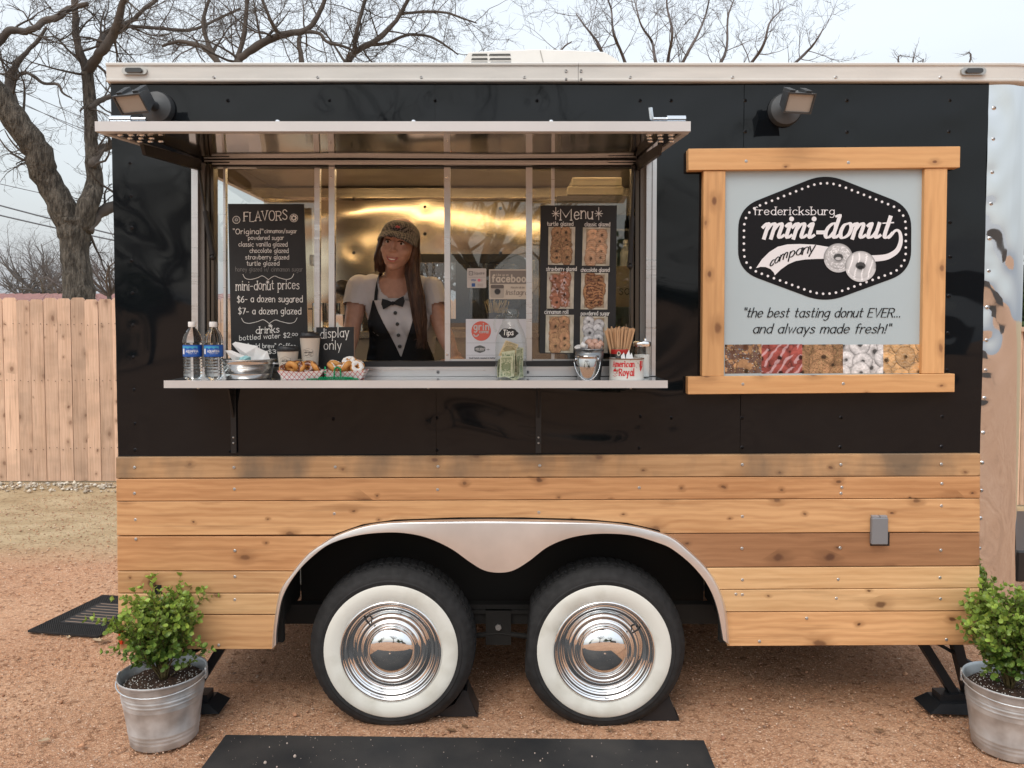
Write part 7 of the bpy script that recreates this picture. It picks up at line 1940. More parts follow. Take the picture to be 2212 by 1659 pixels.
disc(lt, -56, -ah*1000*.45, 8, ga, 14, ry=5); ribbon(lt, [(-64, -ah*1000*.44), (-61, -ah*1000*.30), (-54, -ah*1000*.26), (-48, -ah*1000*.34), (-46, -ah*1000*.44)], 1.6, ga); ribbon(lt, [(-66, -ah*1000*.2), (-56, -ah*1000*.17), (-46, -ah*1000*.22)], 1.6, ga)
lt.build('lettering', redp, at_, world=False)
lt = MB(); text(lt, 'A', 55, 61, -ah*1000*.64, 6.5, 1.4, lambda u, v, l=0.: ga(u, v, .0007 + l)); lt.build('lettering', tin, at_, world=False)
for k, (u, v, lab) in enumerate(((1347, 769, 'folded sugar packet poking out of the tin at the left'), (1358, 767, 'white sugar packet standing highest in the tin'), (1364, 770, 'sugar packet poking out of the tin at the right'))):
    p = P(u, v, ay + .01); mb = MB(); a = .010; mb.add([(-a, 0, -.02), (a, .002, -.02), (a*.2, .004, .014 + k % 2 * .006), (-a*.9, .003, .0), (-a, .002, -.02), (a, .004, -.02), (a*.2, .006, .014 + k % 2 * .006), (-a*.9, .005, .0)], [(0, 1, 2, 3), (7, 6, 5, 4), (0, 4, 5, 1), (1, 5, 6, 2), (2, 6, 7, 3), (3, 7, 4, 0)])
    o = mb.build('sugar_packet', paper, None, world=False); o.location = p; tag(o, lab, 'sugar packet', 'sugar packets in the coffee tin')
# sugar dispenser
dy_ = -.060; dp = onshelf(1386, dy_); dh = zof(736, dy_) - SZ
ds = thing('sugar_dispenser', 'fluted glass sugar pourer with chrome lid at the right end of the counter', 'dispenser', dp)
N = 48; vs, fs = [], []; prf = [(.0, .002), (.030, 0), (.034, .004), (.034, dh - .045), (.0335, dh - .035), (.0335, dh - .02)]
for r, z in prf:
    for k in range(N): rr = r * (1 + (.022 * math.cos(k * 2 * PI / N * 16) if r > .031 and z > .01 else 0)); vs.append((rr*math.cos(2*PI*k/N), rr*math.sin(2*PI*k/N), z))
fs = [(i*N+k, i*N+(k+1) % N, (i+1)*N+(k+1) % N, (i+1)*N+k) for i in range(len(prf)-1) for k in range(N)]
mb = MB(); mb.add(vs, fs); mb.build('glass_wall', thin_glass, ds, world=False, smooth=True)
MB().lathe([(.0, .004), (.030, .004), (.0305, .01), (.0305, dh*.62), (.0, dh*.64)], (0, 0, 0), 28, 'Z', False, False).build('sugar', sugar, ds, world=False, auto=50)
MB().lathe([(.0345, dh - .022), (.036, dh - .018), (.036, dh - .007), (.034, dh - .003), (.024, dh), (.0, dh + .0015)], (0, 0, 0), 32, 'Z', False, False).build('lid', chrome, ds, world=False, auto=50)
mb = MB(); mb.tube([(.01, 0, dh), (.016, -.001, dh + .006)], [.008, .009], 10); mb.build('spout', chrome, ds, world=False, smooth=True)
# ------------------------------------------------------------------ inside the trailer
lampm = M('warm_tube', (1, .8, .5), .5, emit=(1.0, .69, .36), estr=11.)
for i, (x0, x1) in enumerate(((-1.45, -.25), (-.05, 1.15))):
    t = thing('strip_light', ('warm strip light on the ceiling over the serving window, left one', 'warm strip light on the ceiling over the serving window, right one')[i], 'light', ((x0 + x1)/2, .42, ZC - .05), 'ceiling strip lights')
    MB().bevbox(x0, .36, ZC - .028, x1, .48, ZC - .002, .006).build('fixture', M('creamer_white'), t)
    MB().tube([(x0 + .03, .40, ZC - .045), (x1 - .03, .40, ZC - .045)], .014, 10).build('tube', lampm, t)
    MB().tube([(x0 + .03, .45, ZC - .045), (x1 - .03, .45, ZC - .045)], .014, 10).build('tube', lampm, t)
t = thing('strip_light', 'added unseen strip light mid-trailer, for more reflected bands on the far wall', 'light', (-.2, 1.0, ZC - .05), 'ceiling strip lights')  # extra fixture added only to reflect more light bands in the steel
MB().bevbox(-1.3, .94, ZC - .028, .9, 1.06, ZC - .002, .006).build('fixture', M('creamer_white'), t)
MB().tube([(-1.27, 1.0, ZC - .045), (.87, 1.0, ZC - .045)], .014, 10).build('tube', lampm, t)
in_dark = M('appliance_dark', (.05, .045, .042), .4)
# counter along the far wall with pans, and the serving counter under the window
cz_ = P(1000, 716, 1.5).z
kc = thing('work_counter', 'stainless counter along the far wall inside the trailer', 'counter', (-.2, 1.78, FLZ + .03))
MB().bevbox(-1.3, 1.48, cz_ - .04, .62, 2.0, cz_, .004).build('worktop', steel_in, kc); MB().box(-1.28, 1.5, FLZ + .03, .6, 1.98, cz_ - .041).build('cabinet', M('cabinet_grey', (.16, .145, .12), .5), kc)
sc_ = thing('serving_counter', 'low inner counter under the serving window', 'counter', (-.2, .2, FLZ + .03))
zi = P(1000, 793, .07).z - .005
MB().bevbox(-1.25, .065, zi - .03, .5, .34, zi, .003).build('worktop', steel_in, sc_); MB().box(-1.24, .07, wz + .012, .49, .32, zi - .031).build('cabinet', M('cabinet_grey'), sc_)
fg = thing('fridge', 'dark framed glass door drinks fridge at the right inside the trailer', 'fridge', (.9, 1.2, FLZ + .03))
a = P(1203, 423, 1.0); fx0 = a.x; fx1 = fx0 + .62; fz1 = a.z; fz0 = FLZ + .03
MB().box(fx0, 1.0, fz0, fx0 + .02, 1.6, fz1).box(fx1 - .02, 1.0, fz0, fx1, 1.6, fz1).box(fx0 + .02, 1.58, fz0, fx1 - .02, 1.6, fz1).box(fx0 + .02, 1.0, fz1 - .10, fx1 - .02, 1.58, fz1).box(fx0 + .02, 1.0, fz0, fx1 - .02, 1.58, fz0 + .1).build('fridge_body', in_dark, fg)
MB().box(fx0 + .021, 1.575, fz0 + .1, fx1 - .021, 1.579, fz1 - .1).build('fridge_lining', M('fridge_white', (.50, .52, .52), .4), fg)
for z in (P(1345, 560, 1.2).z - .10, P(1345, 470, 1.2).z - .09, P(1345, 680, 1.2).z - .1): MB().box(fx0 + .02, 1.04, z, fx1 - .02, 1.56, z + .008).build('shelf', M('shelf_wire', (.5, .5, .5), .3, .8), fg)
zf_ = P(1345, 560, 1.2).z - .092
for k in range(5):
    t = thing('water_bottle', 'small clear bottle on the middle shelf inside the fridge', 'bottle', (fx1 - .09 - .075 * k, 1.12, zf_), 'bottles on the fridge shelf')
    MB().lathe([(.0, 0), (.03, 0), (.032, .01), (.032, .11), (.022, .14), (.012, .155), (.012, .17)], (0, 0, 0), 14, 'Z', False, False).build('bottle_body', M('fridge_bottle', (.35, .38, .40), .1), t, world=False, smooth=True)
    MB().lathe([(.0, .17), (.013, .17), (.013, .19), (.0, .19)], (0, 0, 0), 12, 'Z', False, False).build('cap', M('cap_white'), t, world=False)
q0, q1 = P(1330, 575, .99), P(1372, 663, .99)
cdo = thing('card_sign', 'tan card with dark letters inside, seen right of the Menu board', 'sign', (q0.x, .99, q1.z))
MB().box(q0.x, .985, q1.z, q1.x + .03, .99, q0.z).build('card', M('tan_card', (.20, .165, .125), .6), cdo)
lt = MB(); text(lt, 'sa', 1338, 1359, 636, 12.5, 1.8, flat(.984)); lt.build('lettering', M('tin_black'), cdo)
bxm = M('carton_cream', (.42, .36, .26), .7, var=.05)
for i, (u0, u1, v0, v1, lab) in enumerate(((1236, 1343, 383, 401, 'cream carton, upper of the two on top of the fridge'), (1226, 1346, 402.5, 421, 'cream carton, lower of the two on top of the fridge'))):
    a, b = P(u0, v0, 1.02), P(u1, v1, 1.02); t = thing('carton', lab, 'box', ((a.x + b.x)/2, 1.2, b.z), 'cartons on the fridge')
    MB().bevbox(a.x, 1.02, b.z, b.x, 1.40, a.z, .003).build('box_body', bxm, t); MB().box(a.x + .002, 1.017, (a.z*.75 + b.z*.25), b.x - .002, 1.0195, (a.z*.75 + b.z*.25) + .003).build('flap', bxm, t)
for u, v, lab in ((1151, 573, 'light switch plate on the far wall between mullion and Menu board'), (675, 562, 'white outlet plate on the far wall right of the FLAVORS board')):
    p = P(u, v, BY - .012); o = MB().bevbox(p.x - .018, BY - .022, p.z - .035, p.x + .018, BY - .012, p.z + .035, .003).build('switch_plate', M('fridge_white'), None); setorigin(o, p); tag(o, lab, 'switch plate')
# pans and gadgets on the counter
def pot(u, y, r, h, lab, m, name='stock_pot'):
    x = P(u, 700, y).x; t = thing(name, lab, 'pot', (x, y, cz_))
    MB().lathe([(.0, .0), (r*.95, 0), (r, .006), (r, h), (r+.004, h+.002), (r-.002, h), (r*.9, .01), (.0, .01)], (0, 0, 0), 32, 'Z', False, False).build('pot_body', m, t, world=False, auto=50)
    MB().tube([(-r, 0, h*.8), (-r-.025, 0, h*.8), (-r-.025, .02, h*.8)], .004, 6).build('handle', black_iron, t, world=False)
pot(705, 1.70, .085, .17, 'steel pot on the far counter seen between the left mullions', steel)
pot(752, 1.62, .09, .10, 'steel mixing bowl on the counter left of the woman', steel, 'mixing_bowl')
mb = MB(); x_ = P(740, 690, 1.75).x; t = thing('mixer', 'black mixer on the far counter left of the woman', 'mixer', (x_, 1.8, cz_)); MB().bevbox(x_ - .05, 1.72, cz_, x_ + .05, 1.9, cz_ + .04, .01).bevbox(x_ + .0, 1.80, cz_ + .04, x_ + .05, 1.88, cz_ + .24, .01).build('stand', in_dark, t)
MB().ball((x_, 1.78, cz_ + .27), (.06, .12, .05), 16, 10).build('motor_head', in_dark, t, smooth=True)
x_ = P(1073, 660, 1.6).x; bz_ = P(1073, 676, 1.6).z
t = thing('stirrer_basket', 'basket of pale wooden sticks on the far counter behind the notices', 'basket', (x_, 1.6, cz_)); MB().lathe([(.0, 0), (.05, 0), (.06, bz_ - cz_), (.055, bz_ - cz_), (.045, .01)], (0, 0, 0), 16, 'Z', False, False).build('basket_body', in_dark, t, world=False)
mb = MB(); rs = random.Random(9)
for k in range(40): mb.tube([(rs.uniform(-.04, .04), rs.uniform(-.03, .03), .02), (rs.uniform(-.075, .075), rs.uniform(-.04, .04), bz_ - cz_ + .07 + rs.uniform(-.015, .012))], .003, 4)
mb.build('stick_bundle', M('pale_sticks', (.48, .38, .18), .7), t, world=False, kind='stuff')

# ------------------------------------------------------------------ the woman at the window
def remesh(mb, voxel, smooth=4, name='tmp'):
    me = mb.mesh(name); o = bpy.data.objects.new(name, me); COL.objects.link(o)
    m1 = o.modifiers.new('r', 'REMESH'); m1.mode = 'VOXEL'; m1.voxel_size = voxel; m1.use_smooth_shade = True
    if smooth: m2 = o.modifiers.new('s', 'SMOOTH'); m2.iterations = smooth; m2.factor = .5
    dg = bpy.context.evaluated_depsgraph_get(); out = bpy.data.meshes.new_from_object(o.evaluated_get(dg)); bpy.data.objects.remove(o, do_unlink=True); bpy.data.meshes.remove(me)
    out.polygons.foreach_set('use_smooth', [True] * len(out.polygons)); return out
def taper(mb, pts, n=14):
    """limb as a chain of overlapping balls and tubes: (point, radius)"""
    P_ = [Vector(p) for p, r in pts]; R_ = [r for p, r in pts]; mb.tube(P_, R_, n)
    for p, r in zip(P_, R_): mb.ball(p, r, n, 9)
PYH = .17                                   # depth of the face
hd_ = P(860, 531, PYH)                      # centre of the head
nk = P(853, 612, PYH + .06); chx = P(862, 690, PYH + .04)
shz = P(850, 610, .25).z
shL, shR = P(777, 618, .26), P(931, 622, .26)   # shoulders (viewer left, right)
elL, elR = P(762, 700, .22), P(951, 700, .22)
haL, haR = Vector((P(748, 790, .15).x, .16, zi + .022)), Vector((P(985, 790, .15).x, .16, zi + .022))
hip = Vector((P(866, 800, .5).x, .52, 1.313))
wom = thing('person', 'smiling woman with long brown hair, checked cap and tuxedo apron leaning at the window', 'person', (hip.x, .52, FLZ + .03))
TOR = [(a_ + Vector((0, 0, .033)), b_) for a_, b_ in [(Vector((hip.x, .50, 1.20)), (.165, .115, .14)), (Vector((hip.x, .46, 1.36)), (.140, .100, .12)), (Vector((chx.x, .38, 1.50)), (.132, .100, .12)), (Vector((chx.x, .31, 1.62)), (.150, .108, .11)), (Vector((nk.x, .275, 1.715)), (.155, .088, .075)), (Vector((nk.x - .0, .262, 1.775)), (.105, .062, .05))]]
def torso(mb, g=0.):
    for (a, ra), (b, rb_) in zip(TOR, TOR[1:]):
        for k in range(5): t = k/5; c = a.lerp(b, t); r = [ra[i]*(1-t) + rb_[i]*t + g for i in range(3)]; mb.ball(c, r, 20, 12)
    c, r = TOR[-1]; mb.ball(c, [x + g for x in r], 20, 12)
    for s_ in (-1, 1): mb.ball((chx.x + s_*.066, .232, 1.648), (.062 + g, .060 + g, .062 + g), 16, 10)
Rh = Euler((math.radians(4), math.radians(9), math.radians(-4))).to_matrix()
HS = .99
def hp(p): return hd_ + Rh @ (Vector(p) * HS)
body = MB(); torso(body)
for sh_, el_, ha_, s_ in ((shL, elL, haL, -1), (shR, elR, haR, 1)):
    taper(body, [(sh_ + Vector((-s_*.02, .0, -.01)), .052), (sh_.lerp(el_, .5), .043), (el_, .037), (el_.lerp(ha_, .35), .037), (el_.lerp(ha_, .8), .026), (ha_ + Vector((0, .035, .022)), .023)])
    body.ball(ha_ + Vector((0, .0, .006)), (.040, .046, .018), 14, 9)
    for k in range(4):
        dx = (k - 1.5) * .019; L = (.066, .076, .071, .055)[k] if s_ > 0 else (.055, .071, .076, .066)[k]
        b0 = ha_ + Vector((dx, -.03, .004)); b1 = b0 + Vector((dx*.35, -L*.5, .005)); b2 = b0 + Vector((dx*.5, -L*.95, -.010))
        body.tube([b0, b1, b2], [.0098, .0092, .0072], 9); body.ball(b2, .0074, 8, 6); body.ball(b1, .0094, 8, 6)
    th0 = ha_ + Vector((-s_*.030, .01, .002)); body.tube([th0, th0 + Vector((-s_*.028, -.022, .0)), th0 + Vector((-s_*.036, -.05, -.006))], [.013, .011, .008], 9); body.ball(th0 + Vector((-s_*.036, -.05, -.006)), .008, 8, 6)
for s_ in (-1, 1): taper(body, [(Vector((hip.x + s_*.085, .50, 1.16)), .090), (Vector((hip.x + s_*.09, .50, .88)), .062), (Vector((hip.x + s_*.09, .53, .60)), .048), (Vector((hip.x + s_*.09, .54, .52)), .038)]); body.ball((hip.x + s_*.09, .49, .475), (.042, .11, .03), 14, 8)
taper(body, [(Vector((nk.x, .275, 1.79)), .052), (nk + Vector((0, .02, .03)), .047), (hp((0, .025, -.055)), .050)])
# head: cranium, face, jaw, cheeks, nose, brow, lips, ears
for c, r in (((0, .035, .038), (.074, .092, .082)), ((0, -.005, -.005), (.0655, .078, .088)), ((0, -.030, -.062), (.046, .048, .038)), ((0, -.052, -.088), (.024, .024, .018)), ((0, -.045, -.035), (.054, .040, .052)),
             ((-.036, -.052, -.022), (.024, .024, .022)), ((.036, -.052, -.022), (.024, .024, .022)), ((0, -.074, .030), (.046, .012, .012)), ((0, -.086, -.003), (.0085, .012, .026)), ((0, -.093, -.020), (.0115, .014, .0095)),
             ((-.011, -.084, -.023), (.008, .010, .007)), ((.011, -.084, -.023), (.008, .010, .007)), ((0, -.077, -.052), (.025, .013, .010)), ((0, -.077, -.066), (.020, .012, .008)), ((-.069, .02, -.012), (.009, .016, .026)), ((.069, .02, -.012), (.009, .016, .026))):
    body.ball(hp(c), [x * HS for x in r], 18, 12, Rh)
skin = M('skin', (.37, .195, .135), .5, col2=(.43, .235, .165), vscale=45, bump=.06, bscale=400, detail=8)
skin.node_tree.nodes['Principled BSDF'].inputs['Subsurface Weight'].default_value = .1
skin.node_tree.nodes['Principled BSDF'].inputs['Subsurface Radius'].default_value = (.02, .008, .004)
bme = remesh(body, .0042, 3, 'body'); bme.transform(Matrix.Translation(-wom.location))
bo_ = link('body', bme, skin, wom)
# clothes
def trim_mesh(me, keep):
    bm = bmesh.new(); bm.from_mesh(me); bmesh.ops.delete(bm, geom=[v for v in bm.verts if not keep(v.co)], context='VERTS'); 
    bmesh.ops.solidify(bm, geom=list(bm.faces), thickness=.002) if False else None
    bm.to_mesh(me); bm.free(); return me
sh_mb = MB(); torso(sh_mb, .007)
for s0, e0 in ((shL, elL), (shR, elR)): sh_mb.ball(s0.lerp(Vector((nk.x, .27, 1.783)), .35) + Vector((0, 0, .0)), .060, 16, 10); taper(sh_mb, [(s0 + Vector((.0, .0, -.008)), .059), (s0.lerp(e0, .3), .058), (s0.lerp(e0, .50), .0585)])
sme = remesh(sh_mb, .005, 4, 'shirt')
neckc = Vector((nk.x + .004, .20, 1.836))
def keep(c):
    d = ((c.x - neckc.x) / .070) ** 2 + ((c.z - neckc.z) / .088) ** 2
    if d < 1 and c.z > 1.733 : return False
    for s0, e0 in ((shL, elL), (shR, elR)):
        ax = (e0 - s0).normalized(); t = (c - s0).dot(ax)
        if t > (e0 - s0).length * .54 and abs(c.x - s0.x) < .085 and (c.x - chx.x) * (s0.x - chx.x) > 0 and abs(c.x - chx.x) > .145: return False
    return c.z > 1.14
trim_mesh(sme, keep); bvh = None
bmq = bmesh.new(); bmq.from_mesh(sme); bvh = BVHTree.FromBMesh(bmq); bmq.free()
sme.transform(Matrix.Translation(-wom.location)); shirt_m = M('white_cotton', (.47, .45, .46), .85, bump=.25, bscale=9)
link('t_shirt', sme, shirt_m, wom)
MB().tube([(hip.x, .49, 1.22), (hip.x, .50, 1.12)], [.185, .19], 20).build('jeans_waist', M('dark_denim', (.02, .025, .04), .8), wom, smooth=True)
for s_ in (-1, 1): MB().tube([(hip.x + s_*.085, .50, 1.2), (hip.x + s_*.09, .50, .88), (hip.x + s_*.09, .53, .56)], [.108, .078, .062], 16).build('trouser_leg', M('dark_denim'), wom, smooth=True)
def drape(rows, off, nx, name, m, parent=wom):
    """cloth following the chest: rows of (v, u_left, u_right) in the picture"""
    mb = MB(); m_ = 0; last = 3.45
    dense = []
    for a, b in zip(rows, rows[1:]):
        k_ = max(1, int(abs(b[0] - a[0]) / 3))
        for k in range(k_): t = k / k_; dense.append(tuple(a[i] + (b[i]-a[i])*t for i in range(3)))
    dense.append(rows[-1])
    for v, ul, ur in dense:
        for i in range(nx + 1):
            u = ul + (ur - ul) * i / nx; q = P(u, v, .25); d = (q - CAM).normalized(); hit = bvh.ray_cast(CAM, d)
            if hit[0] is None: w_ = CAM + d * (last + .004)
            else: w_ = hit[0] - d * off; last = (w_ - CAM).length
            mb.v.append(tuple(w_))
        m_ += 1
    W = nx + 1; mb.f = [(j*W+i, (j+1)*W+i, (j+1)*W+i+1, j*W+i+1) for j in range(m_ - 1) for i in range(nx)]
    o = mb.build(name, m, parent, smooth=True); sm_ = o.modifiers.new('thick', 'SOLIDIFY'); sm_.thickness = .002; sm_.offset = -1
    s2_ = o.modifiers.new('ease', 'SMOOTH'); s2_.iterations = 4; s2_.factor = .5; return o
ap_m = M('black_twill', (.006, .007, .010), .8, bump=.2, bscale=30)
apo = drape([(648, 804, 896), (668, 800, 902), (695, 793, 909), (722, 797, 918), (747, 796, 928), (770, 791, 938), (800, 788, 944)], .0145, 26, 'apron', ap_m)
drape([(648, 806, 893), (668, 813, 896), (697, 827, 891), (722, 841, 883), (747, 854, 875), (771, 865.4, 867)], .0190, 16, 'shirt_front', M('apron_white', (.47, .45, .46), .8), apo)
def onchest(u, v, off):
    q = P(u, v, .25); d = (q - CAM).normalized(); hit = bvh.ray_cast(CAM, d); return (hit[0] if hit[0] else P(u, v, .24)) - d * off
btm = M('button_black', (.012, .012, .012), .3)
for u, v in ((853.7, 676), (858, 700), (860.5, 724), (863.4, 748)):
    p = onchest(u, v, .0235); mb = MB(); mb.lathe([(.0, .004), (.0075, .004), (.0082, .002), (.0075, 0), (.0, -.0008)], p, 16, 'Y', False, False); mb.build('button', btm, apo, auto=40)
# bow tie
bt = MB(); c = onchest(849, 655, .026)
for s_, up in ((-1, -.004), (1, .008)):
    w_, h_ = .040, .0185
    pts = [(s_*.006, .006), (s_*w_*.6, h_*.85), (s_*w_*1.12, h_ + .004), (s_*w_*1.22, 0), (s_*w_*1.02, -h_ - .004), (s_*w_*.6, -h_*.8), (s_*.006, -.006)]
    q = [(c.x + x, c.z + z + up * abs(x) * 20) for x, z in pts]; n = len(q)
    vs = [(x, c.y - .003 - .004*(0 < i < n-1), z) for i, (x, z) in enumerate(q)] + [(x, c.y + .004, z) for x, z in q]; fs = [tuple(range(n)) if s_ < 0 else tuple(range(n))[::-1], tuple(range(n, 2*n))] + [(i, (i+1) % n, n+(i+1) % n, n+i) for i in range(n)]
    bt.add(vs, fs)
bt.ball((c.x, c.y - .004, c.z), (.008, .006, .009), 12, 8); bt.build('bow_tie', ap_m, apo)
for pts in ([(811, 652), (813, 630), (817, 608), (823, 590)],):
    vs = []
    for u, v in pts: a, b = onchest(u - 3.6, v, .012), onchest(u + 3.6, v, .012); vs += [a, b]
    MB().add(vs, [(2*i, 2*i+2, 2*i+3, 2*i+1) for i in range(len(pts)-1)]).build('neck_strap', ap_m, apo)
# face details
def fpatch(name, pts, m, th=.0015): pass
whm = M('eye_white', (.55, .52, .50), .25); irm = M('iris_brown', (.03, .018, .010), .15); lipm = M('lips', (.42, .13, .11), .4); brm = M('brow_brown', (.045, .025, .015), .8); tem = M('teeth', (.72, .68, .62), .3)
for s_ in (-1, 1):
    e = MB().ball(hp((s_*.0285, -.0655, .012)), (.0125*HS, .010, .0068), 14, 10, Rh).build('eye', whm, bo_, smooth=True)
    MB().ball(hp((s_*.0285, -.0745, .0115)), (.0052, .003, .0052), 12, 8, Rh).build('iris', irm, bo_, smooth=True)
    mb = MB(); mb.tube([hp((s_*.013, -.083, .0165)), hp((s_*.022, -.082, .0215)), hp((s_*.034, -.078, .0205)), hp((s_*.042, -.070, .0145))], [.0012, .0024, .0024, .001], 6); mb.build('upper_lid', brm, bo_, smooth=True)
    mb = MB(); mb.tube([hp((s_*.012, -.088, .031)), hp((s_*.024, -.086, .0355)), hp((s_*.036, -.079, .0350)), hp((s_*.046, -.068, .029))], [.0022, .0030, .0026, .0012], 6); mb.build('eyebrow', brm, bo_, smooth=True)
mb = MB(); mb.tube([hp((-.027, -.080, -.0475)), hp((-.012, -.0905, -.0525)), hp((0, -.0930, -.0530)), hp((.012, -.0905, -.0525)), hp((.027, -.080, -.0475))], [.001, .0028, .0026, .0028, .001], 8)
mb.tube([hp((-.026, -.080, -.0485)), hp((-.013, -.0895, -.0630)), hp((0, -.0915, -.0665)), hp((.013, -.0895, -.0630)), hp((.026, -.080, -.0485))], [.001, .0032, .0038, .0032, .001], 8); mb.build('lips', lipm, bo_, smooth=True)
mb = MB(); tp = [(-.021, -.0825, -.050), (-.012, -.0888, -.0535), (0, -.0908, -.0545), (.012, -.0888, -.0535), (.021, -.0825, -.050)]; bp_ = [(-.020, -.0825, -.0515), (-.011, -.0880, -.0590), (0, -.0900, -.0615), (.011, -.0880, -.0590), (.020, -.0825, -.0515)]
mb.add([hp(q) for q in tp] + [hp(q) for q in bp_], [(i, 5+i, 6+i, i+1) for i in range(4)]); mb.build('teeth', tem, bo_)
MB().ball(hp((.074, .006, -.034)), .0028, 8, 6).build('earring', M('bright_rivet'), bo_)
# hair: a base mass plus strands
hm = M('brown_hair', (.038, .016, .009), .42, col2=(.095, .042, .020), vscale=14, stretch=(6, 6, .6), bump=.5, bscale=60)
hb_ = MB()
for c, r in (((0, .055, .030), (.083, .085, .085)), ((0, .07, -.05), (.072, .055, .08)), ((-.066, .030, -.030), (.020, .045, .080)), ((.068, .030, -.030), (.020, .045, .080))): hb_.ball(hp(c), [x*HS for x in r], 16, 10, Rh)
taper(hb_, [(hp((-.072, .020, .01)), .022), (hp((-.080, .030, -.06)), .026), (hp((-.070, .045, -.11)), .020)])
lock = [P(893, 550, .20), P(891, 592, .18), P(900, 640, .165), P(908, 690, .165), P(911, 730, .175)]
taper(hb_, [(hp((.068, .015, .02)), .022), (lock[0], .026), (lock[1], .030), (lock[2], .031), (lock[3], .025), (lock[4], .010)])
hme = remesh(hb_, .006, 3, 'hair'); hme.transform(Matrix.Translation(-wom.location)); hro = link('hair', hme, hm, wom)
st = MB(); rs = random.Random(12)
for k in range(190):
    a = rs.uniform(-1, 1); b = rs.uniform(-1, 1); pts = []
    for j, (q, r) in enumerate(zip([hp((.066, .0, .03))] + lock, (.014, .025, .029, .031, .027, .016))): pts.append(q + Vector((a*r*1.05 + rs.gauss(0, .0022), -abs(b)*r*.95 - .003 + .01*abs(a), rs.gauss(0, .003))))
    pts.append(pts[-1] + Vector((rs.gauss(0, .012), .0, rs.uniform(-.05, .0)))); st.tube(pts, [.0016, .0020, .0020, .0019, .0016, .0012, .0004], 3, cap=False)
for k in range(70):
    a = rs.uniform(-1, 1); pts = [hp((-.060 + .01*a, -.012, .03)), hp((-.076 + .008*a, -.004 + .01*abs(a), -.02)), hp((-.082 + .014*a, .006, -.07)), hp((-.070 + .020*a, .02, -.115 + rs.uniform(-.02, .01)))]
    st.tube([p + Vector((rs.gauss(0, .002), rs.gauss(0, .003), 0)) for p in pts], [.0016, .002, .0018, .0005], 3, cap=False)
st.build('strands', hm, hro, smooth=True, kind='stuff')
# cap
def checker_mat():
    m = bpy.data.materials.new('houndstooth_check'); n, b = nodes_of(m); t = n.nodes.new('ShaderNodeTexCoord'); c = n.nodes.new('ShaderNodeTexChecker'); c.inputs['Scale'].default_value = 120
    mp = n.nodes.new('ShaderNodeMapping'); mp.inputs['Rotation'].default_value = (0, math.radians(38), math.radians(10)); n.links.new(t.outputs['Object'], mp.inputs[0]); n.links.new(mp.outputs[0], c.inputs['Vector'])
    c.inputs['Color1'].default_value = (.19, .16, .135, 1); c.inputs['Color2'].default_value = (.02, .018, .02, 1); n.links.new(c.outputs[0], b.inputs['Base Color']); b.inputs['Roughness'].default_value = .85; return m
ck = checker_mat(); cm_ = MB(); N, K = 40, 14; vs, fs = [], []
for j in range(K + 1):
    t = j / K
    for k in range(N):
        a = 2*PI*k/N; ph = t * PI/2; rr = math.cos(ph) ** .8; x, y, z = .084*rr*math.cos(a), .100*rr*math.sin(a) + .022, .036 + .074*math.sin(ph) + (.006*math.sin(a) if t < .3 else 0)
        if math.sin(a) < -.3 and t < .25: z += .004
        vs.append(hp((x, y, z)))
fs = [(j*N+k, j*N+(k+1) % N, (j+1)*N+(k+1) % N, (j+1)*N+k) for j in range(K) for k in range(N)]
cm_.add(vs, fs); cpo = cm_.build('cap', ck, wom, smooth=True); cpo.modifiers.new('t', 'SOLIDIFY').thickness = .003
vm = MB(); vs, fs = [], []; NA, NB = 24, 8
for j in range(NB + 1):
    s_ = j / NB
    for k in range(NA + 1):
        a = math.radians(-168 + 156 * k / NA); x = (.080 + .004*s_) * math.cos(a); y0 = .094 * math.sin(a) + .020; ext = .062 * s_ * math.sin(-a) ** .8
        vs.append(hp((x, y0 - ext, .040 - .022*s_*s_ - .030*(math.cos(a) ** 2) * (.4 + .6*s_) + .016)))
fs = [(j*(NA+1)+k, j*(NA+1)+k+1, (j+1)*(NA+1)+k+1, (j+1)*(NA+1)+k) for j in range(NB) for k in range(NA)]
vm.add(vs, fs); vo = vm.build('cap_brim', ck, cpo, smooth=True); vo.modifiers.new('t', 'SOLIDIFY').thickness = .004
MB().ball(hp((.004, -.070, .078)), (.010, .004, .005), 12, 8, Rh).build('cap_badge', M('badge_pink', (.50, .10, .10), .6), cpo, smooth=True)

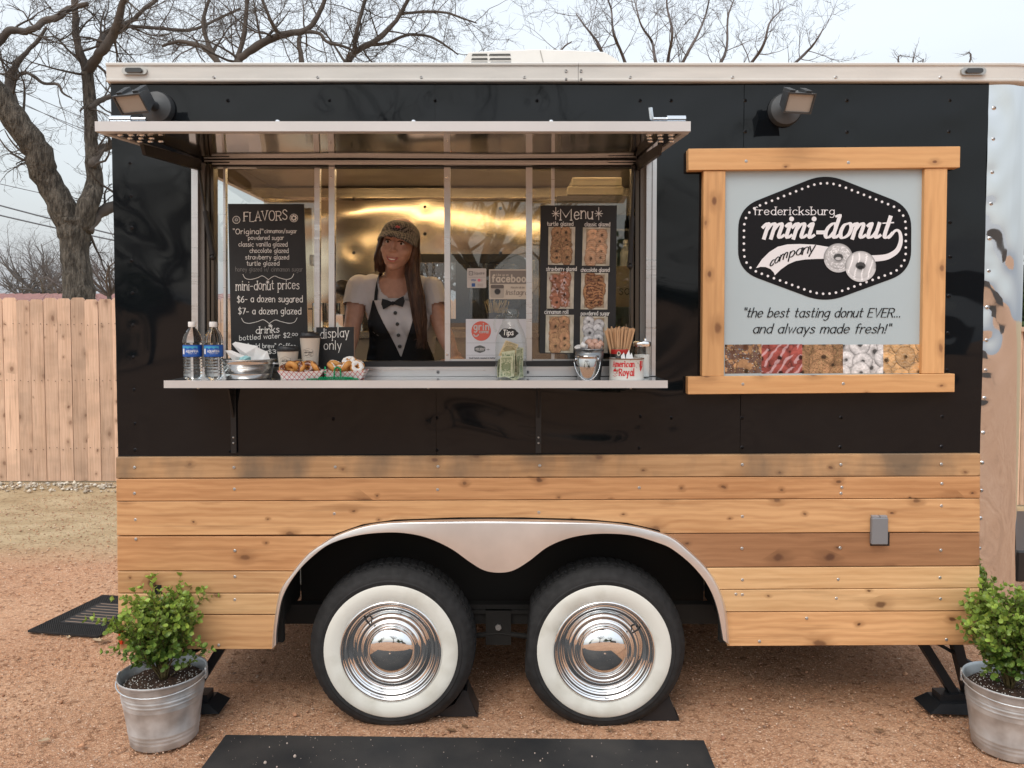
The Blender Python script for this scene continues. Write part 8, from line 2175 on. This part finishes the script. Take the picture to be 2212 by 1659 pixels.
# ------------------------------------------------------------------ planted buckets
def bucket_plant(loc, lab, plab, seed, rz, tilt=(0, 0), scale=1.):
    t = thing('metal_bucket', lab, 'bucket', loc, 'galvanised buckets by the trailer', rz)
    t.rotation_euler = (tilt[0], tilt[1], rz)
    H = .262; pr = [(.0, .006), (.122, .006), (.124, .0), (.127, .004), (.1275, .022), (.1295, .025), (.1285, .029), (.1302, .038), (.132, .041), (.131, .045), (.1325, .054), (.1345, .057), (.1335, .061), (.149, H*.66), (.1520, H*.675), (.1520, H*.695), (.1500, H*.71), (.1540, H*.735), (.1540, H*.755), (.1520, H*.77), (.1605, H - .006), (.165, H - .004), (.167, H), (.165, H + .004), (.1615, H + .002), (.1585, H - .006), (.150, H*.7), (.148, H*.6)]
    MB().lathe(pr, (0, 0, 0), 64, 'Z', False, False).build('bucket_body', zinc, t, world=False, auto=70)
    mb = MB(); a0 = .15; mb.tube([(.168*math.cos(a), -.168*math.sin(a), H - .012 - .020*math.sin(a)) for a in [PI*k/18 for k in range(19)]], .0028, 7); mb.build('bail_handle', zinc, t, world=False, smooth=True)
    for s_ in (-1, 1): MB().bevbox(s_*.166 - .004, -.014, H - .035, s_*.166 + .004, .014, H + .008, .002).build('ear', zinc, t, world=False); 
    # soil
    rs = np.random.RandomState(seed); mb = MB(); vs, fs = [(0, 0, H - .026)], []; n, mr_ = 40, 14
    for j in range(1, mr_ + 1):
        for k in range(n): r = .152*j/mr_; a = 2*PI*k/n; vs.append((r*math.cos(a), r*math.sin(a), H - .030 - .010*(j/mr_)**2 + rs.uniform(-.004, .005)))
    for k in range(n): fs.append((0, 1+k, 1+(k+1) % n))
    for j in range(mr_ - 1):
        for k in range(n): a = 1+j*n+k; b = 1+j*n+(k+1) % n; fs.append((a, a+n, b+n, b))
    mb.add(vs, fs); so2 = mb.build('soil', M('potting_soil', (.028, .016, .010), .95, col2=(.075, .042, .028), vscale=60, bump=.8, bscale=120), t, world=False, smooth=True)
    mb = MB(); 
    for k in range(230): r = .15*math.sqrt(rs.rand()); a = rs.rand()*6.28; mb.ball((r*math.cos(a), r*math.sin(a), H - .030), rs.uniform(.0012, .0024), 5, 4)
    mb.build('perlite', M('perlite', (.7, .68, .64), .8), so2, world=False, kind='stuff')
    # the shrub is planted in the bucket: its own thing
    pl = thing('boxwood_shrub', plab, 'shrub', Vector(loc) + Vector((0, 0, H - .03)), 'boxwood shrubs in buckets', rz)
    pl.rotation_euler = (0, math.radians(-6), rz)
    st, rr = MB(), random.Random(seed); leaves = []
    def sprig(p, d, L, r, lev):
        n = max(3, int(L / .022)); pts = [p]; q = p; dd = d.normalized()
        for i in range(n):
            dd = (dd + Vector((rr.gauss(0, .16), rr.gauss(0, .16), rr.gauss(.06, .12)))).normalized(); q = q + dd * L / n; pts.append(q)
            if lev > 0 or i > n * .30:
                for s_ in (0, 1):
                    if rr.random() < .97: leaves.append((q.copy(), dd.copy(), s_ * PI + i * PI/2 + rr.uniform(-.4, .4)))
            if lev == 0 and rr.random() < .85 and i > 1:
                sd = (dd + Vector((rr.gauss(0, 1), rr.gauss(0, 1), rr.gauss(.2, .6)))).normalized(); sprig(q, sd, rr.uniform(.035, .085), r * .5, 1)
        st.tube(pts, [r * (1 - .6*i/n) for i in range(n+1)], 4)
        for k in range(3): leaves.append((q.copy(), dd.copy(), k * 2.1))
    for k in range(44):
        a = k * 2.4; sp_ = rr.uniform(.04, .27) if k > 5 else rr.uniform(0, .15)
        L = (.40 if k < 5 else .36 - .42 * max(0, sp_ - .10)) * rr.uniform(.82, 1.04) * scale; sprig(Vector((.012*math.cos(a), .012*math.sin(a), 0)), Vector((math.cos(a)*sp_, math.sin(a)*sp_, 1)), L, .0026, 0)
    for k in range(9):
        a = k*.63*PI + .3; sprig(Vector((.01*math.cos(a), .01*math.sin(a), .03)), Vector((math.cos(a)*.8, math.sin(a)*.8, 1)), rr.uniform(.12, .19) * scale, .002, 0)
    sprig(Vector((.02, 0, .0)), Vector((1.0, -.2, .75)), .24, .0022, 0)
    st.build('stem', M('green_stem', (.13, .10, .04), .8), pl, world=False, smooth=True)
    V, Fc, Cc = [], [], []
    shape = [(0, 0, 0), (.30, .30, .05), (.40, .68, .07), (.16, 1.0, .0), (-.16, 1.0, .0), (-.40, .68, .07), (-.30, .30, .05), (0, .55, -.04)]
    for q, d, ph in leaves:
        s_ = rr.uniform(.012, .025); a = d.orthogonal().normalized(); a = Matrix.Rotation(ph, 3, d) @ a; out = (a * .85 + d * .75 + Vector((0, 0, .12))).normalized(); side = out.cross(d).normalized(); up = side.cross(out).normalized()
        o = len(V)
        for x, y, z in shape: V.append(tuple(q + (side * x * .95 + out * y + up * z) * s_))
        for i in range(6): Fc.append((o + 7, o + i, o + i + 1))
        Fc.append((o + 7, o + 6, o))
        paler = min(1, max(0, (q.z - .10) / .3 + rr.uniform(-.5, .4) + (.2 if q.xy.length > .07 else 0))); c1_, c2_ = (.08, .165, .03), (.35, .49, .09); col = [c1_[i]*(1-paler) + c2_[i]*paler for i in range(3)]; f = rr.uniform(.65, 1.2)  # leaf colour goes paler and yellower towards the top and outer sprigs
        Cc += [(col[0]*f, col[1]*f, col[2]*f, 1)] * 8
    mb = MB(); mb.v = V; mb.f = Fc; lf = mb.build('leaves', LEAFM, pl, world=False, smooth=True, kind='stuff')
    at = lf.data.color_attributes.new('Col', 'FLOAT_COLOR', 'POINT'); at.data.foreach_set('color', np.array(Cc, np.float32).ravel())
LEAFM = attr_mat('boxwood_leaf', .38, .45)
_b = LEAFM.node_tree.nodes['Principled BSDF']; _b.inputs['Subsurface Weight'].default_value = 0
_nt = LEAFM.node_tree; _tr = _nt.nodes.new('ShaderNodeBsdfTranslucent'); _mx = _nt.nodes.new('ShaderNodeMixShader'); _mx.inputs[0].default_value = .32
_at = [n for n in _nt.nodes if n.type == 'ATTRIBUTE'][0]; _nt.links.new(_at.outputs['Color'], _tr.inputs[0])
_out = [n for n in _nt.nodes if n.type == 'OUTPUT_MATERIAL'][0]; _nt.links.new(_b.outputs[0], _mx.inputs[1]); _nt.links.new(_tr.outputs[0], _mx.inputs[2]); _nt.links.new(_mx.outputs[0], _out.inputs[0])
gl_ = G(356, 1590); bucket_plant(Vector((gl_.x, gl_.y, 0)), 'galvanised bucket under the left end of the trailer', 'boxwood shrub planted in the bucket at the left end', 5, .12, (0, math.radians(-.8)))
gr_ = G(2178, 1612); bucket_plant(Vector((gr_.x, gr_.y, 0)), 'galvanised bucket cut by the right edge of the picture', 'boxwood shrub planted in the bucket at the right end', 17, -.5, (0, math.radians(.5)), .96)

# ------------------------------------------------------------------ mats
ml, mr2 = G(488, 1594), G(1520, 1606)
mt = thing('rubber_mat', 'long black rubber mat sprinkled with grit in front of the wheels', 'mat', ((ml.x + mr2.x)/2, ml.y - .45, 0))
mb = MB(); a, b = Vector((ml.x, ml.y, 0)), Vector((mr2.x, mr2.y, 0)); d = (b - a).normalized(); nrm = Vector((d.y, -d.x, 0)); W_ = .92
c4 = [a, b, b + nrm*W_ , a + nrm*W_]; vs = [p + Vector((0, 0, .0)) for p in c4] + [p + Vector((0, 0, .013)) for p in c4]
mb.add(vs, [(0, 1, 2, 3), (7, 6, 5, 4), (0, 4, 5, 1), (1, 5, 6, 2), (2, 6, 7, 3), (3, 7, 4, 0)]); mb.build('mat_sheet', M('mat_rubber', (.014, .015, .017), .7, col2=(.036, .034, .033), detail=8, vscale=4, bump=.15, bscale=300), mt)
mb = MB(); rs = random.Random(3)
for k in range(420):
    x, y = rs.uniform(.02, .98), rs.random() ** 1.0 * .9; p = a + (b - a) * x + nrm * y; r = .0009 * (4.2 ** (rs.random() ** 3)); mb.ball(p + Vector((0, 0, .013 + r*.5)), r, 5, 4)
for u, v, r in ((637+0, 1643, .006), (600, 1637, .0), (573, 1657, .006), (1167, 1653, .0035), (1054+370, 1700, .005)): 
    if r: q = G(u, v); mb.ball((q.x, q.y, .017), r, 7, 5)
mb.build('grit', M('pale_grit', (.46, .38, .33), .8), mt, kind='stuff')
A, B, C_ = G(222, 1290), G(61, 1367), G(213, 1379); D_ = A + (C_ - B)
km = thing('perforated_mat', 'kite shaped view of a perforated black rubber mat left of the trailer', 'mat', (A + C_) / 2)
mb = MB(); n1, n2 = 44, 34; z0, z1 = .004, .014
def L4(s_, t_): return A*(1-s_)*(1-t_) + B*s_*(1-t_) + C_*s_*t_ + D_*(1-s_)*t_
def strip(p, q, w_):
    d = (q - p).normalized() * w_; nn = Vector((-d.y, d.x, 0)); vs = [p + nn, q + nn, q - nn, p - nn]; mb.add([v + Vector((0, 0, z0)) for v in vs] + [v + Vector((0, 0, z1)) for v in vs], [(0, 3, 2, 1), (4, 5, 6, 7), (0, 1, 5, 4), (1, 2, 6, 5), (2, 3, 7, 6), (3, 0, 4, 7)])
for i in range(n1 + 1): strip(L4(i/n1, 0), L4(i/n1, 1), .0032)
for i in range(n2 + 1): strip(L4(0, i/n2), L4(1, i/n2), .0030)
mb.build('rubber_lattice', black_rub, km)
mb2 = MB(); q = [L4(.22, .2), L4(.78, .2), L4(.78, .8), L4(.22, .8)]; mb2.add([p + Vector((0, 0, .005)) for p in q] + [p + Vector((0, 0, .0165)) for p in q], [(4, 5, 6, 7), (0, 1, 5, 4), (1, 2, 6, 5), (2, 3, 7, 6), (3, 0, 4, 7)]); mb2.build('centre_pad', black_rub, km)
for k in range(8):
    t_ = .22 + .56 * (k + .5) / 8; mb = MB(); strip(L4(t_, .24), L4(t_, .76), .0028); mb.v = [(x, y, z + .0035) for x, y, z in mb.v]; mb.build('dusty_groove', M('groove_dust', (.30, .22, .17), .9), km)
